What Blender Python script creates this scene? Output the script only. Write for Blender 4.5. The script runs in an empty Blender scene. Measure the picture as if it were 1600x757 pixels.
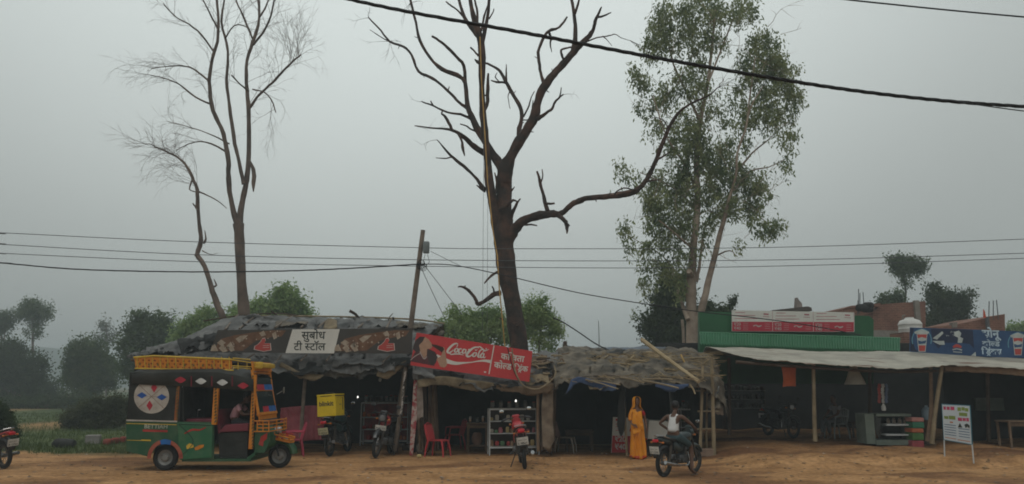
import bpy, bmesh, math, random
import numpy as np
from mathutils import Vector, Matrix, noise as mn
random.seed(7)
HAZE_D = .0026
R = math.radians
sc = bpy.context.scene
COL = sc.collection

# ---------------------------------------------------------------- camera, world, sun
F = 1200.0; CAMH = 1.9; PITCH = math.atan(221.5 / F)
cd = bpy.data.cameras.new('camera'); cam = bpy.data.objects.new('camera', cd); COL.objects.link(cam)
cam.location = (0, 0, CAMH); cam.rotation_euler = (math.pi / 2 + PITCH, 0, 0)
cd.sensor_width = 36; cd.lens = 36 * F / 1600; cd.clip_start = 0.1; cd.clip_end = 3000
sc.camera = cam
sc.view_settings.view_transform = 'Standard'; sc.view_settings.look = 'None'
sc.view_settings.gamma = 1; sc.view_settings.exposure = 0.0; sc.view_settings.use_curve_mapping = False

SUN_EL, SUN_AZ = R(62), R(200)
w = bpy.data.worlds.new("World"); sc.world = w; w.use_nodes = True
nt = w.node_tree; bg = nt.nodes['Background']; bg.inputs['Strength'].default_value = 0.1
sky = nt.nodes.new('ShaderNodeTexSky'); sky.sky_type = 'NISHITA'; sky.sun_disc = False
sky.sun_elevation = SUN_EL; sky.sun_rotation = SUN_AZ; sky.dust_density = 4; sky.air_density = 1.5
hs = nt.nodes.new('ShaderNodeHueSaturation'); hs.inputs['Saturation'].default_value = 0.10; hs.inputs['Value'].default_value = 0.9
nt.links.new(sky.outputs[0], hs.inputs['Color'])
tc = nt.nodes.new('ShaderNodeTexCoord'); sx = nt.nodes.new('ShaderNodeSeparateXYZ'); nt.links.new(tc.outputs['Generated'], sx.inputs[0])
nz = nt.nodes.new('ShaderNodeTexNoise'); nz.inputs['Scale'].default_value = 1.6; nz.inputs['Detail'].default_value = 3
nt.links.new(tc.outputs['Generated'], nz.inputs['Vector'])
ma = nt.nodes.new('ShaderNodeMath'); ma.operation = 'MULTIPLY_ADD'; ma.inputs[1].default_value = 0.16
nt.links.new(nz.outputs['Fac'], ma.inputs[0]); nt.links.new(sx.outputs['Z'], ma.inputs[2])
rp = nt.nodes.new('ShaderNodeValToRGB'); nt.links.new(ma.outputs[0], rp.inputs[0])
SKYC = [(0.0, (3.2, 3.55, 3.4)), (0.12, (3.75, 4.1, 3.95)), (0.3, (4.6, 5.0, 4.85)), (0.5, (5.6, 6.1, 5.95)), (0.75, (6.6, 7.1, 7.0))]
e = rp.color_ramp.elements
while len(e) < len(SKYC): e.new(0.5)
for k, (p, c) in enumerate(SKYC): e[k].position = p; e[k].color = (c[0] / 8, c[1] / 8, c[2] / 8, 1)
vm = nt.nodes.new('ShaderNodeVectorMath'); vm.operation = 'SCALE'; vm.inputs['Scale'].default_value = 8.0
nt.links.new(rp.outputs[0], vm.inputs[0])
# thinner cloud where the sky is brightest
dt = nt.nodes.new('ShaderNodeVectorMath'); dt.operation = 'DOT_PRODUCT'; dt.inputs[1].default_value = Vector((-.10, .80, .60)).normalized()
nt.links.new(tc.outputs['Generated'], dt.inputs[0])
mr = nt.nodes.new('ShaderNodeMapRange'); mr.interpolation_type = 'SMOOTHSTEP'; mr.inputs['From Min'].default_value = .72; mr.inputs['From Max'].default_value = 1.0; mr.inputs['To Min'].default_value = .88; mr.inputs['To Max'].default_value = 1.32
nt.links.new(dt.outputs['Value'], mr.inputs['Value'])
vm2 = nt.nodes.new('ShaderNodeVectorMath'); vm2.operation = 'SCALE'; nt.links.new(vm.outputs[0], vm2.inputs[0]); nt.links.new(mr.outputs[0], vm2.inputs['Scale'])
mx = nt.nodes.new('ShaderNodeMixRGB'); mx.inputs[0].default_value = 0.9
nt.links.new(hs.outputs[0], mx.inputs[1]); nt.links.new(vm2.outputs[0], mx.inputs[2]); nt.links.new(mx.outputs[0], bg.inputs[0])

sd = bpy.data.lights.new('sun', 'SUN'); so = bpy.data.objects.new('sun', sd); COL.objects.link(so)
sd.energy = 0.5; sd.angle = R(30); sd.color = (1, 0.96, 0.9)
_d = Vector((math.sin(SUN_AZ) * math.cos(SUN_EL), math.cos(SUN_AZ) * math.cos(SUN_EL), math.sin(SUN_EL)))
so.rotation_euler = _d.to_track_quat('Z', 'Y').to_euler(); so.location = (0, 0, 30)
cy = sc.cycles; cy.max_bounces = 5; cy.diffuse_bounces = 3; cy.glossy_bounces = 2; cy.transparent_max_bounces = 8
cy.volume_bounces = 0; cy.use_denoising = True; cy.filter_width = 1.8; cy.pixel_filter_type = 'BLACKMAN_HARRIS'

# ---------------------------------------------------------------- helpers
cp, sp_ = math.cos(PITCH), math.sin(PITCH)
def ray(px, py):
    v = (378.5 - py) / F
    return Vector(((px - 800) / F, cp - v * sp_, sp_ + v * cp))
def P(px, py, Y):                      # the point seen at that place of the photo, Y metres ahead
    d = ray(px, py); return Vector((0, 0, CAMH)) + d * (Y / d.y)
def G(px, py, z=0.0):                  # the ground point
    d = ray(px, py); t = (z - CAMH) / d.z; return Vector((0, 0, CAMH)) + d * t
def smooth(a, b, x):
    t = min(1, max(0, (x - a) / (b - a))); return t * t * (3 - 2 * t)
def gz(x, y):                          # ground height
    n = mn.noise(Vector((x * .35, y * .35, 3)))
    edge = 18.6 + 1.0 * n + 0.55 * mn.noise(Vector((x * 1.1, 0, 9)))
    rise = smooth(4.6, 6.6, x + .5 * n) * (0.30 * smooth(edge - .5, edge, y) + 0.34 * smooth(edge, edge + .14, y) * (.5 + smooth(-.3, .3, mn.noise(Vector((x * .7, 4, 4))))) * .8 + 0.30 * smooth(edge + .3, edge + 2.6, y))
    h = 0.30 * rise
    h += 0.02 * mn.noise(Vector((x * .9, y * .9, 0))) + 0.008 * mn.noise(Vector((x * 3.1, y * 3.1, 5)))
    h += 0.05 * smooth(5, 7, x) * max(0, mn.noise(Vector((x * .8, y * 2.2, 8))))
    if y > 40: h += 0.5 * mn.noise(Vector((x * .02, y * .02, 1))) * smooth(40, 90, y)
    return h
def onground(px, py):
    g = G(px, py)
    for _ in range(6): g = G(px, py, gz(g.x, g.y))
    return g

MATS = {}
def mat(name, col, rough=.85, var=.25, scale=3.0, bump=0.0, bscale=30.0, metal=0.0, spec=.3, col2=None, alpha=1.0, emit=0, trans=0.0, detail=6, wave=None, c2pos=(.35, .7)):
    if name in MATS: return MATS[name]
    m = bpy.data.materials.new(name); m.use_nodes = True; n = m.node_tree; L = n.links.new
    b = n.nodes['Principled BSDF']; b.inputs['Roughness'].default_value = rough; b.inputs['Metallic'].default_value = metal
    b.inputs['Specular IOR Level'].default_value = spec
    t = n.nodes.new('ShaderNodeTexCoord'); N = n.nodes.new('ShaderNodeTexNoise'); N.inputs['Scale'].default_value = scale; N.inputs['Detail'].default_value = detail
    N.inputs['Roughness'].default_value = .62
    L(t.outputs['Object'], N.inputs['Vector']); r = n.nodes.new('ShaderNodeValToRGB'); L(N.outputs['Fac'], r.inputs[0])
    a, c = r.color_ramp.elements; a.position, c.position = c2pos
    if col2 is None:
        a.color = tuple(x * (1 - var) for x in col) + (1,); c.color = tuple(min(1, x * (1 + var)) for x in col) + (1,)
    else: a.color = tuple(col) + (1,); c.color = tuple(col2) + (1,)
    L(r.outputs[0], b.inputs['Base Color'])
    if bump:
        N2 = n.nodes.new('ShaderNodeTexNoise'); N2.inputs['Scale'].default_value = bscale; N2.inputs['Detail'].default_value = 5
        L(t.outputs['Object'], N2.inputs['Vector'])
        B = n.nodes.new('ShaderNodeBump'); B.inputs['Strength'].default_value = bump; B.inputs['Distance'].default_value = .03
        L(N2.outputs['Fac'], B.inputs['Height']); L(B.outputs[0], b.inputs['Normal'])
    if alpha < 1: b.inputs['Alpha'].default_value = alpha
    if trans: b.inputs['Transmission Weight'].default_value = trans
    if emit: b.inputs['Emission Color'].default_value = tuple(col) + (1,); b.inputs['Emission Strength'].default_value = emit
    MATS[name] = m; return m

def leafmat(name, c1, c2):
    if name in MATS: return MATS[name]
    m = mat(name, c1, rough=.7, col2=c2, scale=1.3, spec=.2, c2pos=(.38, .62))
    n = m.node_tree; L = n.links.new; b = n.nodes['Principled BSDF']; out = n.nodes['Material Output']
    tr = n.nodes.new('ShaderNodeBsdfTranslucent'); mxs = n.nodes.new('ShaderNodeMixShader'); mxs.inputs[0].default_value = .42
    L(b.inputs['Base Color'].links[0].from_socket, tr.inputs[0]); L(b.outputs[0], mxs.inputs[1]); L(tr.outputs[0], mxs.inputs[2]); L(mxs.outputs[0], out.inputs[0])
    return m

class MB:
    def __init__(s): s.v = []; s.f = []; s.m = []; s.M = None; s.mi = 0
    def add(s, vs, fs):
        o = len(s.v)
        for p in vs:
            p = Vector(p); s.v.append(s.M @ p if s.M else p)
        for f in fs: s.f.append(tuple(i + o for i in f)); s.m.append(s.mi)
        return s
    def box(s, c, d, rot=None):
        x, y, z = [k / 2 for k in d]; c = Vector(c)
        vs = [Vector(q) for q in ((-x,-y,-z),(x,-y,-z),(x,y,-z),(-x,y,-z),(-x,-y,z),(x,-y,z),(x,y,z),(-x,y,z))]
        if rot is not None: vs = [rot @ q for q in vs]
        return s.add([c + q for q in vs], [(0,3,2,1),(4,5,6,7),(0,1,5,4),(1,2,6,5),(2,3,7,6),(3,0,4,7)])
    def rbox(s, c, d, e=.35, n=10, rot=None):      # rounded box (superellipsoid)
        c = Vector(c); vs = []; fs = []
        def pw(a): return math.copysign(abs(a) ** e, a)
        k = 2 * n
        for i in range(n + 1):
            ph = -math.pi / 2 + math.pi * i / n
            for j in range(k):
                th = 2 * math.pi * j / k + .0001
                q = Vector((d[0] / 2 * pw(math.cos(ph)) * pw(math.cos(th)), d[1] / 2 * pw(math.cos(ph)) * pw(math.sin(th)), d[2] / 2 * pw(math.sin(ph))))
                vs.append(c + (rot @ q if rot is not None else q))
        for i in range(n):
            for j in range(k):
                a = i * k + j; b = i * k + (j + 1) % k
                fs.append((a, b, b + k, a + k))
        return s.add(vs, fs)
    def tube(s, pts, rad, n=8, cap=True, wob=0.0):
        pts = [Vector(p) for p in pts]
        if not hasattr(rad, '__len__'): rad = [rad] * len(pts)
        vs = []; fs = []; up = None
        for i, p in enumerate(pts):
            t = (pts[min(i + 1, len(pts) - 1)] - pts[max(i - 1, 0)])
            if t.length < 1e-9: t = Vector((0, 0, 1))
            t.normalize()
            if up is None: up = t.orthogonal().normalized()
            up = (up - t * up.dot(t))
            up = up.normalized() if up.length > 1e-6 else t.orthogonal().normalized()
            b = t.cross(up)
            for j in range(n):
                a = 2 * math.pi * j / n; r = rad[i] * (1 + (random.uniform(-wob, wob) + wob * 1.3 * mn.noise(p * 2.2) if wob else 0))
                vs.append(p + (up * math.cos(a) + b * math.sin(a)) * r)
        for i in range(len(pts) - 1):
            for j in range(n):
                a = i * n + j; b = i * n + (j + 1) % n
                fs.append((a, b, b + n, a + n))
        if cap and n > 2: fs.append(tuple(range(n - 1, -1, -1))); fs.append(tuple(range((len(pts) - 1) * n, len(pts) * n)))
        return s.add(vs, fs)
    def lathe(s, c, prof, n=16, axis='z', cap=True):
        c = Vector(c); vs = []; fs = []
        for r, z in prof:
            for j in range(n):
                a = 2 * math.pi * j / n; x, y = r * math.cos(a), r * math.sin(a)
                vs.append(c + (Vector((x, y, z)) if axis == 'z' else Vector((x, z, y)) if axis == 'y' else Vector((z, x, y))))
        for i in range(len(prof) - 1):
            for j in range(n):
                a = i * n + j; b = i * n + (j + 1) % n
                fs.append((a, b, b + n, a + n))
        if cap: fs.append(tuple(range(n))); fs.append(tuple(range((len(prof) - 1) * n, len(prof) * n)))
        return s.add(vs, fs)
    def torus(s, c, Rr, r, axis='y', n=28, k=8, arc=None, wz=1.0):
        c = Vector(c); vs = []; fs = []; a0, a1 = arc if arc else (0, 2 * math.pi); full = arc is None
        m = n if full else n + 1
        for i in range(m):
            a = a0 + (a1 - a0) * i / n
            for j in range(k):
                b = 2 * math.pi * j / k; q = Rr + r * math.cos(b); h = r * wz * math.sin(b)
                x, z = q * math.cos(a), q * math.sin(a)
                vs.append(c + (Vector((x, h, z)) if axis == 'y' else Vector((h, x, z)) if axis == 'x' else Vector((x, z, h))))
        for i in range(n):
            for j in range(k):
                i2 = (i + 1) % m if full else i + 1
                fs.append((i * k + j, i * k + (j + 1) % k, i2 * k + (j + 1) % k, i2 * k + j))
        if not full: fs.append(tuple(range(k))); fs.append(tuple(range(n * k, n * k + k)))
        return s.add(vs, fs)
    def loft(s, secs, n=16, e=1.0, cap=True):      # secs: (centre, half width vector, half height vector)
        vs = []; fs = []
        def pw(a): return math.copysign(abs(a) ** e, a)
        for c, u, v in secs:
            c, u, v = Vector(c), Vector(u), Vector(v)
            for j in range(n):
                a = 2 * math.pi * j / n; vs.append(c + u * pw(math.cos(a)) + v * pw(math.sin(a)))
        for i in range(len(secs) - 1):
            for j in range(n):
                a = i * n + j; b = i * n + (j + 1) % n
                fs.append((a, b, b + n, a + n))
        if cap: fs.append(tuple(range(n - 1, -1, -1))); fs.append(tuple(range((len(secs) - 1) * n, len(secs) * n)))
        return s.add(vs, fs)
    def prism(s, pts, off):                         # planar outline pushed by a vector
        pts = [Vector(p) for p in pts]; off = Vector(off); n = len(pts)
        return s.add(pts + [p + off for p in pts], [tuple(range(n)), tuple(range(2 * n - 1, n - 1, -1))] + [(i, i + n, (i + 1) % n + n, (i + 1) % n) for i in range(n)])
    def build(s, name, material, parent=None, smooth=True, world=False, solid=0, bevel=0):
        vs = s.v; off = Vector((0, 0, 0))
        if world:
            if parent: off = parent.location if not parent.parent else parent.parent.location + parent.location
            elif vs:
                zs = min(p.z for p in vs); off = Vector((sum(p.x for p in vs) / len(vs), sum(p.y for p in vs) / len(vs), zs))
        me = bpy.data.meshes.new(name); me.from_pydata([tuple(p - off) for p in vs], [], s.f)
        mats = material if isinstance(material, (list, tuple)) else [material]
        for q in mats: me.materials.append(q)
        if len(mats) > 1: me.polygons.foreach_set('material_index', s.m)
        if smooth: me.polygons.foreach_set('use_smooth', [True] * len(me.polygons))
        me.update()
        bm = bmesh.new(); bm.from_mesh(me); bmesh.ops.recalc_face_normals(bm, faces=bm.faces); bm.to_mesh(me); bm.free()
        if smooth and hasattr(me, 'set_sharp_from_angle'): me.set_sharp_from_angle(angle=R(40))
        o = bpy.data.objects.new(name, me); COL.objects.link(o)
        if parent: o.parent = parent
        else: o.location = off
        if solid: q = o.modifiers.new('s', 'SOLIDIFY'); q.thickness = solid; q.offset = 0
        if bevel: q = o.modifiers.new('b', 'BEVEL'); q.width = bevel; q.segments = 2
        return o
def B(): return MB()
def tag(o, label=None, cat=None, group=None, kind=None):
    if label: o['label'] = label
    if cat: o['category'] = cat
    if group: o['group'] = group
    if kind: o['kind'] = kind
    return o
def thing(name, label, cat, loc=(0, 0, 0), rz=0, group=None):
    o = bpy.data.objects.new(name, None); COL.objects.link(o); o.location = Vector(loc); o.rotation_euler = (0, 0, rz); o.empty_display_size = .1
    return tag(o, label, cat, group)
def _unused(): pass
def dup(root, loc, rz=None, label=None, group=None, scale=None):
    kids = [k for k in bpy.data.objects if k.parent == root]
    r = root.copy(); COL.objects.link(r); r.location = Vector(loc)
    if rz is not None: r.rotation_euler = (0, 0, rz)
    if label: r['label'] = label
    if group: r['group'] = group
    if scale: r.scale = (scale,) * 3
    for ch in kids:
        c = ch.copy(); COL.objects.link(c); c.parent = r
        for g in [k for k in bpy.data.objects if k.parent == ch]:
            d = g.copy(); COL.objects.link(d); d.parent = c
    return r
def catmull(pts, k=4):
    out = []; n = len(pts)
    for i in range(n - 1):
        p0, p1, p2, p3 = pts[max(i - 1, 0)], pts[i], pts[i + 1], pts[min(i + 2, n - 1)]
        for j in range(k):
            t = j / k
            out.append(tuple(.5 * (2 * b + (c - a) * t + (2 * a - 5 * b + 4 * c - d) * t * t + (3 * b - a - 3 * c + d) * t ** 3) for a, b, c, d in zip(p0, p1, p2, p3)))
    out.append(tuple(pts[-1])); return out
def fbm(p, s, o=4):
    a = 0; k = 1; q = Vector(p) * s
    for _ in range(o): a += mn.noise(q) * k; q = q * 2.1 + Vector((3.1, 1.7, 9.2)); k *= .5
    return a
def sheet(rows, nu=40, nv=8, amp=.05, fs=1.2, thick=.02, ragged=0.0, name='sheet', material=None, parent=None, world=True, wave=0, seed=0):
    """cloth or roof skin through rows of points, crumpled by noise"""
    def res(row, n):
        c = catmull([tuple(p) for p in row], 12); m = len(c) - 1
        return [Vector(c[min(m, int(round(i * m / n)))]) .lerp(Vector(c[min(m, int(round(i * m / n)))]), 0) for i in range(n + 1)]
    rr = [res(r, nu) for r in rows]
    cols = []
    for i in range(nu + 1):
        c = catmull([tuple(r[i]) for r in rr], max(1, nv)); cols.append([Vector(q) for q in c])
    nvv = len(cols[0]) - 1
    b = MB(); vs = []; fs_ = []
    for i in range(nu + 1):
        for j in range(nvv + 1):
            p = cols[i][j]
            a = cols[min(i + 1, nu)][j] - cols[max(i - 1, 0)][j]; d = cols[i][min(j + 1, nvv)] - cols[i][max(j - 1, 0)]
            n = a.cross(d)
            n = n.normalized() if n.length > 1e-9 else Vector((0, 0, 1))
            k = fbm(p + Vector((seed, 0, 0)), fs, 4) * amp
            if amp > .07: k += amp * (.9 * (.5 - abs(mn.noise(p * 1.9 + Vector((4, seed, 1))) * 2.2)) + .5 * (.4 - abs(mn.noise(p * 4.6 + Vector((1, 7, seed))) * 2)))
            if wave: k += wave * math.sin(i * 1.7 + 2 * mn.noise(p * 2))
            q = p + n * k
            if ragged and j == 0: q.z += ragged * (mn.noise(Vector((p.x * 3 + seed, 0, 0))) + .8 * mn.noise(Vector((p.x * 9, 2, seed))) + .6 * mn.noise(Vector((p.x * 21, 2, seed))))
            vs.append(q)
    for i in range(nu):
        for j in range(nvv):
            a = i * (nvv + 1) + j; fs_.append((a, a + nvv + 1, a + nvv + 2, a + 1))
    b.add(vs, fs_)
    return b.build(name, material, parent, world=world, solid=thick)

# flat print on a sign, traced on its upright face
def flat(b, px, Y, k=1, tri=True):
    pts = [P(x, y, Y) + Vector((0, -.003 * k, 0)) for x, y in px]
    return b.add(pts, [tuple(range(len(pts)))])
def ribbon(b, px, wd, Y, k=1, sub=5):
    c = catmull([(x, y, w_) for (x, y), w_ in zip(px, wd)], sub); L_ = []
    for i, (x, y, w_) in enumerate(c):
        a = c[max(i - 1, 0)]; d = c[min(i + 1, len(c) - 1)]; tx, ty = d[0] - a[0], d[1] - a[1]; l = math.hypot(tx, ty) or 1
        L_.append(((x - ty / l * w_ / 2, y + tx / l * w_ / 2), (x + ty / l * w_ / 2, y - tx / l * w_ / 2)))
    vs = []
    for p, q in L_: vs += [P(p[0], p[1], Y) + Vector((0, -.003 * k - .0004 * (k % 3), 0)), P(q[0], q[1], Y) + Vector((0, -.003 * k - .0004 * (k % 3), 0))]
    return b.add(vs, [(2 * i, 2 * i + 1, 2 * i + 3, 2 * i + 2) for i in range(len(L_) - 1)])

_gc = {}
def glyph(ch, bold=.0, clip=None):
    key = (ch, bold, clip)
    if key in _gc: return _gc[key]
    def mk(s, off):
        c = bpy.data.curves.new('t', 'FONT'); c.body = s; c.offset = off; c.resolution_u = 3
        o = bpy.data.objects.new('t', c); COL.objects.link(o); dg = bpy.context.evaluated_depsgraph_get(); dg.update()
        me = bpy.data.meshes.new_from_object(o.evaluated_get(dg)); bpy.data.objects.remove(o); bpy.data.curves.remove(c); return me
    a = mk(ch + '|', 0); adv = max([v.co.x for v in a.vertices]) - .168; bpy.data.meshes.remove(a)
    if ch == ' ': _gc[key] = ([], [], adv); return _gc[key]
    me = mk(ch, bold)
    if clip:
        bm = bmesh.new(); bm.from_mesh(me)
        bmesh.ops.bisect_plane(bm, geom=bm.verts[:] + bm.edges[:] + bm.faces[:], plane_co=(clip, 0, 0), plane_no=(1, 0, 0), clear_outer=True)
        bm.to_mesh(me); bm.free(); adv = clip - .01
    r = ([tuple(v.co) for v in me.vertices], [tuple(p.vertices) for p in me.polygons], adv)
    bpy.data.meshes.remove(me); _gc[key] = r; return r
RAK = 'RAK'
def textrun(toks, bold=.0, sp=0.0):
    """toks: a string or a list of characters, ('half', ch, clip) and RAK; returns flat verts, faces, width"""
    vs, fs, x = [], [], 0; last = 0
    for t in toks:
        if t == RAK:
            o = len(vs); cx = x - .30
            for a, d in (((cx, .02), (cx - .17, -.2)), ((cx, .02), (cx + .17, -.2))):
                dx = .045 + bold; o = len(vs)
                vs += [(a[0] - dx, a[1], 0), (a[0] + dx, a[1], 0), (d[0] + dx, d[1], 0), (d[0] - dx, d[1], 0)]; fs.append((o, o + 1, o + 2, o + 3))
            continue
        g = glyph(t[1], bold, t[2]) if isinstance(t, tuple) else glyph(t, bold)
        o = len(vs); vs += [(p[0] + x, p[1], 0) for p in g[0]]; fs += [tuple(i + o for i in f) for f in g[1]]
        x += g[2] + sp
    return vs, fs, x
def lettering(b, toks, A, Bp, Y=None, k=1, bold=.0, aspect=1.0, frame=None):
    """baseline runs from photo point A to Bp on the upright plane Y (or frame=(origin, u) in local metres)"""
    vs, fs, wd = textrun(toks, bold)
    if frame: o, u = Vector(frame[0]), Vector(frame[1]); nrm = Vector(frame[2])
    else: o = P(A[0], A[1], Y); u = P(Bp[0], Bp[1], Y) - o; nrm = Vector((0, -1, 0)); o = o + nrm * .003 * k
    s = u.length / wd; ud = u.normalized(); vd = nrm.cross(ud) 
    if vd.z < 0: vd = -vd
    return b.add([o + ud * (p[0] * s) + vd * (p[1] * s * aspect) for p in vs], fs)
HS, HL, HK = ('half', 'स', .50), ('half', 'ल', .50), ('half', 'क', .62)
T_SUBODH = list('सुबोध'); T_TEA = list('टी ') + [HS] + list('टॉल')
T_KAVITA = ['क', 'ि', 'व', 'त', 'ा']; T_COLD = ['क', 'ो', HL, 'ड']
T_DRINK = ['ि', 'ड', RAK, 'ं', 'क']; T_DRINKS = ['ि', 'ड', RAK, 'ं', HK, 'स']; T_SONU = list('सोनू')
# ---------------------------------------------------------------- ground
def axis(lo, a, b_, hi, step, grow=1.18):
    xs = list(np.arange(a, b_, step)); s = step; x = a
    while x > lo: s *= grow; x -= s; xs.insert(0, max(x, lo))
    s = step; x = xs[-1]
    while x < hi: s *= grow; x += s; xs.append(min(x, hi))
    return xs
xs = axis(-500, -16, 22, 500, .12); ys = axis(-30, 13.5, 27, 620, .12)
def grassf(x, y):
    n = mn.noise(Vector((x * .5, y * .3, 2))) + .5 * mn.noise(Vector((x * 2.2, y * 1.6, 2)))
    a = smooth(21.3, 23.2, y + 1.2 * n) * smooth(-8.0, -10.5, x + 1.2 * n)
    b_ = smooth(31, 36, y + 3 * n)
    patch = smooth(.15, .5, mn.noise(Vector((x * .12, y * .05, 6)))) * smooth(26, 40, y)
    return max(a, b_) * (1 - .75 * patch)
def dampf(x, y):
    return smooth(.0, .55, fbm(Vector((x * .35, y * .8, 4)), 1, 3)) * .8 + .3 * smooth(4.5, 6, x) * smooth(.1, .5, mn.noise(Vector((x * .9, y * 1.8, 1)))) + .35 * smooth(4.6, 6.6, x) * smooth(18.8, 20, y)
vs, gr, dp = [], [], []
for y in ys:
    for x in xs:
        vs.append((x, y, gz(x, y))); gr.append(grassf(x, y)); dp.append(min(1, dampf(x, y)))
nx = len(xs); fs = [(j * nx + i, j * nx + i + 1, (j + 1) * nx + i + 1, (j + 1) * nx + i) for j in range(len(ys) - 1) for i in range(nx - 1)]
me = bpy.data.meshes.new('ground'); me.from_pydata(vs, [], fs)
for nm, arr in (('grass', gr), ('damp', dp)):
    at = me.attributes.new(nm, 'FLOAT', 'POINT'); at.data.foreach_set('value', arr)
me.polygons.foreach_set('use_smooth', [True] * len(me.polygons))
gm = mat('dirt', (.34, .183, .076), rough=.95, col2=(.50, .285, .13), scale=1.1, bump=.5, bscale=26, spec=.15, detail=9, c2pos=(.36, .66))
n = gm.node_tree; L = n.links.new; bs = n.nodes['Principled BSDF']; base = bs.inputs['Base Color'].links[0].from_socket
def attr(nm):
    a = n.nodes.new('ShaderNodeAttribute'); a.attribute_name = nm; return a.outputs['Fac']
tco = n.nodes.new('ShaderNodeTexCoord')
m1 = n.nodes.new('ShaderNodeMixRGB'); m1.inputs[2].default_value = (.17, .082, .038, 1); L(base, m1.inputs[1]); L(attr('damp'), m1.inputs[0])
fine = n.nodes.new('ShaderNodeTexNoise'); fine.inputs['Scale'].default_value = 9; fine.inputs['Detail'].default_value = 8; L(tco.outputs['Object'], fine.inputs[0])
fr = n.nodes.new('ShaderNodeValToRGB'); fr.color_ramp.elements[0].position = .35; fr.color_ramp.elements[1].position = .68
fr.color_ramp.elements[0].color = (.62, .6, .58, 1); fr.color_ramp.elements[1].color = (1.2, 1.18, 1.15, 1); L(fine.outputs['Fac'], fr.inputs[0])
m15 = n.nodes.new('ShaderNodeMixRGB'); m15.blend_type = 'MULTIPLY'; m15.inputs[0].default_value = .8; L(m1.outputs[0], m15.inputs[1]); L(fr.outputs[0], m15.inputs[2])
mpg = n.nodes.new('ShaderNodeMapping'); mpg.inputs['Scale'].default_value = (.5, 2.2, 1); L(tco.outputs['Object'], mpg.inputs[0])
stn = n.nodes.new('ShaderNodeTexNoise'); stn.inputs['Scale'].default_value = 1.0; stn.inputs['Detail'].default_value = 7; L(mpg.outputs[0], stn.inputs[0])
str_ = n.nodes.new('ShaderNodeValToRGB'); str_.color_ramp.elements[0].position = .40; str_.color_ramp.elements[1].position = .60
str_.color_ramp.elements[0].color = (.80, .76, .72, 1); str_.color_ramp.elements[1].color = (1.10, 1.10, 1.12, 1); L(stn.outputs['Fac'], str_.inputs[0])
m16 = n.nodes.new('ShaderNodeMixRGB'); m16.blend_type = 'MULTIPLY'; m16.inputs[0].default_value = .6; L(m15.outputs[0], m16.inputs[1]); L(str_.outputs[0], m16.inputs[2]); m15 = m16
gn = n.nodes.new('ShaderNodeTexNoise'); gn.inputs['Scale'].default_value = .35; gn.inputs['Detail'].default_value = 9; L(tco.outputs['Object'], gn.inputs[0])
gr_ = n.nodes.new('ShaderNodeValToRGB'); gr_.color_ramp.elements[0].position = .38; gr_.color_ramp.elements[1].position = .64
gr_.color_ramp.elements[0].color = (.035, .058, .02, 1); gr_.color_ramp.elements[1].color = (.10, .125, .045, 1); L(gn.outputs['Fac'], gr_.inputs[0])
m2 = n.nodes.new('ShaderNodeMixRGB'); L(attr('grass'), m2.inputs[0]); L(m15.outputs[0], m2.inputs[1]); L(gr_.outputs[0], m2.inputs[2]); L(m2.outputs[0], bs.inputs['Base Color'])
me.materials.append(gm)
tag(bpy.data.objects.new('ground', me), kind='structure'); COL.objects.link(bpy.data.objects['ground'])
# the road the picture was taken from, beneath the frame
b = B(); b.add([(-300, 3.2, .03), (300, 3.2, .03), (300, 10.2, .03), (-300, 10.2, .03)], [(0, 1, 2, 3)])
b.add([(-300, 3.2, -.1), (300, 3.2, -.1), (300, 10.2, -.1), (-300, 10.2, -.1)], [(0, 1, 2, 3)])
tag(b.build('road', mat('asphalt', (.05, .05, .048), bump=.5, bscale=60), world=True, smooth=False), kind='structure')

# hazy hills
vs = []; fs = []; N_ = 120
for i in range(N_ + 1):
    x = -420 + i * 6.0; y = 430
    h = 21 * math.exp(-((x + 265) / 70) ** 2) + 12 * math.exp(-((x + 60) / 120) ** 2) + 3 * mn.noise(Vector((x * .02, 0, 0))) + 1.2 * mn.noise(Vector((x * .1, 0, 0)))
    for dy, k in ((-60, -.1), (-35, .35), (-15, .8), (0, 1), (60, -.1)): vs.append((x, y + dy, h * k - (2 if k < 0 else 0)))
for i in range(N_):
    for j in range(4): a = i * 5 + j; fs.append((a, a + 5, a + 6, a + 1))
b = B(); b.add(vs, fs); tag(b.build('hills', mat('hill', (.045, .07, .04), scale=.05), world=True), kind='structure')

# ---------------------------------------------------------------- trees
bark_dark = mat('bark_dark', (.032, .022, .018), col2=(.075, .048, .036), rough=.95, bump=1.0, bscale=11, scale=3.2)
bark_red = mat('bark_red', (.036, .027, .023), col2=(.105, .056, .040), rough=.95, bump=1.0, bscale=11, scale=2.4, c2pos=(.42, .66))
bark_grey = mat('bark_grey', (.075, .056, .046), col2=(.19, .135, .105), rough=.95, bump=.6, bscale=12, scale=1.5)
bark_pale = mat('bark_pale', (.17, .12, .09), col2=(.40, .32, .25), rough=.85, bump=.3, bscale=10, scale=1.1, c2pos=(.36, .62))
def limb(b, pts, Y, ya=0.0, yb=0.0, k=3, n=8, wob=.12, jit=1.0):
    """a limb traced as (px, py, width px); it leans from depth Y+ya to Y+yb"""
    c = catmull(pts, k); m = len(c) - 1; out, rad = [], []
    for i, (x, y, w_) in enumerate(c):
        yy = Y + ya + (yb - ya) * i / m; j = jit * .35 if 0 < i < m else 0
        p = P(x + random.uniform(-j, j), y + random.uniform(-j, j), yy); out.append(p); rad.append(max(.004, w_ / 2 * yy / F))
    b.tube(out, rad, n, wob=wob); return out
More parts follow.
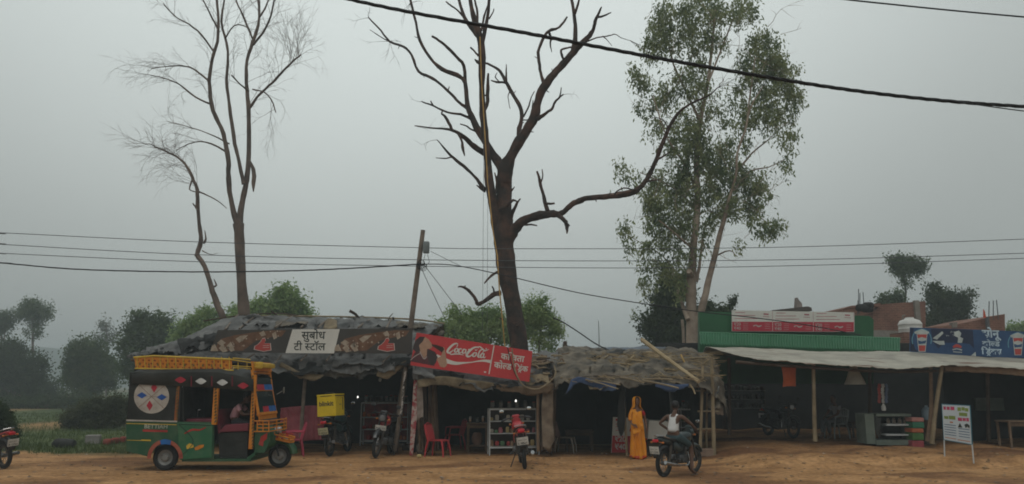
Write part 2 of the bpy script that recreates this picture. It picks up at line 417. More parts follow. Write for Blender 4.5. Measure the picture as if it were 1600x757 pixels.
def twigs(b, p, d, length, r, depth, droop=0.0, spread=.6):
    d = d.normalized(); pts = [p]; q = p.copy(); n = 5
    for i in range(n):
        d = (d + Vector((random.gauss(0, .13), random.gauss(0, .13), random.gauss(0, .13) - droop * .1))).normalized()
        q = q + d * length / n; pts.append(q.copy())
        if depth > 0 and i > 0 and random.random() < .8:
            s = Vector((random.gauss(0, spread), random.gauss(0, spread), random.gauss(0, spread)))
            twigs(b, q, d + s, length * random.uniform(.4, .65), r * .6, depth - 1, droop, spread)
    b.tube(pts, [r * (1 - .75 * i / n) for i in range(n + 1)], 4 if r < .02 else 5, cap=False)

def tree_at(name, label, px, py, Y, z=None, group=None):
    p = P(px, py, Y); p.z = gz(p.x, p.y) if z is None else z
    return thing(name, label, 'tree', p, 0, group)

# big dead tree
Y0 = 26.0
t = tree_at('dead_tree', 'big dark leafless tree behind the red drinks sign with one long bent limb', 818, 700, Y0)
b = B()
limb(b, [(826, 720, 38), (822, 640, 33), (812, 545, 29), (803, 490, 27), (794, 440, 28), (789, 400, 31), (787, 372, 34), (788, 345, 26), (788, 300, 24), (789, 262, 26)], Y0, n=12, wob=.08)
limb(b, [(790, 402, 22), (779, 360, 18), (771, 320, 17), (765, 287, 16), (762, 251, 12), (759, 215, 11), (755, 180, 11), (753, 135, 10), (753, 90, 12), (750, 60, 12), (744, 40, 10), (737, 13, 7), (733, -14, 6), (728, -50, 3)], Y0, 0, -.3, n=10)
limb(b, [(789, 272, 20), (776, 250, 15), (757, 220, 13), (740, 189, 10), (731, 166, 8), (727, 130, 7), (713, 117, 8), (690, 108, 7), (672, 90, 5), (656, 63, 5), (650, 36, 4), (641, 0, 4), (636, -30, 3)], Y0, 0, 1.5)
limb(b, [(727, 132, 6), (725, 103, 5), (713, 89, 5), (699, 74, 5), (686, 64, 4), (675, 57, 4)], Y0, 1.2, .4)
limb(b, [(731, 170, 6), (717, 160, 5), (706, 148, 4.5), (686, 130, 4.5), (670, 120, 5), (654, 112, 4.5), (643, 86, 4), (630, 73, 4), (609, 65, 3.5), (595, 48, 3), (576, 28, 2)], Y0, 1, 3)
limb(b, [(609, 66, 2), (595, 58, 1.6), (578, 47, 1)], Y0, 2.6, 3)
limb(b, [(736, 186, 5), (720, 179, 4), (699, 176, 3.5), (677, 166, 3), (659, 159, 2)], Y0, .9, -1)
limb(b, [(677, 166, 3), (673, 158, 2)], Y0, -.6, -.6)
limb(b, [(758, 240, 10), (740, 229, 9), (728, 217, 8), (712, 206, 6), (699, 202, 4), (672, 200, 2.5), (648, 197, 1.6)], Y0, .3, -1.5)
limb(b, [(707, 205, 5), (701, 192, 5), (695, 182, 4), (690, 178, 3), (692, 172, 2)], Y0, -.8, -1)
limb(b, [(715, 207, 4), (722, 222, 4), (723, 232, 5), (726, 244, 1.5)], Y0, -.6, -.6)
limb(b, [(748, 207, 4), (737, 203, 3), (728, 197, 2.5), (719, 194, 2)], Y0, .5, .2)
limb(b, [(757, 298, 8), (745, 280, 5), (730, 265, 5), (713, 251, 5), (701, 240, 4), (690, 227, 2.5), (683, 219, 1.5)], Y0, 0, -1.2)
limb(b, [(706, 246, 2.5), (694, 248, 2), (681, 247, 1.2)], Y0, -.9, -1.2)
limb(b, [(758, 300, 4), (750, 294, 3), (745, 290, 2)], Y0, 0, -.2)
limb(b, [(749, 60, 8), (740, 48, 8), (726, 28, 6), (717, 0, 5), (712, -30, 3)], Y0, -.2, .8)
limb(b, [(752, 75, 7), (758, 45, 6), (763, 18, 5), (765, -10, 5), (768, -45, 2)], Y0, -.2, -1)
limb(b, [(745, 40, 5), (746, 20, 4), (742, 2, 3), (738, -15, 2)], Y0, -.2, .3)
limb(b, [(752, 48, 4), (757, 25, 3.5), (762, 8, 2), (764, -10, 1.5)], Y0, -.3, .6)
limb(b, [(726, 28, 4), (714, 16, 3), (703, 8, 3), (697, 3, 2)], Y0, .4, .8)
limb(b, [(764, 30, 3), (770, 20, 2), (772, 14, 1.5)], Y0, -.5, -.6)
limb(b, [(748, 88, 4), (741, 80, 3), (735, 74, 3)], Y0, -.3, -.4); limb(b, [(752, 100, 5), (746, 97, 5), (742, 93, 2)], Y0, -.3, -.5)
limb(b, [(755, 176, 5), (761, 165, 5), (762, 140, 6), (763, 115, 3)], Y0, -.4, -.4)
limb(b, [(774, 305, 3), (776, 285, 3), (773, 270, 2)], Y0, -.3, -.4)
# right limb
limb(b, [(788, 285, 26), (791, 262, 24), (802, 238, 17), (812, 220, 16), (822, 205, 15), (835, 182, 15), (841, 157, 14), (850, 136, 14), (865, 117, 12), (880, 100, 12), (897, 81, 11), (910, 67, 9), (921, 56, 8), (928, 44, 6), (930, 34, 6), (936, 20, 4), (940, 11, 2)], Y0, 0, -1.6, n=10)
limb(b, [(893, 86, 8), (898, 66, 8), (899, 40, 7), (896, 15, 6), (893, 0, 5), (886, -25, 3)], Y0, -1, -.4)
limb(b, [(898, 22, 5), (903, 8, 4), (906, -12, 3)], Y0, -.8, -1.2)
limb(b, [(852, 134, 8), (846, 120, 5), (843, 103, 5), (841, 82, 5), (846, 66, 5), (854, 52, 5), (862, 47, 5), (872, 44, 4), (880, 36, 4), (886, 27, 3)], Y0, -.7, .6)
limb(b, [(857, 50, 4), (861, 60, 4), (860, 68, 3), (862, 82, 1)], Y0, .2, .2)
limb(b, [(883, 97, 4), (879, 90, 4), (877, 79, 4), (884, 76, 3), (892, 74, 3)], Y0, -1, -1.3)
limb(b, [(840, 186, 8), (853, 177, 5), (863, 170, 4.5), (867, 160, 4), (873, 154, 3), (880, 148, 2)], Y0, -.6, -1.6)
limb(b, [(873, 155, 2.5), (876, 146, 2), (877, 137, 1.4)], Y0, -1.4, -1.6)
limb(b, [(818, 183, 3), (826, 166, 2.5), (830, 153, 2), (835, 143, 1.5)], Y0, -.3, -.6)
limb(b, [(832, 182, 3), (832, 168, 2.6), (833, 157, 1.5)], Y0, -.3, -.6)
limb(b, [(813, 218, 11), (811, 205, 9), (814, 190, 7), (815, 174, 7), (809, 160, 7), (800, 146, 6), (792, 131, 6), (782, 113, 5), (771, 104, 4), (759, 99, 3.5)], Y0, 0, 1.3)
limb(b, [(792, 131, 4), (785, 129, 4), (776, 129, 4), (767, 126, 2)], Y0, .9, .8); limb(b, [(780, 128, 2), (774, 121, 2), (777, 114, 1)], Y0, .8, .8)
limb(b, [(791, 128, 4), (791, 115, 3), (791, 101, 1.5)], Y0, .9, .9); limb(b, [(815, 188, 2), (821, 188, 2), (825, 187, 1.5)], Y0, -.1, -.4)
limb(b, [(797, 142, 2), (794, 152, 1.4), (797, 170, 1.2)], Y0, .8, .7)
limb(b, [(915, 66, 3), (930, 60, 2.4), (942, 58, 2), (952, 56, 2), (961, 54, 1.6), (972, 60, 1.2), (985, 64, 1), (1000, 71, .8)], Y0, -1.4, -2.4)
limb(b, [(942, 57, 2), (950, 64, 1.2), (956, 72, .8)], Y0, -1.7, -2); limb(b, [(932, 28, 4), (943, 25, 3), (955, 20, 1.6)], Y0, -1.5, -1.8)
# long horizontal limb
limb(b, [(788, 392, 26), (797, 370, 20), (807, 355, 17), (822, 343, 14), (844, 337, 14), (860, 334, 13), (874, 335, 11), (884, 329, 9), (893, 320, 9), (905, 314, 9), (918, 310, 8), (944, 308, 9), (968, 305, 10), (990, 300, 10), (1004, 290, 8), (1014, 274, 8), (1022, 258, 7), (1030, 238, 7), (1040, 212, 6), (1048, 195, 5.5), (1059, 178, 4.5), (1070, 168, 4), (1084, 160, 4), (1098, 154, 3), (1110, 148, 2.5), (1122, 137, 1.4)], Y0, 0, -3, n=9, wob=.14)
limb(b, [(857, 332, 9), (852, 320, 7), (849, 305, 6), (845, 290, 5), (842, 278, 4), (839, 268, 3)], Y0, -.6, -.5)
limb(b, [(852, 318, 5), (860, 319, 4), (866, 318, 3)], Y0, -.6, -.9); limb(b, [(845, 285, 3), (848, 276, 2), (847, 265, 1.6)], Y0, -.6, -.6)
limb(b, [(872, 337, 8), (880, 343, 7), (885, 350, 7), (886, 358, 5), (886, 365, 2)], Y0, -.8, -1.1); limb(b, [(884, 348, 4), (890, 353, 2)], Y0, -1, -1.1)
limb(b, [(820, 352, 3), (830, 351, 3), (839, 353, 2)], Y0, -.3, -.6)
limb(b, [(792, 360, 7), (797, 345, 6), (802, 330, 6), (808, 318, 4), (813, 311, 2)], Y0, 0, -.5); limb(b, [(780, 330, 8), (795, 318, 6), (802, 313, 4), (808, 315, 2)], Y0, -.4, -.7)
limb(b, [(960, 304, 3), (967, 297, 2.5), (978, 294, 2.5), (990, 297, 2), (1000, 295, 2)], Y0, -1.8, -2.2)
limb(b, [(1010, 284, 4), (1020, 282, 3), (1030, 281, 1.6)], Y0, -2.3, -2.5); limb(b, [(1012, 278, 2), (1020, 272, 1)], Y0, -2.3, -2.4)
limb(b, [(1027, 250, 4), (1036, 245, 3), (1047, 238, 1.5)], Y0, -2.5, -2.7); limb(b, [(1041, 208, 3), (1042, 198, 2), (1036, 188, 2), (1025, 184, 1.4), (1010, 186, .8)], Y0, -2.6, -2.2)
# low left
limb(b, [(782, 458, 10), (772, 460, 8), (763, 467, 7), (753, 473, 6), (746, 475, 6), (743, 468, 5), (735, 457, 5), (726, 450, 4.5), (720, 448, 3), (716, 449, 2)], Y0, -.2, -.9)
limb(b, [(773, 460, 3), (771, 452, 2.5), (769, 448, 2)], Y0, -.3, -.4); limb(b, [(726, 450, 2), (727, 446, 1.5)], Y0, -.8, -.8)
limb(b, [(777, 425, 4), (768, 431, 4), (761, 438, 3), (757, 443, 2)], Y0, -.3, -.6)
for (x, y, dx, dy, w_, yo) in [(806, 510, 9, -5, 4, -.35), (787, 500, -7, -3, 4, -.35), (778, 340, -8, -6, 4, -.3), (797, 300, 7, -8, 4, -.3), (850, 140, 8, 5, 3, -.7), (868, 115, -6, -7, 3, -.9), (825, 205, 9, 2, 3, -.3), (735, 180, -6, 3, 3, 0), (700, 143, 2, -8, 3, 1.5), (684, 107, -2, -7, 2, .8), (655, 60, -8, -3, 2, 1.2), (905, 315, 3, -7, 3, -1.4), (930, 310, 2, 6, 3, -1.7), (950, 306, 4, -5, 3, -1.9), (1047, 198, 7, 2, 2, -2.6), (1035, 226, -8, -3, 2, -2.5), (1062, 176, 3, 7, 2, -2.7), (660, 115, 3, 7, 2, 2), (625, 70, -3, 7, 2, 2.5), (757, 150, 7, -5, 3, -.3), (812, 195, 7, -4, 3, .3), (800, 148, 6, -6, 2, .8), (842, 92, -7, -4, 2, 0)]:
    limb(b, [(x, y, w_), (x + dx * .5, y + dy * .4, w_ * .7), (x + dx, y + dy, w_ * .35)], Y0, yo, yo, 2, 5)
for _ in range(26):
    x, y = random.choice([(940, 12), (1000, 70), (576, 28), (641, 5), (659, 159), (1122, 137), (1080, 161), (985, 64), (609, 65), (683, 219), (648, 197), (880, 148)]); yo = 2.5 if x < 650 else -2.5 if x > 900 else -1
    twigs(b, P(x, y, Y0 + yo), Vector((random.gauss(0, 1) + (1 if x > 800 else -1) * .8, random.gauss(0, .6), random.gauss(.1, .6))), random.uniform(.4, 1.1), .009, 1, .1)
b.build('trunk', bark_red, t, world=True)
# ropes on it
tag(B().tube([P(750, 58, 25.3), P(752, 120, 25.3), (P(757, 200, 25.3)), P(762, 285, 25.3), P(770, 360, 25.3), P(777, 400, 25.2), P(780, 450, 25.2), P(785, 500, 25.3), P(789, 545, 25.4)], .022, 5).build('rope', mat('rope_yellow', (.5, .3, .09)), world=True), 'yellow rope running down the trunk of the big dead tree', 'rope')
for k, x in enumerate((755, 762)):
    tag(B().tube([P(x + 1, 200 + k * 60, 25.0), P(x, 350, 24.8), P(x - 1, 520, 24.6)], .008, 4).build('string', mat('string_grey', (.12, .12, .12)), world=True), ('thin grey string hanging left of the dead tree trunk, the longer one', 'thin grey string hanging close beside the dead tree trunk, the shorter one')[k], 'string')

# bare twin trunk tree on the left
Yl = 33.0
t = tree_at('bare_tree', 'tall thin bare tree with forked trunks rising behind the tea stall roof', 384, 700, Yl)
b = B()
limb(b, [(388, 700, 22), (385, 600, 20), (382, 500, 18), (378, 440, 15), (375, 397, 15), (373, 350, 17)], Yl, n=10)
mains = [[(372, 352, 12), (365, 330, 11), (359, 300, 9), (357, 270, 9), (357, 251, 9), (349, 210, 8), (338, 185, 8), (331, 165, 8), (327, 126, 7), (332, 92, 6), (340, 65, 6), (341, 30, 5), (339, 0, 5), (337, -40, 3)],
 [(374, 352, 14), (377, 324, 11), (383, 295, 10), (386, 275, 10), (389, 240, 9), (389, 200, 8), (388, 165, 8), (385, 130, 7), (386, 95, 6), (395, 66, 7), (402, 45, 6), (405, 26, 5), (404, 0, 5), (400, -40, 3)],
 [(381, 288, 9), (374, 255, 7), (367, 225, 7), (362, 190, 7), (358, 160, 6), (354, 125, 6), (356, 90, 5), (354, 66, 5), (346, 35, 5), (350, 5, 4), (354, -40, 3)],
 [(391, 168, 6), (402, 152, 5), (414, 140, 5), (430, 125, 5), (445, 109, 4), (458, 96, 4), (470, 86, 3)],
 [(396, 70, 5), (412, 50, 4), (423, 25, 3.5), (430, -10, 3)], [(394, 60, 4), (382, 30, 4), (372, 8, 3), (362, -20, 2)],
 [(327, 128, 4), (308, 112, 3.5), (290, 104, 3), (262, 104, 2), (236, 108, 1.4)], [(327, 162, 4), (305, 152, 3.5), (280, 132, 2.5), (255, 122, 2), (235, 118, 1.2)],
 [(333, 80, 4), (315, 55, 3.5), (295, 38, 3), (272, 25, 2), (255, 5, 1.5)], [(388, 142, 4), (375, 132, 3), (362, 118, 3)], [(395, 140, 3), (412, 144, 3), (424, 156, 2.5), (431, 176, 2)],
 [(357, 240, 4), (330, 225, 3), (305, 222, 2.2), (275, 235, 1.4)], [(358, 225, 3), (332, 212, 2.5), (300, 200, 1.6), (262, 190, 1)],
 [(340, 45, 4), (325, 15, 3), (312, -10, 2)], [(405, 28, 4), (418, 5, 3), (424, -20, 2)],
 [(352, 60, 3), (366, 40, 2.5), (384, 42, 2), (392, 50, 2)]]
for k, m in enumerate(mains):
    m = [(q[0], q[1], q[2] * .85) for q in m]
    pts = limb(b, m, Yl, 0 if k < 3 else random.uniform(-.3, .3), [-.8, .9, .2][k] if k < 3 else random.uniform(-2, 2))
    st = .25 if k < 3 else .35
    for i, p in enumerate(pts[:-1]):
        if i < len(pts) * (.45 if k < 3 else .3): continue
        for _r in range(1 if random.random() < (.45 if k < 3 else .95) else 0):
            d = (pts[i + 1] - p).normalized(); s = Vector((random.choice((-1, 1)) * random.uniform(.3, .9), random.uniform(-.6, .6), random.uniform(-.1, .5)))
            if k in (6, 7, 11, 12): s.x = -abs(s.x) * .6
            twigs(b, p, d + s, random.uniform(.8, 1.7), .010, 3 if k > 2 else 2, .3, .38)
e0 = P(471, 86, Yl)
for k in range(16): twigs(b, e0 + Vector((random.uniform(-.5, 0), random.uniform(-.5, .5), random.uniform(-.5, .1))), Vector((random.uniform(-.6, .35), random.uniform(-.4, .4), 1)), random.uniform(1.2, 2.2), .011, 2, 0, .35)
limb(b, [(388, 250, 5), (395, 262, 6), (397, 275, 7), (396, 288, 6), (396, 300, 2)], Yl, -.3, -.3)
b.build('trunk', bark_grey, t, world=True)
t = tree_at('bare_sapling', 'small crooked bare tree leaning left beside the forked bare tree', 356, 700, Yl - 2)
b = B(); m_ = [(372, 600, 14), (349, 500, 11), (340, 478, 10), (332, 456, 9), (325, 432, 8), (316, 410, 8), (308, 398, 7), (314, 377, 7), (311, 350, 6), (309, 320, 6), (308, 297, 6), (303, 283, 5), (293, 262, 4), (280, 248, 3.5), (266, 240, 3), (248, 232, 2), (233, 225, 1.4)]
pts = limb(b, m_, Yl - 2, 0, .6)
for a in ([(310, 330, 3), (304, 322, 2.5), (301, 318, 1.5)], [(311, 300, 3), (325, 306, 2), (340, 314, 1.6), (354, 326, 1)], [(309, 398, 4), (305, 400, 3)], [(318, 380, 4), (322, 374, 3), (320, 360, 1)], [(330, 450, 4), (338, 446, 3), (334, 436, 1)], [(316, 392, 2), (330, 398, 1), (340, 396, .7)], [(300, 282, 3), (296, 296, 2), (305, 300, 2)]):
    limb(b, a, Yl - 2, .2, .1)
for i, p in enumerate(pts):
    if i > 30: [twigs(b, p, Vector((random.uniform(-1, .3), random.uniform(-.7, .7), random.uniform(-.2, .8))), random.uniform(.7, 1.6), .010, 2, .2, .38) for _ in range(2)]
b.build('trunk', bark_grey, t, world=True)

def leaves(b, blobs, Y, n, size, aspect=.35, hang=.5, yr=1.0, clump=.22, per=14, rnd=random, thr=-.12):
    """leaf blades in clumps spread through ellipsoids traced as (px, py, rx, ry[, weight])"""
    W = [bl[2] * bl[3] * (bl[4] if len(bl) > 4 else 1) for bl in blobs]; tot = sum(W); vs = []; fs = []
    for bl, wt in zip(blobs, W):
        cx, cy_, rx, ry = bl[:4]; s = Y / F; m = max(1, int(n * wt / tot / per))
        for _ in range(m):
            while True:
                u = [rnd.uniform(-1, 1) for _ in range(3)]
                if sum(q * q for q in u) > 1.1: continue
                c = P(cx + u[0] * rx, cy_ + u[1] * ry, Y + u[2] * max(rx, ry) * s * yr)
                if mn.noise(c * (.42 / (clump + .1)) + Vector((9, 4, 2))) > thr or rnd.random() < .12: break
            cr = clump * rnd.uniform(.35, 1.45)
            for _ in range(rnd.randint(per // 2, int(per * 1.5))):
                tg = lambda: max(-1.5, min(1.5, rnd.gauss(0, 1))); o = c + Vector((tg() * cr, tg() * cr, tg() * cr * (1 + hang * .5)))
                d = Vector((rnd.gauss(0, 1), rnd.gauss(0, 1), rnd.gauss(-2.2 * hang, 1))).normalized(); q = d.cross(Vector((rnd.gauss(0, 1), rnd.gauss(0, 1), rnd.gauss(0, 1)))).normalized()
                l = size * rnd.uniform(.6, 1.35); w_ = l * aspect
                k = len(vs); vs += [o, o + d * l * .45 + q * w_ / 2, o + d * l, o + d * l * .5 - q * w_ / 2]; fs.append((k, k + 1, k + 2, k + 3))
    b.add(vs, fs)

# eucalyptus
Ye = 30.0
t = tree_at('eucalyptus_tree', 'tall pale trunked leafy tree with an open airy crown, left of the green building', 1084, 700, Ye)
b = B()
limb(b, [(1084, 700, 26), (1082, 600, 22), (1081, 540, 19), (1081, 496, 16), (1080, 455, 16), (1081, 426, 15), (1084, 385, 11), (1088, 345, 11), (1090, 305, 10), (1088, 265, 9), (1090, 222, 8), (1096, 180, 7), (1104, 140, 6), (1110, 99, 5), (1114, 60, 4), (1118, 15, 3)], Ye, n=10, wob=.05)
limb(b, [(1085, 540, 13), (1092, 500, 13), (1100, 470, 11), (1108, 435, 10), (1117, 400, 9), (1124, 370, 8), (1132, 342, 7), (1139, 312, 4.5), (1150, 275, 4), (1152, 240, 3.5), (1164, 205, 3), (1172, 170, 2.5), (1192, 135, 1.5)], Ye, 0, -1, n=9, wob=.05)
for a in ([(1075, 500, 8), (1064, 470, 5), (1055, 440, 4), (1050, 420, 3)], [(1082, 432, 9), (1076, 424, 8)], [(1088, 440, 6), (1092, 420, 5), (1096, 390, 4), (1100, 360, 3), (1112, 330, 2)],
  [(1090, 300, 5), (1072, 262, 4), (1058, 240, 3), (1040, 210, 2), (1020, 150, 2)], [(1088, 330, 4), (1060, 300, 3), (1035, 285, 2), (1000, 270, 1.5)], [(1084, 390, 4), (1060, 370, 3), (1030, 345, 2)],
  [(1094, 190, 5), (1070, 140, 4), (1052, 100, 3), (1040, 50, 2)], [(1106, 130, 4), (1130, 70, 3), (1150, 20, 2)], [(1150, 270, 4), (1175, 240, 3), (1205, 215, 2), (1232, 190, 1.5)], [(1134, 340, 4), (1165, 325, 3), (1200, 350, 1.5)],
  [(1163, 205, 3), (1172, 150, 2.5), (1180, 90, 2)], [(1145, 300, 4), (1172, 268, 3), (1200, 262, 2), (1225, 250, 1.5)], [(1118, 400, 3), (1140, 392, 2), (1150, 400, 1)], [(1020, 405, 1.5), (1045, 425, 2.5), (1078, 470, 4)], [(985, 370, 1), (1010, 385, 1.5), (1035, 400, 2), (1076, 450, 3)], [(1072, 660, 8), (1062, 590, 7), (1068, 545, 5), (1066, 500, 4)]):
    limb(b, a, Ye, random.uniform(-.3, .3), random.uniform(-1.5, 1.5), n=6)
for _ in range(90):
    x, y = random.uniform(1010, 1230), random.uniform(20, 400); twigs(b, P(x, y, Ye + random.uniform(-1.5, 1.5)), Vector((random.gauss(0, .6), random.gauss(0, .6), random.gauss(.6, .5))), random.uniform(.8, 1.6), .012, 1, .4)
b.build('trunk', bark_pale, t, world=True)
BL = [(1055, 22, 32, 25), (1100, 14, 40, 26), (1150, 18, 34, 20), (1032, 60, 26, 26), (1078, 60, 30, 25), (1120, 60, 26, 26, .6), (1020, 78, 18, 18), (995, 118, 12, 20, .8), (1002, 130, 12, 14), (1050, 130, 22, 20, .7), (1085, 120, 26, 30), (1010, 168, 18, 16, .6),
 (1035, 160, 24, 20, .7), (1188, 65, 18, 16), (1200, 88, 28, 26, 1.3), (1175, 105, 24, 26), (1222, 112, 26, 20), (1240, 150, 14, 26), (1212, 150, 30, 26), (1165, 150, 24, 22, .6), (1150, 180, 28, 20, .7), (1105, 160, 22, 26, .6), (1075, 190, 32, 20, .7), (1030, 210, 22, 24, .5), (1060, 235, 24, 26), (1085, 215, 20, 26, 1.2),
 (1185, 190, 30, 22, .8), (1222, 195, 22, 24, .7), (1236, 215, 12, 20, .5), (1226, 258, 5, 16, .8), (1230, 238, 8, 12, .5), (1150, 225, 26, 20, .6), (1110, 245, 28, 24, 1.1), (968, 265, 7, 14), (985, 278, 12, 12, .7), (1008, 290, 18, 14, .6), (1040, 285, 22, 20), (1075, 278, 24, 22, 1.2), (1135, 270, 32, 20, 1.2), (1172, 285, 26, 18, 1.3), (1100, 300, 26, 22),
 (1185, 305, 18, 15), (1050, 320, 36, 22, 1.3), (1020, 315, 16, 20, .8), (1140, 320, 30, 20), (1172, 335, 14, 18, .5), (1178, 325, 14, 10), (1202, 358, 19, 12, 1.3), (1220, 350, 8, 6), (1030, 350, 24, 16), (1065, 355, 26, 18), (1105, 345, 24, 16, .7), (978, 362, 9, 14, 1.2), (985, 385, 8, 12, .8), (1012, 385, 14, 14, .7), (1038, 385, 18, 18, .8), (1068, 395, 16, 18, .7), (1148, 388, 10, 8, .6),
 (1025, 418, 22, 14), (1055, 428, 22, 16), (1010, 445, 18, 12, .7), (1065, 455, 16, 16, .6), (1100, 385, 14, 20, .5), (992, 490, 8, 6, .5)]
b = B(); leaves(b, [(q[0], q[1], q[2] * 1.04, q[3] * 1.04) + tuple(q[4:]) for q in BL], Ye, 42000, .16, .38, .75, 1.0, .155, 18, thr=-.13)
b.build('crown', leafmat('leaf_euc', (.10, .15, .07), (.30, .33, .15)), t, smooth=False, world=True)

def bush_tree(name, label, blobs, Y, n, size, m, trunk=None, cat='tree', group=None, clump=.3, bark=None, hang=.1, aspect=.5, per=14):
    bx = sum(q[0] for q in blobs) / len(blobs); tx = trunk[0][0] if trunk else bx
    t = tree_at(name, label, tx, 640, Y, group=group); t['category'] = cat
    b = B(); gy = G(tx, 640).z
    if trunk: limb(b, trunk, Y, n=6)
    else:
        base = t.location.copy()
        for bl in blobs[:6]:
            c = P(bl[0], bl[1], Y); b.tube([base, base.lerp(c, .5) + Vector((random.gauss(0, .1), 0, .1)), c], [.09 * Y / 35, .06 * Y / 35, .02], 5)
    b.build('trunk' if cat == 'tree' else 'stem', bark or bark_grey, t, world=True)
    rr = random.Random(int(tx * 7)); extra = []
    for q in blobs:
        for _ in range(3):
            a = rr.uniform(0, 6.28); k = rr.uniform(.12, .34); extra.append((q[0] + q[2] * math.cos(a) * rr.uniform(.7, 1.1), q[1] + q[3] * math.sin(a) * rr.uniform(.7, 1.15), q[2] * k, q[3] * k, 1.6))
    blobs = [tuple(q[:2]) + (q[2] * .88, q[3] * .88) + tuple(q[4:]) for q in blobs] + extra
    b = B(); leaves(b, [(q[0], q[1], q[2] * .92, q[3] * .92) + tuple(q[4:]) for q in blobs], Y, int(n * 2.4), size * .62, aspect, hang, 1.0, clump * .8, per)
    b.build('crown' if cat == 'tree' else 'foliage', m, t, smooth=False, world=True)
LG = leafmat('leaf_green', (.15, .24, .085), (.34, .43, .18)); LD = leafmat('leaf_dark', (.03, .055, .022), (.075, .105, .042)); LM = leafmat('leaf_mid', (.05, .09, .036), (.12, .16, .065)); LO = leafmat('leaf_olive', (.05, .06, .028), (.10, .11, .05))
bush_tree('leafy_tree', 'bright green bushy tree behind the ridge of the tea stall roof', [(455, 478, 24, 22), (425, 482, 26, 18), (405, 492, 24, 14), (468, 495, 18, 12), (440, 468, 18, 14), (380, 495, 18, 12), (440, 510, 40, 20)], 42, 7000, .30, LG, clump=.32)
bush_tree('leafy_tree', 'rounded green tree half hidden by the left end of the tea stall roof', [(318, 502, 12, 18), (322, 490, 6, 10), (295, 512, 18, 14), (330, 520, 26, 16), (290, 535, 26, 22), (345, 500, 10, 10, .6), (370, 488, 12, 8, .6)], 46, 5500, .3, LG, clump=.32)
bush_tree('leafy_tree', 'green tree between the utility pole and the dead tree trunk', [(720, 505, 22, 20), (745, 515, 26, 22), (770, 505, 20, 20, .8), (700, 515, 14, 16, .8), (785, 520, 18, 22, .7), (735, 540, 34, 20), (760, 490, 14, 10, .5)], 36, 6500, .24, LG, clump=.26)
bush_tree('leafy_tree', 'small loose green tree just right of the dead tree trunk', [(835, 485, 18, 14), (850, 500, 22, 14), (838, 472, 14, 8, .6), (862, 515, 14, 12, .7), (835, 520, 20, 14, .7), (855, 540, 16, 10, .5), (822, 500, 14, 18)], 33, 3600, .2, LG, trunk=[(850, 640, 6), (846, 580, 5), (842, 550, 4), (845, 520, 3), (850, 495, 1.5)], clump=.22)
bush_tree('dark_tree', 'dense dark tree standing around the base of the tall pale trunked tree', [(1040, 470, 28, 24), (1062, 450, 22, 18, .7), (1055, 500, 36, 22), (1025, 520, 22, 20), (1060, 525, 34, 18), (1095, 500, 22, 22), (1120, 495, 16, 14), (1010, 500, 14, 8, .4), (1030, 545, 24, 12)], 38, 9500, .26, LD, clump=.28)
bush_tree('slim_tree', 'thin small tree rising left of the white and red shop banner', [(1143, 474, 6, 6), (1138, 482, 5, 5), (1125, 484, 5, 5, .6), (1146, 466, 3, 3), (1135, 492, 8, 6)], 40, 420, .22, LD, trunk=[(1136, 620, 3), (1137, 500, 2), (1141, 478, 1.5)], clump=.14)
bush_tree('slim_tree', 'slim round-headed tree standing alone above the brick house', [(1412, 412, 18, 9), (1398, 410, 12, 6), (1430, 417, 14, 10), (1412, 425, 16, 9, .7), (1415, 440, 8, 8, .5), (1437, 425, 8, 6, .5)], 55, 2300, .3, LM, trunk=[(1414, 600, 5), (1413, 490, 4), (1415, 455, 3), (1412, 430, 2.5), (1416, 412, 1.5)], clump=.3, bark=bark_dark)
bush_tree('dark_tree', 'dark spreading tree behind the brick houses on the right', [(1465, 465, 22, 14), (1480, 480, 26, 20), (1465, 500, 24, 18), (1500, 468, 16, 8, .6), (1516, 458, 5, 5, .8), (1505, 490, 14, 10, .7), (1490, 510, 24, 12)], 48, 6500, .28, LD, clump=.3)
bush_tree('leafy_tree', 'small green treetop behind the brick wall of the house', [(1390, 468, 14, 6), (1402, 466, 10, 6), (1378, 473, 8, 5), (1392, 480, 20, 8)], 50, 1500, .28, LM, clump=.26)
bush_tree('leafy_tree', 'light green tree at the right edge behind the blue banner', [(1590, 515, 16, 9), (1605, 525, 22, 20), (1585, 530, 14, 10)], 50, 2200, .28, LG, clump=.26)
# far trees on the left
bush_tree('far_tree', 'tall hazy tree with a small high crown at the far left', [(52, 482, 24, 9), (42, 492, 24, 8), (66, 492, 18, 8), (50, 505, 14, 6, .5), (55, 520, 18, 8, .5), (48, 478, 12, 6)], 88, 2600, .42, LM, trunk=[(54, 640, 5), (52, 560, 4), (51, 520, 3), (50, 490, 2)], clump=.5)
bush_tree('far_tree', 'hazy treetop cut by the left edge of the photo', [(2, 498, 14, 10), (-8, 510, 20, 14), (8, 510, 10, 8)], 88, 1700, .42, LM, clump=.5)
bush_tree('far_tree', 'broad dark hazy tree at the far left in front of the tall one', [(5, 560, 30, 26), (25, 580, 34, 30), (0, 600, 36, 30), (45, 600, 26, 24), (60, 575, 18, 18), (20, 545, 16, 12), (-10, 550, 20, 20)], 70, 7500, .42, LD, clump=.5)
bush_tree('far_tree', 'low dark thicket tree left of the round hazy tree', [(75, 605, 16, 16), (55, 618, 30, 14), (88, 620, 14, 10)], 76, 1800, .4, LD, clump=.45)
bush_tree('far_tree', 'round dark green hazy tree left of the rickshaw', [(122, 560, 20, 22), (145, 555, 24, 22), (150, 585, 26, 24), (118, 590, 22, 20), (165, 575, 18, 20), (135, 610, 28, 14)], 66, 7500, .38, LM, clump=.45)
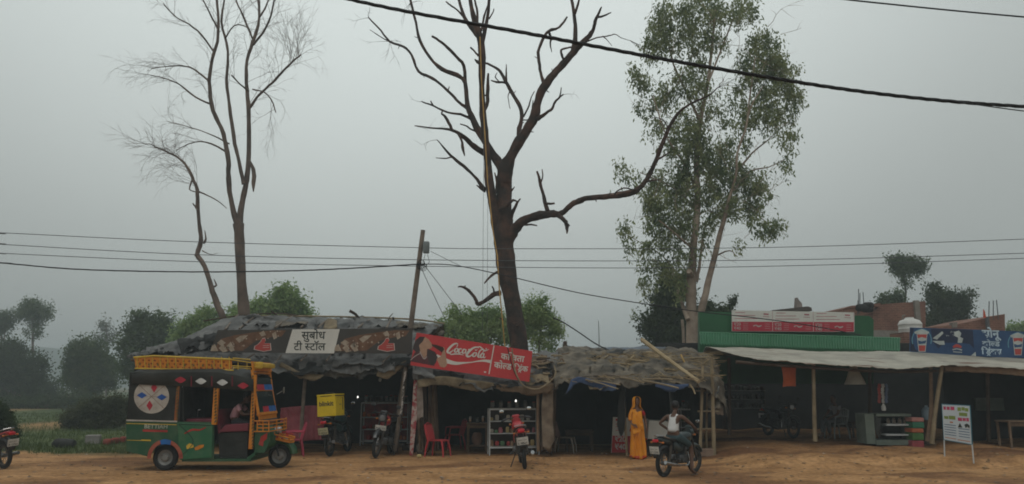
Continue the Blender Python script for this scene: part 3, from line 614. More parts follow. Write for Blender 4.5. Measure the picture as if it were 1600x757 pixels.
bush_tree('bare_far_tree', 'faint pale thin-leaved tree far away behind the round hazy tree', [(165, 508, 12, 12, .5), (172, 525, 14, 14, .6), (158, 530, 12, 14, .6)], 110, 600, .45, LO, trunk=[(166, 620, 4), (167, 550, 3), (166, 505, 1.5)], clump=.5)
bush_tree('far_tree', 'large green hazy tree right behind the rickshaw roof', [(225, 500, 20, 10), (250, 505, 22, 12), (240, 520, 30, 16), (215, 520, 16, 12), (262, 525, 16, 16), (205, 545, 20, 14), (235, 550, 30, 20), (205, 575, 22, 20), (260, 560, 24, 24), (232, 590, 34, 16)], 56, 9500, .34, LM, clump=.4)
bush_tree('bush', 'wide low olive bush in the field left of the rickshaw', [(120, 650, 26, 12), (145, 640, 30, 16), (170, 650, 26, 14), (190, 640, 20, 18), (110, 662, 18, 6), (180, 630, 16, 12), (150, 660, 40, 6)], 34, 8500, .17, LO, cat='bush', clump=.16)
bush_tree('bush', 'long low dark hedge of bushes along the far edge of the field', [(20, 632, 30, 8), (60, 630, 30, 7), (95, 632, 20, 6), (130, 628, 30, 8), (-10, 630, 20, 10)], 60, 3600, .3, LD, cat='bush', clump=.3)
bush_tree('bush', 'dark leafy bush at the left edge behind the parked motorcycle', [(2, 650, 16, 16), (12, 665, 14, 16), (-8, 660, 20, 22), (18, 682, 12, 12), (4, 640, 8, 8)], 23.5, 5200, .11, LD, cat='bush', clump=.1)
# grass blades on the field
b = B(); vs = []; fs = []
for _ in range(14000):
    y = 22 + (random.random() ** 1.6) * 30; x = random.uniform(-.72 * y, -9.0 - (0 if y > 24 else 0))
    if x > -8.5 or random.random() > grassf(x, y): continue
    z = gz(x, y); h = random.uniform(.05, .2); a = random.uniform(0, 6.28); d = Vector((math.cos(a), math.sin(a), 0)) * .012 * (y / 24); l = Vector((random.gauss(0, .05), random.gauss(0, .05), h)); p = Vector((x, y, z)); k = len(vs)
    vs += [p - d, p + d, p + l]; fs.append((k, k + 1, k + 2))
b.add(vs, fs); tag(b.build('grass', leafmat('leaf_grass', (.05, .08, .022), (.13, .16, .055)), world=True, smooth=False), 'short green grass growing over the field on the left', 'grass', kind='stuff')
# stones and litter on the dirt
b = B()
for _ in range(550):
    x = random.uniform(-13, 17); y = random.uniform(14.5, 24); s = random.choice((.012, .018, .025, .04)) * random.uniform(.7, 1.3)
    b.rbox((x, y, gz(x, y) + s * .2), (s * 2, s * 1.6, s), .8, 3, Matrix.Rotation(random.uniform(0, 3), 3, 'Z'))
for _ in range(50):
    x = random.uniform(5.0, 15); y = 18.9 + random.gauss(0, .5) ; s = random.uniform(.02, .07)
    b.rbox((x, y, gz(x, y) + s * .1), (s * 2, s * 1.6, s), .8, 3, Matrix.Rotation(random.uniform(0, 3), 3, 'Z'))
tag(b.build('gravel', mat('clod', (.22, .13, .06), col2=(.36, .24, .13), scale=5), world=True), 'small stones and clods of earth scattered over the dirt', 'gravel', kind='stuff')
b = B()
for _ in range(330):
    x = random.uniform(-12, 14); y = random.uniform(15, 22.5); s = random.uniform(.03, .07); a = random.uniform(0, 3); r_ = Matrix.Rotation(a, 3, 'Z')
    q = [Vector((-s, -s * .5, .006)), Vector((s, -s * .4, .02)), Vector((s * .8, s * .5, .008)), Vector((-s * .7, s * .6, .018))]
    p = Vector((x, y, gz(x, y))); b.add([p + r_ @ k for k in q], [(0, 1, 2, 3)])
tag(b.build('litter', mat('litter', (.18, .13, .09), col2=(.62, .58, .52), scale=1.5, c2pos=(.55, .7)), world=True, smooth=False), 'scraps of paper and dry leaves scattered on the dirt', 'litter', kind='stuff')

# ---------------------------------------------------------------- wires and pole
wire = mat('wire_black', (.022, .022, .024), rough=.6); wireg = mat('wire_grey', (.09, .095, .1), rough=.6)
def cable(name, label, pts, r, m=wireg, cat='cable', n=5, twist=0, group=None):
    c = catmull(pts, 8); q = [P(x, y, z_) for x, y, z_ in c]
    b = B()
    if twist:
        for k in range(3):
            b.tube([p + Vector((0, math.cos(i * 1.1 + k * 2.1), math.sin(i * 1.1 + k * 2.1))) * r * .5 for i, p in enumerate(q)], r * .62, n)
    else: b.tube(q, r, n)
    tag(b.build(name, m, world=True), label, cat, group)
cable('power_cable', 'thick black cable sagging across the sky from upper left to the right edge', [(-2200, -420, 11), (-900, -230, 9.6), (-100, -120, 9), (430, -30, 8.6), (545, -1, 8.4), (650, 21, 8.2), (800, 48, 8), (900, 67, 8), (1000, 86, 8), (1100, 104, 8), (1200, 121, 8.1), (1300, 137, 8.2), (1400, 150, 8.3), (1500, 160, 8.4), (1600, 167, 8.5), (1720, 176, 8.6), (2300, 190, 9), (3200, 150, 10), (4400, 20, 11.5)], .021, wire, n=6, twist=1)
cable('power_cable', 'thin black strand under the thick cable at the right edge', [(1480, 157, 8.35), (1540, 166, 8.4), (1600, 174, 8.5), (1700, 186, 8.6), (2300, 205, 9), (3200, 165, 10), (4400, 30, 11.5)], .007, wire)
cable('power_cable', 'thin dark wire crossing the top right corner of the sky', [(-1500, -420, 11), (-200, -220, 10), (700, -90, 9.4), (1220, -16, 9), (1300, -3, 9), (1400, 8, 9), (1500, 18, 9), (1600, 27, 9), (1720, 38, 9), (2400, 60, 9.5), (3400, 10, 10.5), (4400, -90, 11.5)], .011, wire)
cable('overhead_wire', 'highest of the three thin grey wires crossing behind the utility pole', [(-1500, 290, 24), (-120, 360, 23), (0, 364, 23), (300, 378, 23.3), (640, 387, 23.6), (800, 389, 23.8), (1200, 387, 24), (1600, 374, 24), (1750, 368, 24), (3000, 300, 25)], .011)
cable('overhead_wire', 'middle one of the three thin grey wires crossing behind the utility pole', [(-1500, 300, 24), (-120, 374, 23), (0, 382, 23), (300, 398, 23.3), (640, 406, 23.6), (1000, 408, 24), (1300, 405, 24), (1600, 396, 24), (1750, 392, 24), (3000, 320, 25)], .011)
cable('overhead_wire', 'lowest of the three thin grey wires crossing behind the utility pole', [(-1500, 312, 24), (-120, 390, 23), (0, 396, 23), (300, 409, 23.3), (640, 416, 23.6), (1000, 419, 24), (1300, 414, 24), (1600, 404, 24), (1750, 400, 24), (3000, 330, 25)], .011)
cable('service_cable', 'black bundled cable running from the left edge to the utility pole', [(-1500, 300, 20), (-120, 402, 21), (0, 411, 21.2), (120, 421, 21.3), (280, 425, 21.4), (430, 424, 21.5), (540, 420, 21.6), (655, 413, 21.7)], .019, wire, twist=1)
cable('service_cable', 'black cable sagging from the utility pole down to the right over the shop banner', [(660, 413, 21.7), (710, 415, 21.6), (790, 431, 21.4), (900, 457, 21.2), (1000, 474, 21), (1090, 487, 20.9), (1180, 497, 20.8), (1260, 508, 20.7), (1345, 524, 20.7)], .014, wire)
cable('stay_wire', 'thin wire from the pole down to the stall roof, the left one', [(658, 418, 21.7), (670, 445, 22.2), (697, 502, 23)], .009)
cable('stay_wire', 'thin wire from the pole down to the stall roof, the right one', [(664, 416, 21.7), (690, 450, 22.2), (722, 492, 23)], .009)
cable('stay_wire', 'short thin wire from the meter box to the sagging cable', [(673, 393, 21.7), (695, 404, 21.7), (722, 417, 21.6)], .007)
cable('rope', 'dark twisted rope rising left from the ridge of the patched roof', [(864, 497, 22.5), (880, 504, 22.7), (905, 520, 23), (930, 537, 23.2), (952, 548, 23.3)], .02, wire, cat='rope', twist=1)
t = thing('utility_pole', 'leaning grey utility pole with a meter box near its top', 'pole', G(616, 707)); Yp = t.location.y
wood_grey = mat('wood_grey', (.11, .085, .065), col2=(.24, .19, .15), rough=.9, bump=.5, bscale=20, scale=3)
b = B(); b.tube([P(616, 709, Yp), P(638, 540, Yp), P(661, 360, Yp)], [.095, .08, .066], 10); b.build('pole', wood_grey, t, world=True)
b = B(); c = P(666, 387, Yp - .1); b.rbox(c, (.19, .14, .36), .3, 8); mb = b.build('meter_box', mat('box_grey', (.16, .18, .18), rough=.5), t, world=True)
b = B(); c = P(657, 414, Yp - .08)
for k in range(5): b.torus(c + Vector((random.uniform(-.05, .08), 0, random.uniform(-.12, .08))), random.uniform(.06, .12), .008, 'y', 14, 5)
b.tube([P(664, 398, Yp - .1), P(662, 408, Yp - .15), P(667, 418, Yp - .1)], .008, 5); b.tube([P(668, 398, Yp - .1), P(671, 410, Yp - .15), P(660, 421, Yp - .1)], .008, 5)
b.box(c, (.24, .05, .05)); b.build('wire_bracket', wire, t, world=True)
# ---------------------------------------------------------------- materials for the stalls
tarp = mat('tarp_black', (.018, .018, .017), col2=(.165, .16, .15), rough=.62, bump=.8, bscale=4, scale=1.6, spec=.4, detail=9)
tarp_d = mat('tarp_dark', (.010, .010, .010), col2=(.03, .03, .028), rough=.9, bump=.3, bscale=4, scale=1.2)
tarp_g = mat('tarp_grey', (.036, .032, .026), col2=(.21, .175, .13), rough=.8, bump=.8, bscale=5, scale=2.2)
sack = mat('sack_tan', (.10, .075, .045), col2=(.27, .21, .13), rough=.95, bump=.4, bscale=18, scale=2.5)
tarp_blue = mat('tarp_blue', (.02, .04, .10), col2=(.06, .10, .2), rough=.6, bump=.4, bscale=8, scale=2.2)
bamboo = mat('bamboo', (.16, .12, .07), col2=(.34, .27, .17), rough=.75, bump=.3, bscale=14, scale=2.5)
bamboo_pale = mat('bamboo_pale', (.30, .22, .12), col2=(.46, .36, .22), rough=.75, bump=.2, bscale=14, scale=2.5)
wood_d = mat('wood_dark', (.045, .03, .02), col2=(.11, .075, .05), rough=.9, bump=.5, bscale=14, scale=2.5)
wood_m = mat('wood_brown', (.12, .075, .045), col2=(.24, .16, .10), rough=.85, bump=.4, bscale=14, scale=2.5)
straw = mat('straw', (.17, .12, .065), col2=(.38, .29, .17), rough=.95, scale=4)
mud = mat('mud_wall', (.06, .04, .028), col2=(.15, .105, .07), rough=.98, bump=.8, bscale=7, scale=1.8)
metal_w = mat('frame_white', (.5, .52, .52), rough=.5, var=.15); glass = mat('glass', (.6, .7, .68), rough=.08, var=.02, alpha=.16, spec=.6)
white_p = mat('print_white', (.62, .60, .55), rough=.6, var=.06); red_p = mat('print_red', (.50, .045, .048), rough=.55, var=.08); black_p = mat('print_black', (.035, .034, .034), rough=.6, var=.1)
def post(name, pts, Y, r, m, parent=None, yb=None, n=8):
    b = B(); k = len(pts) - 1
    c = catmull(pts, 4); kk = len(c) - 1
    b.tube([P(x, y, Y + ((yb - Y) * i / kk if yb else 0)) for i, (x, y) in enumerate(c)], [r * (1.1 - .25 * i / kk) for i in range(kk + 1)], n, wob=.06)
    return b.build(name, m, parent, world=True)
def wall(name, pts, m, parent, nu=20, nv=8, amp=.05, fs=1.0, wave=0.0):
    """pts: bottom row then top row of world points"""
    return sheet([pts[0], [Vector(a).lerp(Vector(c), .5) for a, c in zip(*pts)], pts[1]], nu, nv, amp, fs, .02, name=name, material=m, parent=parent, wave=wave)
def X(px, py, Y): return P(px, py, Y).x

# ================================================================ tea stall (left)
A = thing('tea_stall', 'leftmost roadside stall with a wide black tarpaulin roof on wooden posts', 'stall', (-5.6, 21.6, 0))
sheet([[P(200, 560, 22.3), P(300, 564, 21.9), P(415, 570, 21.6), P(455, 584, 21.5), P(520, 590, 21.5), P(590, 586, 21.5), P(652, 574, 21.5)],
       [P(203, 556, 22.4), P(300, 556, 22.0), P(415, 557, 21.8), P(455, 560, 21.7), P(520, 561, 21.7), P(590, 560, 21.7), P(655, 556, 21.7)],
       [P(222, 549, 23.0), P(290, 538, 22.8), P(345, 524, 22.8), P(440, 524, 22.8), P(520, 524, 22.8), P(600, 524, 22.8), P(668, 528, 22.8)],
       [P(235, 545, 24.5), P(285, 532, 24.6), P(352, 500, 24.8), P(440, 495, 25), P(520, 498, 25), P(600, 500, 25), P(692, 508, 25)],
       [P(235, 560, 27), P(285, 552, 27.4), P(352, 525, 27.8), P(440, 520, 28), P(520, 522, 28), P(600, 524, 28), P(694, 530, 28)]],
      130, 12, .08, 1.3, .008, ragged=.13, name='roof', material=tarp, parent=A)
xl, xr = P(205, 560, 22).x, P(640, 560, 22).x
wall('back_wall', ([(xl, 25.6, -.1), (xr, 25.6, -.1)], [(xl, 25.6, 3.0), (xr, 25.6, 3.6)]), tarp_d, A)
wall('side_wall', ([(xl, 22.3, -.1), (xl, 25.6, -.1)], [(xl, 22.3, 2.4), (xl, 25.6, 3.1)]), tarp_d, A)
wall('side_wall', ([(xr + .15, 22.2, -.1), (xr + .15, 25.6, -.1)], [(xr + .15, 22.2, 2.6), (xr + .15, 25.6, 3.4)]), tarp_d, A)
post('post', [(470, 692), (473, 640), (478, 578)], 21.9, .055, wood_grey, A)
post('post', [(617, 703), (626, 640), (634, 574)], 21.5, .06, wood_grey, A)
post('post', [(385, 700), (384, 640), (383, 560)], 21.9, .05, wood_d, A)
post('rafter', [(205, 563), (420, 566), (655, 566)], 21.95, .035, wood_d, A)
post('ridge_pole', [(380, 494), (520, 495), (640, 499), (695, 506)], 24.9, .03, bamboo, A)
# torn sheets laid over one another
def tatter(cx, cy_, w_, h_, Yf, Yb_, m, parent, sd_, slant=0):
    rr = random.Random(sd_); j = lambda a: rr.uniform(-a, a)
    return sheet([[P(cx - w_ * f + j(3), cy_ + h_ * .5 + j(h_ * .3) + slant * f, Yf) for f in (.5, .17, -.17, -.5)], [P(cx - w_ * f + j(2), cy_ + j(1) + slant * f, (Yf + Yb_) / 2) for f in (.5, .17, -.17, -.5)], [P(cx - w_ * f + j(3), cy_ - h_ * .5 + j(h_ * .2) + slant * f, Yb_) for f in (.5, .17, -.17, -.5)]], 22, 5, .08, 2.2, .008, ragged=.08, name='torn_sheet', material=m, parent=parent, seed=sd_)
for k, (cx, cy_, w_, h_) in enumerate([(430, 572, 50, 14), (480, 574, 60, 14), (535, 574, 60, 18), (590, 571, 55, 16), (630, 567, 36, 12), (560, 566, 80, 10)]): tatter(cx, cy_, w_, h_, 21.35, 21.6, (tarp, tarp_d, tarp)[k % 3], A, 40 + k)
for k, (cx, cy_, w_, h_) in enumerate([(235, 551, 50, 10), (275, 546, 55, 14), (305, 537, 50, 16), (335, 525, 30, 14), (250, 556, 60, 8), (318, 550, 60, 12)]): tatter(cx, cy_, w_, h_, 22.1, 22.7, (tarp_d, tarp, tarp_d)[k % 3], A, 60 + k, 6)
for k, (cx, cy_, w_, h_) in enumerate([(400, 503, 40, 10), (455, 504, 50, 8), (590, 506, 60, 8), (640, 509, 50, 8)]): tatter(cx, cy_, w_, h_, 23.3, 24.4, (tarp, tarp_g)[k % 2], A, 80 + k)
# tan torn lining showing under the lip
sheet([[P(436, 572, 21.46), P(455, 584, 21.44), P(470, 592, 21.44), P(492, 594, 21.44), P(505, 590, 21.44)], [P(440, 566, 21.47), P(455, 574, 21.45), P(470, 582, 21.45), P(492, 585, 21.45), P(506, 586, 21.45)]], 20, 3, .03, 2, .01, ragged=.05, name='lining', material=sack, parent=A)
sheet([[P(588, 588, 21.44), P(604, 592, 21.44), P(622, 580, 21.44), P(636, 568, 21.44)], [P(590, 580, 21.45), P(604, 580, 21.45), P(622, 570, 21.45), P(634, 563, 21.45)]], 14, 3, .03, 2, .01, ragged=.06, name='lining', material=sack, parent=A)
def stick(label, pts, Y0, Y1, r, m, group=None, name='stick', cat='stick'):
    o = post(name, pts, Y0, r, m, None, Y1, 6); return tag(o, label, cat, group)
for i, (x0, y0, x1, y1) in enumerate([(352, 515, 372, 492), (374, 514, 405, 491), (430, 512, 458, 494), (497, 512, 516, 498), (560, 512, 580, 499), (470, 512, 488, 500), (604, 513, 612, 499)]):
    stick('pale wooden batten lying on the slope of the tea stall roof', [(x0, y0), ((x0 + x1) / 2, (y0 + y1) / 2 - 1), (x1, y1)], 22.9, 24.9, .03, wood_grey, 'battens on the tea stall roof', 'batten', 'batten')
for i, (x0, y0, x1, y1) in enumerate([(383, 562, 398, 553), (470, 564, 480, 554), (510, 564, 518, 553), (598, 566, 610, 555), (430, 568, 440, 555)]):
    stick('short batten end poking out below the brown drinks banner', [(x0, y0), (x1, y1)], 21.3, 21.6, .022, wood_grey, 'batten ends under the brown banner', 'batten', 'batten')
stick('crooked dark branch sticking up from the ridge near the middle of the tea stall roof', [(546, 486), (556, 492), (564, 502), (572, 508)], 24.5, 24.6, .045, bark_dark)
stick('thin dark branch poking up at the left end of the tea stall ridge', [(424, 487), (434, 494), (444, 501)], 24.6, 24.6, .03, bark_dark)
stick('thin pale stake standing on the ridge left of the utility pole', [(607, 504), (608, 497), (614, 490)], 24.6, 24.4, .015, wood_grey)
stick('short dark stub upright near the right end of the tea stall roof', [(614, 496), (616, 505), (617, 512)], 24.5, 24.6, .03, bark_dark)
stick('long thin pole laid along the left end of the tea stall ridge', [(318, 502), (370, 494), (430, 490), (470, 494)], 24.7, 24.9, .02, wood_d)
for i, (x, y, s) in enumerate([(388, 498, .3), (372, 504, .25), (398, 495, .22), (660, 512, .28), (676, 515, .24), (684, 522, .3), (300, 545, .35), (260, 552, .3)]):
    pass
b = B()
for x, y, s in [(388, 498, .26), (372, 504, .22), (398, 495, .2), (410, 500, .2), (355, 512, .18), (420, 498, .16)]: b.rbox(P(x, y, 24.4), (s * 2.2, s * 1.5, s * .7), .7, 6, Matrix.Rotation(random.uniform(-.5, .5), 3, 'Y'))
tag(b.build('sack_heap', tarp, world=True), 'heap of dark folded tarpaulin on the left end of the tea stall ridge', 'tarpaulin')
b = B()
for x, y, s in [(660, 511, .24), (676, 516, .24), (686, 523, .2), (668, 524, .2)]: b.rbox(P(x, y, 24.2), (s * 2, s * 1.5, s * .9), .8, 6, Matrix.Rotation(random.uniform(-.6, .6), 3, 'Y'))
tag(b.build('sack_heap', tarp_g, world=True), 'bundle of grey sheeting on the right end of the tea stall roof', 'tarpaulin')
sheet([[P(505, 514, 23), P(520, 516, 23), P(527, 512, 23)], [P(508, 503, 24), P(516, 498, 24), P(526, 502, 24)]], 8, 4, .04, 3, .03, name='cloth', material=sack)
tag(bpy.data.objects['cloth'], 'pale crumpled rag on the roof above the white name panel', 'cloth')
# banner
Yb = 21.25
def panel(name, corners, Y, m, parent, thick=.02, frame=None, wr=.02):
    b = B(); b.prism([P(x, y, Y) for x, y in corners], (0, thick, 0)); return b.build(name, m, parent, smooth=False, world=True)
S = thing('shop_banner', 'long dark brown drinks banner with a white name panel on the tea stall roof', 'banner', P(487, 552, Yb))
panel('board', [(328, 551), (340, 516), (645, 513), (643, 553)], Yb, mat('banner_brown', (.055, .048, .042), rough=.6, var=.15, scale=1.2), S)
b = B(); flat(b, [(446, 552), (457, 515), (531, 514.5), (522, 552.5)], Yb, 1); b.build('name_panel', white_p, S, smooth=False, world=True)
b = B(); lettering(b, T_SUBODH, (471, 530), (508, 530), Yb, 2, .014); lettering(b, T_TEA, (459, 547.5), (508, 547.5), Yb, 2, .014); b.build('lettering', mat('ink', (.03, .035, .03), rough=.6), S, smooth=False, world=True)
swoosh = mat('cola_brown', (.10, .045, .022), col2=(.20, .105, .06), rough=.5, scale=6); ice = mat('ice_tan', (.28, .21, .15), col2=(.45, .38, .30), rough=.5, scale=8)
redl = mat('logo_red', (.42, .06, .05), rough=.5, var=.08)
for dx in (0, 193):
    b = B(); flat(b, [(333 + dx, 549), (345 + dx, 530), (368 + dx, 524), (395 + dx, 520), (425 + dx, 516.5), (447 + dx, 517), (440 + dx, 526), (425 + dx, 527), (400 + dx, 533), (380 + dx, 548)], Yb, 1); b.build('splash_print', swoosh, S, smooth=False, world=True)
    b = B()
    for q in ([(329, 549), (331, 541), (336, 538), (341, 549)], [(339, 536), (346, 531), (353, 536), (346, 541)], [(342, 544), (349, 538), (356, 549), (348, 551)], [(354, 541), (361, 534), (367, 548), (361, 550)], [(368, 530), (376, 525), (388, 524), (382, 530), (374, 536)], [(405, 521), (412, 517), (416, 524), (409, 526)], [(425, 522), (431, 518), (433, 528), (428, 531)]):
        flat(b, [(x + dx, y) for x, y in q], Yb, 2)
    for _ in range(26):
        x = random.uniform(345, 442); y = 549 - (x - 330) * .28 + random.uniform(-8, 6); s = random.uniform(.8, 2)
        if y > 517: flat(b, [(x + dx - s, y), (x + dx, y - s), (x + dx + s, y), (x + dx, y + s)], Yb, 2)
    b.build('ice_print', ice, S, smooth=False, world=True)
    th = [(398, 546), (399, 541), (403, 539), (408, 534), (410, 530), (414, 529), (415, 533), (413, 537), (422, 537), (423, 547), (412, 549)]
    b = B(); flat(b, [(x + dx + (x - 411) * .12, y + (y - 540) * .12) for x, y in th], Yb, 3); b.build('logo_outline', mat('logo_pale', (.5, .42, .38), var=.05), S, smooth=False, world=True)
    b = B(); flat(b, [(x + dx, y) for x, y in th], Yb, 4); b.build('thumb_logo', redl, S, smooth=False, world=True)
    b = B()
    for y in (540.5, 543.5): ribbon(b, [(411 + dx, y), (421 + dx, y - .4)], [.7, .7], Yb, 5)
    b.build('logo_lines', mat('logo_pale', (.5, .42, .38)), S, smooth=False, world=True)

# ================================================================ cold drink stall (middle)
Bs = thing('drink_stall', 'middle roadside stall under a sagging patched roof and the red drinks sign', 'stall', (-1.2, 21.2, 0))
sheet([[P(645, 592, 20.9), P(680, 596, 20.8), P(720, 602, 20.8), P(760, 610, 20.8), P(800, 606, 20.8), P(835, 606, 20.8), P(872, 610, 20.8)],
       [P(645, 560, 21.3), P(680, 565, 21.3), P(720, 575, 21.3), P(760, 584, 21.3), P(800, 588, 21.3), P(835, 580, 21.3), P(872, 582, 21.3)],
       [P(650, 540, 22.6), P(680, 545, 22.6), P(720, 552, 22.6), P(760, 556, 22.6), P(800, 556, 22.6), P(835, 556, 22.6), P(872, 550, 22.6)],
       [P(660, 560, 25), P(680, 560, 25), P(720, 560, 25), P(760, 560, 25), P(800, 560, 25), P(835, 560, 25), P(872, 558, 25)]],
      90, 10, .10, 1.5, .008, ragged=.13, name='roof', material=tarp, parent=Bs)
sheet([[P(654, 606, 20.78), P(668, 604, 20.75), P(690, 602, 20.75), P(712, 606, 20.75), P(735, 611, 20.75), P(755, 609, 20.75), P(772, 603, 20.75)],
       [P(652, 594, 20.78), P(668, 591, 20.74), P(690, 588, 20.74), P(712, 590, 20.74), P(735, 594, 20.74), P(755, 596, 20.74), P(772, 599, 20.74)]], 34, 5, .05, 1.6, .015, ragged=.05, name='lining', material=sack, parent=Bs)
sheet([[P(775, 608, 20.77), P(795, 612, 20.75), P(815, 616, 20.75), P(840, 617, 20.75), P(862, 612, 20.75)],
       [P(775, 600, 20.78), P(795, 602, 20.75), P(815, 604, 20.75), P(840, 603, 20.75), P(864, 600, 20.75)]], 24, 4, .05, 1.8, .015, ragged=.06, name='lining', material=mat('sack_brown', (.08, .05, .03), col2=(.2, .14, .085), rough=.95, bump=.4, scale=2.5), parent=Bs)
xl, xr = P(650, 600, 21.3).x, P(862, 600, 21.3).x
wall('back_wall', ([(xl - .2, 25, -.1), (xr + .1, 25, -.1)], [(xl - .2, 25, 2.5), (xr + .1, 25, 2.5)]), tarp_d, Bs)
for q in range(11):   # wall of upright branches, left
    x = 656 + q * 2.6; post('stake', [(x + random.uniform(-2, 2), 704 + random.uniform(-2, 4)), (x + random.uniform(-2, 2), 650), (x + random.uniform(-2, 2), 594)], 21.3 + random.uniform(0, .4), random.uniform(.02, .045), random.choice((wood_d, wood_m, mud)), Bs, n=6)
for q in range(9):    # right, between the two stalls
    x = 842 + q * 3.0; post('stake', [(x + random.uniform(-2, 2), 706 + random.uniform(-3, 4)), (x + random.uniform(-2, 2), 650), (x + random.uniform(-1, 2), 592)], 20.9 + random.uniform(0, .4), random.uniform(.03, .06), random.choice((wood_m, mud, wood_d)), Bs, n=6)
wall('side_wall', ([(xl, 21.9, -.1), (xl - .2, 25, -.1)], [(xl, 21.9, 2.3), (xl - .2, 25, 2.6)]), mud, Bs)
wall('side_wall', ([(xr, 21.4, -.1), (xr + .1, 25, -.1)], [(xr, 21.4, 2.2), (xr + .1, 25, 2.5)]), mud, Bs)
sheet([[P(848, 700, 20.85), P(858, 702, 20.84), P(866, 690, 20.86)], [P(846, 640, 20.84), P(856, 640, 20.82), P(864, 640, 20.85)], [P(850, 600, 20.86), P(858, 598, 20.84), P(866, 600, 20.86)]], 8, 10, .06, 2.4, .02, name='hanging_rag', material=mat('rag_tan', (.12, .085, .06), col2=(.28, .22, .16), rough=.95, scale=3), parent=Bs, ragged=.08)
for k, (cx, cy_, w_, h_) in enumerate([(668, 583, 40, 16), (700, 590, 50, 14), (745, 598, 50, 14), (790, 601, 40, 10)]): tatter(cx, cy_, w_, h_, 20.72, 20.95, (tarp, tarp_d)[k % 2], Bs, 90 + k, -6)
for k, (cx, cy_, w_, h_) in enumerate([(845, 566, 34, 10), (852, 580, 40, 14), (840, 594, 36, 12), (862, 590, 26, 16), (858, 570, 24, 10)]): tatter(cx, cy_, w_, h_, 20.7 + (600 - cy_) * .02, 20.9 + (600 - cy_) * .03, (mud, tarp, sack, tarp_d, tarp_g)[k % 5], Bs, 100 + k)
# hanging strips on the left post
sheet([[P(640, 712, 21.0), P(645, 712, 21.0)], [P(643, 650, 21.0), P(652, 650, 21.0)], [P(648, 580, 21.0), P(656, 580, 21.0)]], 5, 16, .05, 2.5, .01, name='cloth_strip', material=mat('cloth_pinkred', (.30, .05, .06), col2=(.42, .34, .3), rough=.9, scale=9, c2pos=(.45, .55)))
tag(bpy.data.objects['cloth_strip'], 'faded pink and white cloth strip hanging beside the leaning pole', 'cloth')
sheet([[P(652, 655, 20.95), P(662, 652, 20.95)], [P(651, 620, 20.95), P(661, 620, 20.95)], [P(652, 596, 20.95), P(659, 596, 20.95)]], 6, 10, .05, 2.5, .01, name='hanging_cloth', material=mat('cloth_beige', (.16, .12, .1), col2=(.30, .25, .21), rough=.95, scale=5), ragged=.05)
tag(bpy.data.objects['hanging_cloth'], 'pale beige cloth hanging at the left corner of the middle stall', 'cloth')
b = B(); b.tube([P(x, y, 21.42) for x, y in ((634, 580), (631, 600), (629, 630), (626, 650))], .03, 6); 
tag(b.build('garland', mat('garland', (.04, .035, .03), col2=(.5, .45, .4), scale=16, c2pos=(.48, .52)), world=True), 'black and white speckled string hanging against the leaning pole', 'garland')
# rope loop on the roof
cable('rope', 'pale bent vine looping under the right end of the red sign', [(800, 545, 20.55), (802, 565, 20.5), (808, 588, 20.45), (820, 604, 20.45), (840, 608, 20.5), (858, 598, 20.5), (868, 585, 20.55), (866, 572, 20.8)], .02, bamboo, 'rope')
# broken thatch and sticks to the right of the sign
for i in range(26):
    x = random.uniform(826, 880); y = random.uniform(552, 596); l = random.uniform(6, 22)
    stick('weathered stick lying in the jumble on the roof right of the red sign', [(x, y), (x + l * .5, y + random.uniform(-3, 3)), (x + l, y + random.uniform(-5, 5))], 21.4 - (y - 552) * .012, 21.4 - (y - 552) * .012, random.uniform(.012, .035), random.choice((wood_m, bamboo, wood_d)), 'sticks on the roof beside the red sign')
# red sign
Yc = 20.75
S = thing('drinks_sign', 'tilted red cola sign with white lettering on the middle stall roof', 'sign', P(738, 585, Yc))
panel('board', [(641, 571), (651, 520), (832, 549), (827, 597)], Yc, red_p, S, .03)
b = B(); ribbon(b, [(772, 540), (764, 585)], [1.6, 1.6], Yc, 2)
def crop(px): return [(630 + x / 7.273, 510 + y / 7.27) for x, y in px]
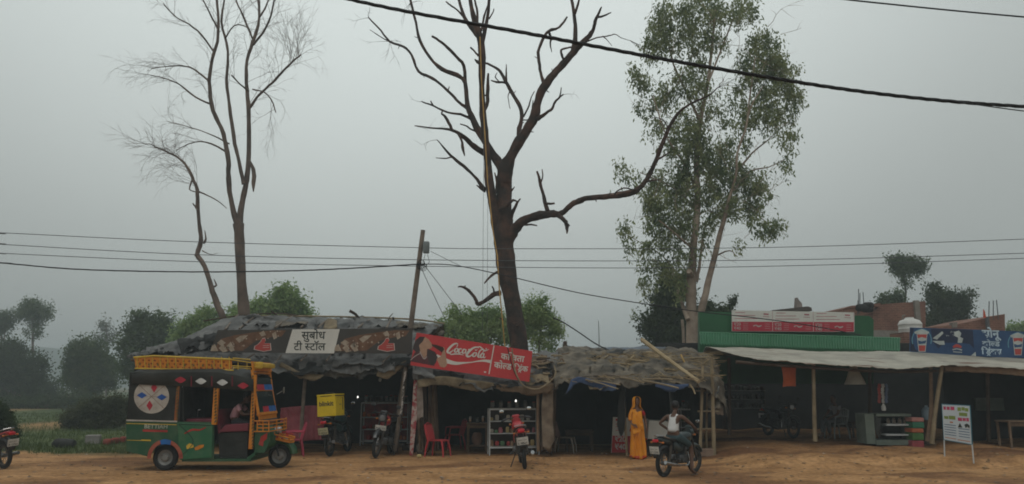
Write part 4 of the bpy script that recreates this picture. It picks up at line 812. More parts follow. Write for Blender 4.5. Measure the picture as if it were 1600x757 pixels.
# swash and script
for pts, wd in [
  ([(625, 205), (600, 197), (565, 212), (525, 250), (503, 285), (515, 302), (545, 292), (570, 268)], [8, 16, 20, 24, 24, 20, 12, 7]),
  ([(520, 300), (545, 320), (590, 315), (640, 318), (690, 330)], [8, 12, 14, 11, 3]),
  ([(615, 212), (618, 222), (605, 238)], [8, 10, 6]),
  ([(612, 250), (590, 262), (585, 288), (600, 296), (618, 280), (622, 258), (610, 250)], [10, 16, 18, 12, 14, 14, 8]),
  ([(665, 262), (648, 256), (632, 272), (632, 298), (648, 304), (668, 290)], [14, 12, 16, 18, 12, 6]),
  ([(712, 270), (692, 262), (676, 280), (676, 304), (690, 308), (708, 290)], [8, 12, 16, 16, 10, 6]), ([(716, 264), (708, 292), (714, 310), (728, 300)], [12, 15, 12, 5]),
  ([(738, 268), (756, 262)], [12, 12]),
  ([(860, 250), (835, 238), (790, 252), (745, 290), (722, 325), (735, 345), (765, 338), (792, 312)], [5, 14, 20, 26, 26, 22, 14, 7]),
  ([(835, 242), (870, 234), (905, 262), (930, 280), (975, 262)], [5, 12, 14, 12, 4]), ([(845, 262), (825, 275), (818, 262)], [6, 9, 5]),
  ([(935, 262), (945, 252), (940, 268)], [6, 10, 6]),
  ([(820, 300), (798, 310), (790, 336), (806, 346), (826, 330), (832, 306), (820, 300)], [10, 16, 18, 12, 14, 14, 8]),
  ([(905, 268), (880, 272), (862, 300), (850, 340), (862, 354), (878, 342)], [8, 14, 14, 17, 12, 5]),
  ([(880, 345), (858, 330), (842, 340), (848, 352)], [3, 6, 6, 3]),
  ([(915, 318), (898, 310), (882, 328), (882, 352), (896, 357), (914, 338)], [8, 12, 16, 16, 10, 6]), ([(922, 310), (912, 342), (920, 360), (938, 346)], [12, 15, 12, 5]),
  ([(925, 268), (905, 300), (892, 322)], [6, 10, 10])]:
    ribbon(b, crop(pts), [q / 7.27 * 1.05 for q in wd], Yc, 2 + (len(pts) % 4) * .25)
# white wave
ribbon(b, crop([(380, 325), (440, 372), (520, 405), (600, 422), (680, 418), (760, 412), (850, 398), (920, 392), (992, 402)]), [2, 7, 6.5, 5, 3, 1.6, 2, 3.5, 5], Yc, 1)
ribbon(b, crop([(918, 520), (942, 522)]), [2, 2], Yc, 1)
b.build('script_lettering', white_p, S, smooth=False, world=True)
b = B(); lettering(b, T_KAVITA, crop([(1108, 372)])[0], crop([(1370, 408)])[0], Yc, 2, .022, 1.0); lettering(b, T_COLD, crop([(1030, 470)])[0], crop([(1225, 496)])[0], Yc, 2, .022, 1.05)
lettering(b, T_DRINK, crop([(1255, 500)])[0], crop([(1412, 518)])[0], Yc, 2, .022, 1.05); b.build('lettering', white_p, S, smooth=False, world=True)
# drinking figure printed on it
skin_p = mat('print_skin', (.40, .24, .16), rough=.6, var=.1, scale=8); hair_p = mat('print_hair', (.05, .035, .035), rough=.6); shirt_p = mat('print_maroon', (.10, .03, .035), rough=.6); bottle_p = mat('print_bottle', (.05, .022, .015), rough=.5)
b = B(); flat(b, crop([(130, 300), (82, 400), (240, 430), (352, 452), (395, 340), (360, 290), (250, 240), (190, 270)]), Yc, 1); b.build('figure_shirt', shirt_p, S, smooth=False, world=True)
b = B(); flat(b, crop([(250, 122), (190, 118), (140, 160), (122, 210), (110, 260), (150, 300), (200, 270), (215, 200), (240, 170)]), Yc, 1.4); flat(b, crop([(285, 265), (350, 290), (392, 350), (370, 420), (320, 440), (280, 380), (270, 310)]), Yc, 1.4); b.build('figure_hair', hair_p, S, smooth=False, world=True)
b = B(); flat(b, crop([(248, 122), (222, 175), (180, 215), (195, 290), (240, 365), (268, 330), (272, 262), (320, 250), (335, 215), (318, 190), (290, 150)]), Yc, 1.8); flat(b, crop([(425, 250), (465, 235), (480, 300), (500, 440), (470, 470), (420, 460), (380, 370), (430, 340), (445, 300)]), Yc, 1.8); b.build('figure_skin', skin_p, S, smooth=False, world=True)
b = B(); flat(b, crop([(322, 205), (380, 212), (455, 240), (465, 265), (440, 300), (400, 270), (330, 225)]), Yc, 2.2); b.build('figure_bottle', bottle_p, S, smooth=False, world=True)
b = B(); ribbon(b, crop([(85, 385), (130, 345), (190, 310)]), [1.2, 1.2, 1.2], Yc, 2.2); ribbon(b, crop([(190, 290), (215, 340), (240, 372), (268, 345)]), [1.4, 1.4, 1.4, 1.4], Yc, 2.2); ribbon(b, crop([(248, 172), (262, 180)]), [.5, .5], Yc, 2.2); b.build('figure_trim', mat('print_pale', (.42, .36, .34), var=.05), S, smooth=False, world=True)
cable('vine', 'thin dark branch hanging down across the front of the red sign', [(793, 543, 20.68), (797, 560, 20.66), (803, 580, 20.64), (812, 598, 20.6)], .014, bark_dark, 'branch')

# ================================================================ patched-roof stall (third)
C3 = thing('thatched_stall', 'third roadside stall with a rounded roof of tarpaulin, sticks and straw', 'stall', (3.4, 20.6, 0))
sheet([[P(866, 608, 20.4), P(885, 598, 20.3), P(930, 596, 20.3), P(975, 600, 20.3), P(1030, 601, 20.3), P(1090, 606, 20.4), P(1122, 622, 20.7), P(1134, 650, 21)],
       [P(866, 585, 20.9), P(885, 574, 20.9), P(930, 574, 20.9), P(975, 576, 20.9), P(1030, 578, 20.9), P(1090, 582, 20.9), P(1118, 592, 21.1), P(1130, 612, 21.4)],
       [P(868, 553, 22.6), P(890, 550, 22.6), P(930, 552, 22.6), P(975, 553, 22.6), P(1030, 553, 22.6), P(1085, 552, 22.6), P(1108, 560, 22.6), P(1124, 580, 22.6)],
       [P(870, 548, 24.2), P(890, 544, 24.4), P(930, 545, 24.4), P(975, 547, 24.4), P(1030, 547, 24.4), P(1080, 547, 24.4), P(1102, 556, 24.2), P(1118, 574, 24)],
       [P(870, 566, 26.4), P(890, 560, 26.4), P(930, 560, 26.4), P(975, 562, 26.4), P(1030, 562, 26.4), P(1080, 564, 26.4), P(1098, 574, 26), P(1110, 590, 26)]],
      120, 12, .085, 1.4, .008, ragged=.12, name='roof', material=tarp_g, parent=C3)
xl, xr = P(868, 600, 21).x, P(1108, 600, 21).x
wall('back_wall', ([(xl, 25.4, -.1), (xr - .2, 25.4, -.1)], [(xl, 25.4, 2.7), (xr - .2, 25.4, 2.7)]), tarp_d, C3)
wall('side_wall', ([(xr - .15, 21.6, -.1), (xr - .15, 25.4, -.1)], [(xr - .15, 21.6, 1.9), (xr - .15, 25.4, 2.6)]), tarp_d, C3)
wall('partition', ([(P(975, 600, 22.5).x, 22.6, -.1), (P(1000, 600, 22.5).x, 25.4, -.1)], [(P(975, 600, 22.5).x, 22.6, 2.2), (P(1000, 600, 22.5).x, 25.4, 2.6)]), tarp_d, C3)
for k, pts in enumerate([[(980, 712), (977, 660), (974, 602)], [(1094, 704), (1096, 640), (1098, 572)], [(1116, 712), (1114, 640), (1112, 560)], [(1104, 704), (1104, 660), (1105, 605)]]): post('post', pts, 20.7 if k < 3 else 21.2, (.035, .042, .05, .03)[k], bamboo, C3)
for pts in ([(1088, 611), (1121, 611)], [(1090, 643), (1124, 643)], [(1088, 671), (1118, 670)]): post('crossbar', pts, 20.8, .02, bamboo, C3)
for k in range(22):
    rr = random.Random(200 + k); cy_ = rr.uniform(557, 602); cx = rr.uniform(885, 1095); Yk = 20.25 + (600 - cy_) * .045
    tatter(cx, cy_, rr.uniform(22, 60), rr.uniform(7, 14), Yk - .12, Yk + .4, rr.choice((mud, tarp, sack, tarp_d, tarp_g, tarp_g, sack)), C3, 200 + k)
for k in range(5): tatter(1104 + 4 * k, 585 + 13 * k, 18, 18, 20.75, 21.0, (tarp_g, mud, tarp)[k % 3], C3, 260 + k)
b = B(); rnd = random.Random(3)
for i in range(420):
    x = rnd.uniform(875, 1105); y = rnd.uniform(554, 596) if x > 900 else rnd.uniform(570, 596); Yq = 22.55 - (y - 552) * .05; l = rnd.uniform(8, 34) * (1 if x > 930 else .6)
    if abs(x - 1010) > 100 and rnd.random() < .5: continue
    dy = rnd.gauss(2, 4); p = P(x, y, Yq) + Vector((0, -.02, .06)); q = P(x + l, y + dy, Yq - dy * .05) + Vector((0, -.02, .08))
    b.tube([p, p.lerp(q, .5) + Vector((0, 0, rnd.gauss(0, .03))), q], rnd.uniform(.005, .014), 4)
tag(b.build('thatch', straw, C3, world=True), kind='stuff')
sheet([[P(960, 586, 21.1), P(1000, 588, 21), P(1050, 590, 21), P(1092, 596, 21)], [P(965, 560, 22.3), P(1000, 560, 22.3), P(1050, 562, 22.3), P(1085, 565, 22.3)]], 30, 8, .08, 1.6, .01, ragged=.1, name='straw_mat', material=mat('straw_mat', (.07, .055, .038), col2=(.2, .155, .095), rough=.95, bump=.8, bscale=22, scale=5), parent=C3)
for o in ('straw_mat',): bpy.data.objects[o].location.z += .03
sheet([[P(985, 566, 22.0), P(1010, 568, 21.9), P(1040, 572, 21.9)], [P(990, 556, 22.5), P(1010, 555, 22.5), P(1032, 558, 22.5)]], 16, 5, .06, 2, .02, name='straw_patch', material=straw, parent=C3)
bpy.data.objects['straw_patch'].location.z += .09
# blue tarpaulin pieces
sheet([[P(884, 616, 20.25), P(893, 605, 20.2), P(905, 599, 20.2), P(920, 603, 20.2), P(945, 612, 20.2), P(963, 610, 20.2)], [P(893, 594, 20.25), P(898, 591, 20.2), P(905, 589, 20.2), P(920, 592, 20.2), P(945, 597, 20.2), P(963, 599, 20.2)]], 26, 4, .04, 2, .01, ragged=.05, name='blue_flap', material=tarp_blue, parent=C3)
sheet([[P(1024, 606, 20.25), P(1045, 612, 20.2), P(1060, 610, 20.2), P(1076, 604, 20.2)], [P(1024, 597, 20.25), P(1045, 600, 20.2), P(1060, 601, 20.2), P(1076, 600, 20.2)]], 16, 3, .03, 2, .01, ragged=.05, name='blue_flap', material=tarp_blue, parent=C3)
sheet([[P(878, 549, 23.9), P(920, 550, 23.9), P(960, 551, 23.9), P(1010, 550, 23.9), P(1058, 549, 23.9)], [P(880, 540, 24.3), P(920, 545, 24.4), P(960, 544, 24.4), P(1010, 541, 24.4), P(1056, 546, 24.3)]], 30, 5, .07, 1.4, .01, name='ridge_sheet', material=mat('tarp_bluegrey', (.07, .09, .12), col2=(.16, .19, .22), rough=.6, scale=2), parent=C3, ragged=.04)
stick('long pale bamboo pole leaning down across the thatched roof', [(1003, 531), (1040, 559), (1092, 597)], 22.2, 20.2, .055, bamboo_pale, name='bamboo_pole', cat='pole')
stick('thinner bamboo lying at a low slope across the thatched roof', [(960, 562), (1020, 582), (1080, 602)], 22.0, 20.4, .03, bamboo, name='bamboo_pole', cat='pole')
stick('curved pale stick arching over the straw on the thatched roof', [(965, 592), (975, 572), (990, 556)], 21.2, 22.0, .02, bamboo_pale)
stick('yellow strip of cane hanging over the straw near the long bamboo', [(1064, 555), (1072, 572), (1078, 590)], 21.8, 21.0, .025, mat('cane_yellow', (.4, .26, .09)), name='cane')
stick('bent pale stick at the left of the thatched roof', [(918, 592), (932, 570), (950, 556)], 21.0, 22.0, .018, bamboo)
stick('frayed bamboo end hanging below the lip of the thatched roof', [(1078, 602), (1083, 608), (1086, 616)], 20.4, 20.3, .022, bamboo_pale)
for i in range(46):
    x = random.uniform(880, 1090); y = random.uniform(556, 596); l = random.uniform(18, 60); Yq = 22.4 - (y - 552) * .05; s = random.uniform(-.1, .3)
    if x + l > 1108: continue
    o = stick('thin weathered stick lying among the straw on the thatched roof', [(x, y), (x + l * .5, y + l * s * .5 - 1), (x + l, y + l * s)], Yq - .1, Yq - .1 - l * s * .04, random.uniform(.012, .026), random.choice((bamboo, wood_grey, straw)), 'sticks on the thatched roof')
stick('tall thin rod standing up behind the thatched roof ridge', [(936, 545), (936, 525), (935, 502)], 25, 25, .012, wireg, name='rod', cat='rod')
b = B(); b.lathe(P(883, 544, 24.2), [(.07, 0), (.08, .06), (.06, .12), (.07, .16), (.05, .2), (.0, .22)], 10); tag(b.build('pot', wood_d, world=True), 'small dark pot on the left end of the thatched roof ridge', 'pot')
sheet([[P(964, 664, 20.6), P(970, 684, 20.6), P(976, 672, 20.6)], [P(966, 635, 20.6), P(970, 630, 20.6), P(977, 640, 20.6)], [P(970, 604, 20.6), P(973, 602, 20.6), P(977, 604, 20.6)]], 6, 8, .04, 2, .01, name='black_cloth', material=tarp_d, ragged=.05)
tag(bpy.data.objects['black_cloth'], 'dark cloth hanging on the thin post left of the woman', 'cloth')
# ================================================================ green shop building with sheet awning
green = mat('paint_green', (.018, .085, .035), col2=(.028, .12, .05), rough=.6, scale=1.2, spec=.3)
green_l = mat('sheet_green', (.035, .15, .07), col2=(.055, .19, .10), rough=.5, scale=1.5, spec=.4)
D = thing('shop_shed', 'long open shop shed with green parapet, green sheet eave and pale awning', 'shed', (9.5, 21.5, .3))
Yg = 26.5
b = B(); b.prism([P(1093, 600, Yg), P(1093, 487, Yg), P(1142, 488, Yg), P(1358, 494, Yg), P(1365, 500, Yg), P(1365, 600, Yg)], (0, .25, 0)); b.build('parapet', green, D, world=True, smooth=False)
# corrugated green eave
b = B(); n_ = 150; vs = []
for i in range(n_ + 1):
    f_ = i / n_; xp = 1094 + 312 * f_; c_ = math.cos(i * math.pi) * .03
    top = P(xp, 520 + 9 * f_, 25.7); bot = P(xp, 538 + 11 * f_, 24.6)
    vs += [top + Vector((0, 0, c_)), bot + Vector((0, 0, c_))]
b.add(vs, [(2 * i, 2 * i + 1, 2 * i + 3, 2 * i + 2) for i in range(n_)]); b.build('green_eave', green_l, D, world=True, smooth=False, solid=.015)
b = B(); b.tube([P(1093, 521, 25.7), P(1406, 530, 25.7)], .05, 6); b.build('eave_trim', green_l, D, world=True)
# pale awning
awn = mat('awning_pale', (.23, .215, .18), col2=(.41, .385, .32), rough=.75, bump=.3, bscale=4, scale=1.0, detail=8, c2pos=(.32, .6))
aw = sheet([[P(1178, 561, 20.6), P(1230, 567, 20.5), P(1290, 571, 20.5), P(1350, 573, 20.5), P(1402, 577, 20.4), P(1455, 573, 20.4), P(1480, 572, 20.4), P(1525, 573, 20.4), P(1600, 577, 20.4), P(1690, 582, 20.4)],
       [P(1135, 551, 22.2), P(1200, 556, 22), P(1290, 560, 22), P(1350, 561, 22), P(1402, 563, 22), P(1455, 562, 22), P(1480, 563, 22), P(1525, 566, 22), P(1600, 568, 22), P(1690, 572, 22)],
       [P(1104, 543, 24.2), P(1180, 545, 24.2), P(1290, 550, 24.2), P(1350, 550, 24.2), P(1402, 550, 24.2), P(1455, 552, 24.2), P(1480, 553, 24.2), P(1525, 556, 24.2), P(1600, 560, 24.2), P(1690, 564, 24.2)],
       [P(1096, 560, 27.5), P(1180, 562, 27.5), P(1290, 563, 27.5), P(1350, 563, 27.5), P(1402, 563, 27.5), P(1455, 563, 27.5), P(1480, 563, 27.5), P(1525, 565, 27.5), P(1600, 568, 27.5), P(1690, 570, 27.5)]],
      110, 8, .045, 1.0, .015, ragged=.03, name='awning', material=awn, parent=D)
# rust streaks of the awning material live in the sheet itself
n = awn.node_tree; bs = n.nodes['Principled BSDF']; src = bs.inputs['Base Color'].links[0].from_socket
tcx = n.nodes.new('ShaderNodeTexCoord'); mp = n.nodes.new('ShaderNodeMapping'); mp.inputs['Scale'].default_value = (.5, 2.5, 2.5); n.links.new(tcx.outputs['Object'], mp.inputs[0])
nn = n.nodes.new('ShaderNodeTexNoise'); nn.inputs['Scale'].default_value = 1.6; nn.inputs['Detail'].default_value = 8; n.links.new(mp.outputs[0], nn.inputs[0])
rr_ = n.nodes.new('ShaderNodeValToRGB'); rr_.color_ramp.elements[0].position = .60; rr_.color_ramp.elements[1].position = .70; n.links.new(nn.outputs['Fac'], rr_.inputs[0])
mm = n.nodes.new('ShaderNodeMixRGB'); mm.inputs[2].default_value = (.14, .075, .05, 1); n.links.new(rr_.outputs[0], mm.inputs[0]); n.links.new(src, mm.inputs[1]); n.links.new(mm.outputs[0], bs.inputs['Base Color'])
sheet([[P(1478, 581, 20.55), P(1525, 582, 20.5), P(1600, 588, 20.5), P(1690, 593, 20.5)], [P(1475, 573, 20.55), P(1525, 573, 20.5), P(1600, 577, 20.5), P(1690, 583, 20.5)]], 40, 4, .04, 1.5, .015, ragged=.03, name='reed_mat', material=wood_m, parent=D)
x0, x1 = P(1112, 600, 21).x, P(1690, 600, 21).x
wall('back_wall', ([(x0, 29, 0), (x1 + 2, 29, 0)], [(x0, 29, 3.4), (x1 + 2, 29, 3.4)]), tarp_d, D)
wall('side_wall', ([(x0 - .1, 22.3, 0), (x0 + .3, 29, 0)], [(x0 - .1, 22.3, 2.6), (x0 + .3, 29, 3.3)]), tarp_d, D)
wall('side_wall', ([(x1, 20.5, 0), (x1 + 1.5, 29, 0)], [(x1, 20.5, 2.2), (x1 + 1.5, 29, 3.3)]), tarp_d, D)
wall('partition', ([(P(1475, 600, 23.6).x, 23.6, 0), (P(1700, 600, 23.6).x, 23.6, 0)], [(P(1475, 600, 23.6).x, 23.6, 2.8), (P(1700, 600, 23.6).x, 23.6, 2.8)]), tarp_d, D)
for k, (pts, Yq, m) in enumerate([([(1274, 690), (1272, 640), (1271, 570)], 20.9, bamboo), ([(1456, 694), (1462, 640), (1472, 572)], 20.6, bamboo), ([(1449, 690), (1455, 640), (1454, 572)], 20.8, wood_m), ([(1140, 680), (1139, 560)], 23.5, wood_d), ([(1545, 690), (1543, 582)], 21.8, wood_d), ([(1360, 680), (1359, 575)], 23, wood_d), ([(1655, 715), (1650, 580)], 20.6, bamboo)]): post('post', pts, Yq, .055, m, D)
post('purlin', [(1150, 566), (1290, 576), (1402, 581), (1500, 580), (1680, 590)], 20.75, .04, wood_d, D)
b = B(); b.prism([P(1207, 486, 28), P(1207, 485, 28), P(1262, 479, 28), P(1268, 481, 28), P(1269, 486, 28)], (0, 1.5, 0)); tag(b.build('roof_slab', mat('slab', (.10, .085, .075), rough=.9), world=True, smooth=False), 'dark tilted slab edge showing above the white and red shop banner', 'slab')
b = B(); b.prism([P(1245, 482, 28.5), P(1246, 465, 28.5), P(1249, 470, 28.5), P(1253, 474, 28.5), P(1254, 482, 28.5)], (0, .3, 0)); tag(b.build('broken_stub', mat('stub', (.26, .22, .2)), world=True, smooth=False), 'pale broken concrete stub above the shop banner', 'stub')
# triple banner
Yt = 26.3
S = thing('shop_banner', 'white and red triple price banner on the green parapet', 'banner', P(1239, 519, Yt))
panel('board', [(1143.5, 518), (1143.5, 485), (1335, 488.5), (1335, 519)], Yt, white_p, S, .02)
b = B()
for k in range(3):
    xa, xb = 1144 + 63.6 * k, 1143.7 + 63.6 * (k + 1) - .4; f0, f1 = k / 3, (k + 1) / 3
    flat(b, [(xa, 517.6 + .9 * f0), (xa, 503 + .6 * f0), (xb, 503 + .6 * f1), (xb, 517.6 + .9 * f1)], Yt, 1)
b.build('red_band', mat('band_red', (.42, .03, .05), rough=.5, var=.05), S, smooth=False, world=True)
b = B()
for k in range(3):
    x = 1144 + 63.6 * k; o = .8 * k
    for (a, c, y) in ((5, 20, 488.6), (4, 36, 493.2), (4, 41, 498)): ribbon(b, [(x + a, y + o), (x + c, y + o + .1)], [.9, .9], Yt, 1)
    ribbon(b, [(x + 49, 491 + o), (x + 57, 491.5 + o)], [2.2, 2.2], Yt, 1); ribbon(b, [(x + 48, 495 + o), (x + 58, 495.5 + o)], [.8, .8], Yt, 1)
    ribbon(b, [(x + 63, 486 + o), (x + 63, 503 + o)], [.5, .5], Yt, 1)
b.build('fine_print', mat('print_pink', (.42, .14, .16), rough=.6), S, smooth=False, world=True)
for k in range(3):
    b = B(); x = 1144 + 63.6 * k; o = .8 * k
    lettering(b, '₹20', (x + 3, 509 + o), (x + 13.5, 509 + o), Yt, 2, .02); lettering(b, '₹40', (x + 3, 515.5 + o), (x + 13.5, 515.5 + o), Yt, 2, .02)
    for y in (506, 509, 512, 515): ribbon(b, [(x + 17, y + o - .5), (x + 25, y + o - .5)], [.5, .5], Yt, 2)
    ribbon(b, [(x + 33, 510 + o), (x + 37, 508.5 + o), (x + 41, 510.5 + o), (x + 46, 509 + o)], [2.2, 1.2, 2.4, 1.6], Yt, 2)
    for y in (507, 510.5, 514): ribbon(b, [(x + 51, y + o - .5), (x + 59, y + o - .2)], [.5, .5], Yt, 2)
    b.build('lettering', mat('print_pale', (.42, .36, .34)), S, smooth=False, world=True)
# blue banner
Yp2 = 23.2
S = thing('drinks_banner', 'blue cola banner with white lettering above the awning on the right', 'banner', P(1510, 557, Yp2))
panel('board', [(1421.5, 550), (1422, 512), (1545, 516), (1680, 522), (1680, 562), (1545, 558)], Yp2, mat('banner_blue', (.016, .045, .12), col2=(.03, .08, .18), rough=.5, scale=1.3), S)
navy = mat('print_navy', (.015, .022, .055), rough=.6); ltb = mat('print_ltblue', (.12, .28, .36), rough=.5); whb = mat('print_grey', (.42, .45, .43), rough=.5)
b = B(); flat(b, [(1454, 514), (1466, 513.7), (1510, 515.5), (1520, 516), (1522, 545), (1515, 538), (1500, 536), (1476, 536), (1466, 545), (1458, 535)], Yp2, 1)
flat(b, [(1422.5, 549), (1422.5, 513), (1428, 513), (1425, 530), (1430, 546), (1436, 550)], Yp2, 1); b.build('dark_print', navy, S, smooth=False, world=True)
for dx, dy in ((0, 0), (150, 5.5)):
    b = B()
    ribbon(b, [(1440 + dx + 15 * math.cos(a) , 532 + dy + 17 * math.sin(a)) for a in [q * .35 for q in range(-10, 2)]], [1.6] * 12, Yp2, 2); b.build('ring_print', ltb, S, smooth=False, world=True)
    b = B(); flat(b, [(1432 + dx, 521 + dy), (1449 + dx, 521 + dy), (1446 + dx, 550 + dy), (1435 + dx, 550 + dy)], Yp2, 2); flat(b, [(1428 + dx, 519 + dy), (1440 + dx, 514.5 + dy), (1452 + dx, 519 + dy), (1450 + dx, 522 + dy), (1430 + dx, 522 + dy)], Yp2, 2.4); b.build('glass_print', whb, S, smooth=False, world=True)
    b = B(); flat(b, [(1433 + dx, 523 + dy), (1448 + dx, 523 + dy), (1447 + dx, 529 + dy), (1440 + dx, 527 + dy), (1434 + dx, 529 + dy)], Yp2, 3); flat(b, [(1435 + dx, 540 + dy), (1446 + dx, 540 + dy), (1445 + dx, 549 + dy), (1436 + dx, 549 + dy)], Yp2, 3); b.build('red_print', redl, S, smooth=False, world=True)
    b = B(); flat(b, [(1434 + dx, 532 + dy), (1440 + dx, 534 + dy), (1447 + dx, 532 + dy), (1446 + dx, 537 + dy), (1435 + dx, 538 + dy)], Yp2, 3); b.build('blue_print', mat('banner_blue', (0, 0, 0)), S, smooth=False, world=True)
b = B(); flat(b, [(1457, 529), (1472, 518), (1474, 521), (1464, 531)], Yp2, 2); flat(b, [(1456, 533), (1475, 533), (1476, 539), (1468, 539)], Yp2, 2); flat(b, [(1491, 519), (1498, 517), (1502, 521), (1500, 527), (1505, 529), (1503, 536), (1496, 536), (1497, 528), (1491, 525)], Yp2, 2); flat(b, [(1517, 556), (1524, 550), (1525, 557)], Yp2, 2)
for _ in range(14): x = random.uniform(1474, 1490); y = random.uniform(517, 525); flat(b, [(x, y), (x + 1.6, y + .4), (x + 1, y + 1.4)], Yp2, 2)
b.build('figure_print', whb, S, smooth=False, world=True)
b = B(); ribbon(b, [(1489, 543), (1495, 540.5), (1502, 543)], [3, 5, 3], Yp2, 2); b.build('logo_top', redl, S, smooth=False, world=True)
b = B(); ribbon(b, [(1488, 547), (1495, 545.5), (1503, 547.5)], [2, 1.6, 2], Yp2, 2.5); ribbon(b, [(1489, 550), (1503, 551)], [1.5, 1.5], Yp2, 2); b.build('logo_base', whb, S, smooth=False, world=True)
b = B(); lettering(b, T_SONU, (1535, 527.2), (1561, 528), Yp2, 2, .03); lettering(b, T_COLD, (1535, 540.6), (1562, 541.4), Yp2, 2, .03, .85); lettering(b, T_DRINKS, (1534, 553.4), (1565, 554.4), Yp2, 2, .03, 1.0); b.build('lettering', mat('print_bluewhite', (.45, .55, .62)), S, smooth=False, world=True)

# brick houses
brick = mat('brick', (.15, .07, .05), col2=(.24, .125, .085), rough=.95, bump=.3, scale=1.2)
n = brick.node_tree; bs = n.nodes['Principled BSDF']; src = bs.inputs['Base Color'].links[0].from_socket
bt = n.nodes.new('ShaderNodeTexBrick'); bt.inputs['Scale'].default_value = 1; bt.inputs['Brick Width'].default_value = .24; bt.inputs['Row Height'].default_value = .085; bt.inputs['Mortar Size'].default_value = .012
bt.inputs['Color1'].default_value = (.75, .75, .75, 1); bt.inputs['Color2'].default_value = (1.1, 1.05, 1.05, 1); bt.inputs['Mortar'].default_value = (1.3, 1.5, 1.6, 1)
tcx = n.nodes.new('ShaderNodeTexCoord'); mp = n.nodes.new('ShaderNodeMapping'); mp.inputs['Rotation'].default_value = (math.pi / 2, 0, 0); n.links.new(tcx.outputs['Object'], mp.inputs[0]); n.links.new(mp.outputs[0], bt.inputs[0])
mm = n.nodes.new('ShaderNodeMixRGB'); mm.blend_type = 'MULTIPLY'; mm.inputs[0].default_value = .9; n.links.new(src, mm.inputs[1]); n.links.new(bt.outputs[0], mm.inputs[2]); n.links.new(mm.outputs[0], bs.inputs['Base Color'])
conc = mat('concrete', (.16, .145, .125), col2=(.27, .25, .22), rough=.95, scale=1.5, bump=.3)
Yh = 36
H = thing('brick_house', 'unfinished red brick upper storey with iron rods beside the green parapet', 'house', P(1385, 640, Yh))
b = B(); b.prism([P(1364, 620, Yh), P(1364, 488, Yh), P(1376, 476, Yh), P(1400, 474, Yh), P(1446, 471, Yh), P(1447, 620, Yh)], (0, 5, 0)); b.build('wall', brick, H, world=True, smooth=False)
b = B(); b.prism([P(1318, 600, Yh + 1), P(1319, 482, Yh + 1), P(1330, 478, Yh + 1), P(1366, 477, Yh + 1), P(1366, 600, Yh + 1)], (0, 4, 0)); b.build('rear_wall', brick, H, world=True, smooth=False)
b = B(); b.box(P(1433, 490, Yh - .06), (.22, .2, 1.2)); b.build('column', conc, H, world=True, smooth=False)
b = B(); b.prism([P(1362, 516, Yh - .5), P(1362, 527, Yh - .5), P(1430, 530, Yh - .5), P(1430, 518, Yh - .5)], (0, .6, 0)); b.build('slab', conc, H, world=True, smooth=False)
b = B(); b.prism([P(1318, 483, Yh - .2), P(1330, 478, Yh - .2), P(1376, 474, Yh - .2), P(1376, 479, Yh - .2), P(1335, 482, Yh - .2)], (0, .5, 0)); b.build('coping', brick, H, world=True, smooth=False)
b = B()
for x, y0, y1 in ((1341, 490, 452), (1343, 490, 458), (1349, 488, 457), (1340, 492, 470)): b.tube([P(x, y0, Yh), P(x + .5, (y0 + y1) / 2, Yh), P(x + random.uniform(-1, 1), y1, Yh)], .02, 4)
b.build('iron_rods', wireg, H, world=True)
b = B()
for _ in range(5): b.rbox(P(1352 + random.uniform(-8, 5), 482 + random.uniform(-5, 3), Yh - .2), (.5, .4, .35), .7, 6)
b.build('rubble', tarp_d, H, world=True)
H = thing('brick_house', 'low sloping brick wall with a taller end behind the blue banner', 'house', P(1525, 640, 34))
b = B(); b.prism([P(1448, 620, 34), P(1450, 512, 34), P(1490, 508, 34), P(1520, 502, 34), P(1545, 496, 34), P(1570, 491, 34), P(1572, 620, 34)], (0, 4, 0)); b.build('wall', brick, H, world=True, smooth=False)
b = B(); b.prism([P(1489, 512, 33.9), P(1489, 504, 33.9), P(1496, 504, 33.9), P(1496, 512, 33.9)], (0, .3, 0)); b.build('pier', conc, H, world=True, smooth=False)
b = B()
for x, y1, d in ((1545, 471, .5), (1552, 470, 0), (1560, 469, -3)): b.tube([P(x, 500, 34), P(x + d * .5, 485, 34), P(x + d, y1, 34)], .02, 4)
b.tube([P(1544, 515, 33.85), P(1542, 496, 33.85)], .08, 6); b.build('iron_rods', wireg, H, world=True)
b = B(); b.prism([P(1536.5, 497, 33.5), P(1536.5, 483, 33.5), P(1539, 487, 33.5), P(1541, 497, 33.5)], (0, .02, 0)); tag(b.build('flag', mat('flag_orange', (.5, .08, .03)), world=True, smooth=False), 'small orange pennant standing behind the blue banner', 'flag')
T = thing('water_tank', 'white plastic water tank standing left of the blue banner', 'tank', P(1423, 520, 30))
r_ = 17.5 * 30 / F; z_ = 22 * 30 / F
b = B(); b.lathe(P(1423, 520, 30), [(r_ * .97, 0), (r_ * .97, z_ * .2), (r_ * 1.0, z_ * .24), (r_ * .96, z_ * .3), (r_ * .96, z_ * .5), (r_ * 1.0, z_ * .56), (r_ * .95, z_ * .66), (r_ * .8, z_ * .84), (r_ * .4, z_ * .97), (.16, z_ * 1.0), (.15, z_ * 1.06), (.02, z_ * 1.08)], 28); b.build('tank_body', mat('tank_white', (.55, .54, .51), rough=.5, var=.06), T, world=True)
b = B(); c = P(1411, 500, 29.6); b.tube([c, c + Vector((0, 0, .15)), c + Vector((.1, 0, .17))], .03, 6); b.build('pipe', conc, T, world=True)
b = B(); c = P(1423, 520, 30); b.box(c - Vector((0, 0, 1.8)), (1.1, 1.1, 3.56)); b.build('plinth', brick, T, world=True, smooth=False)

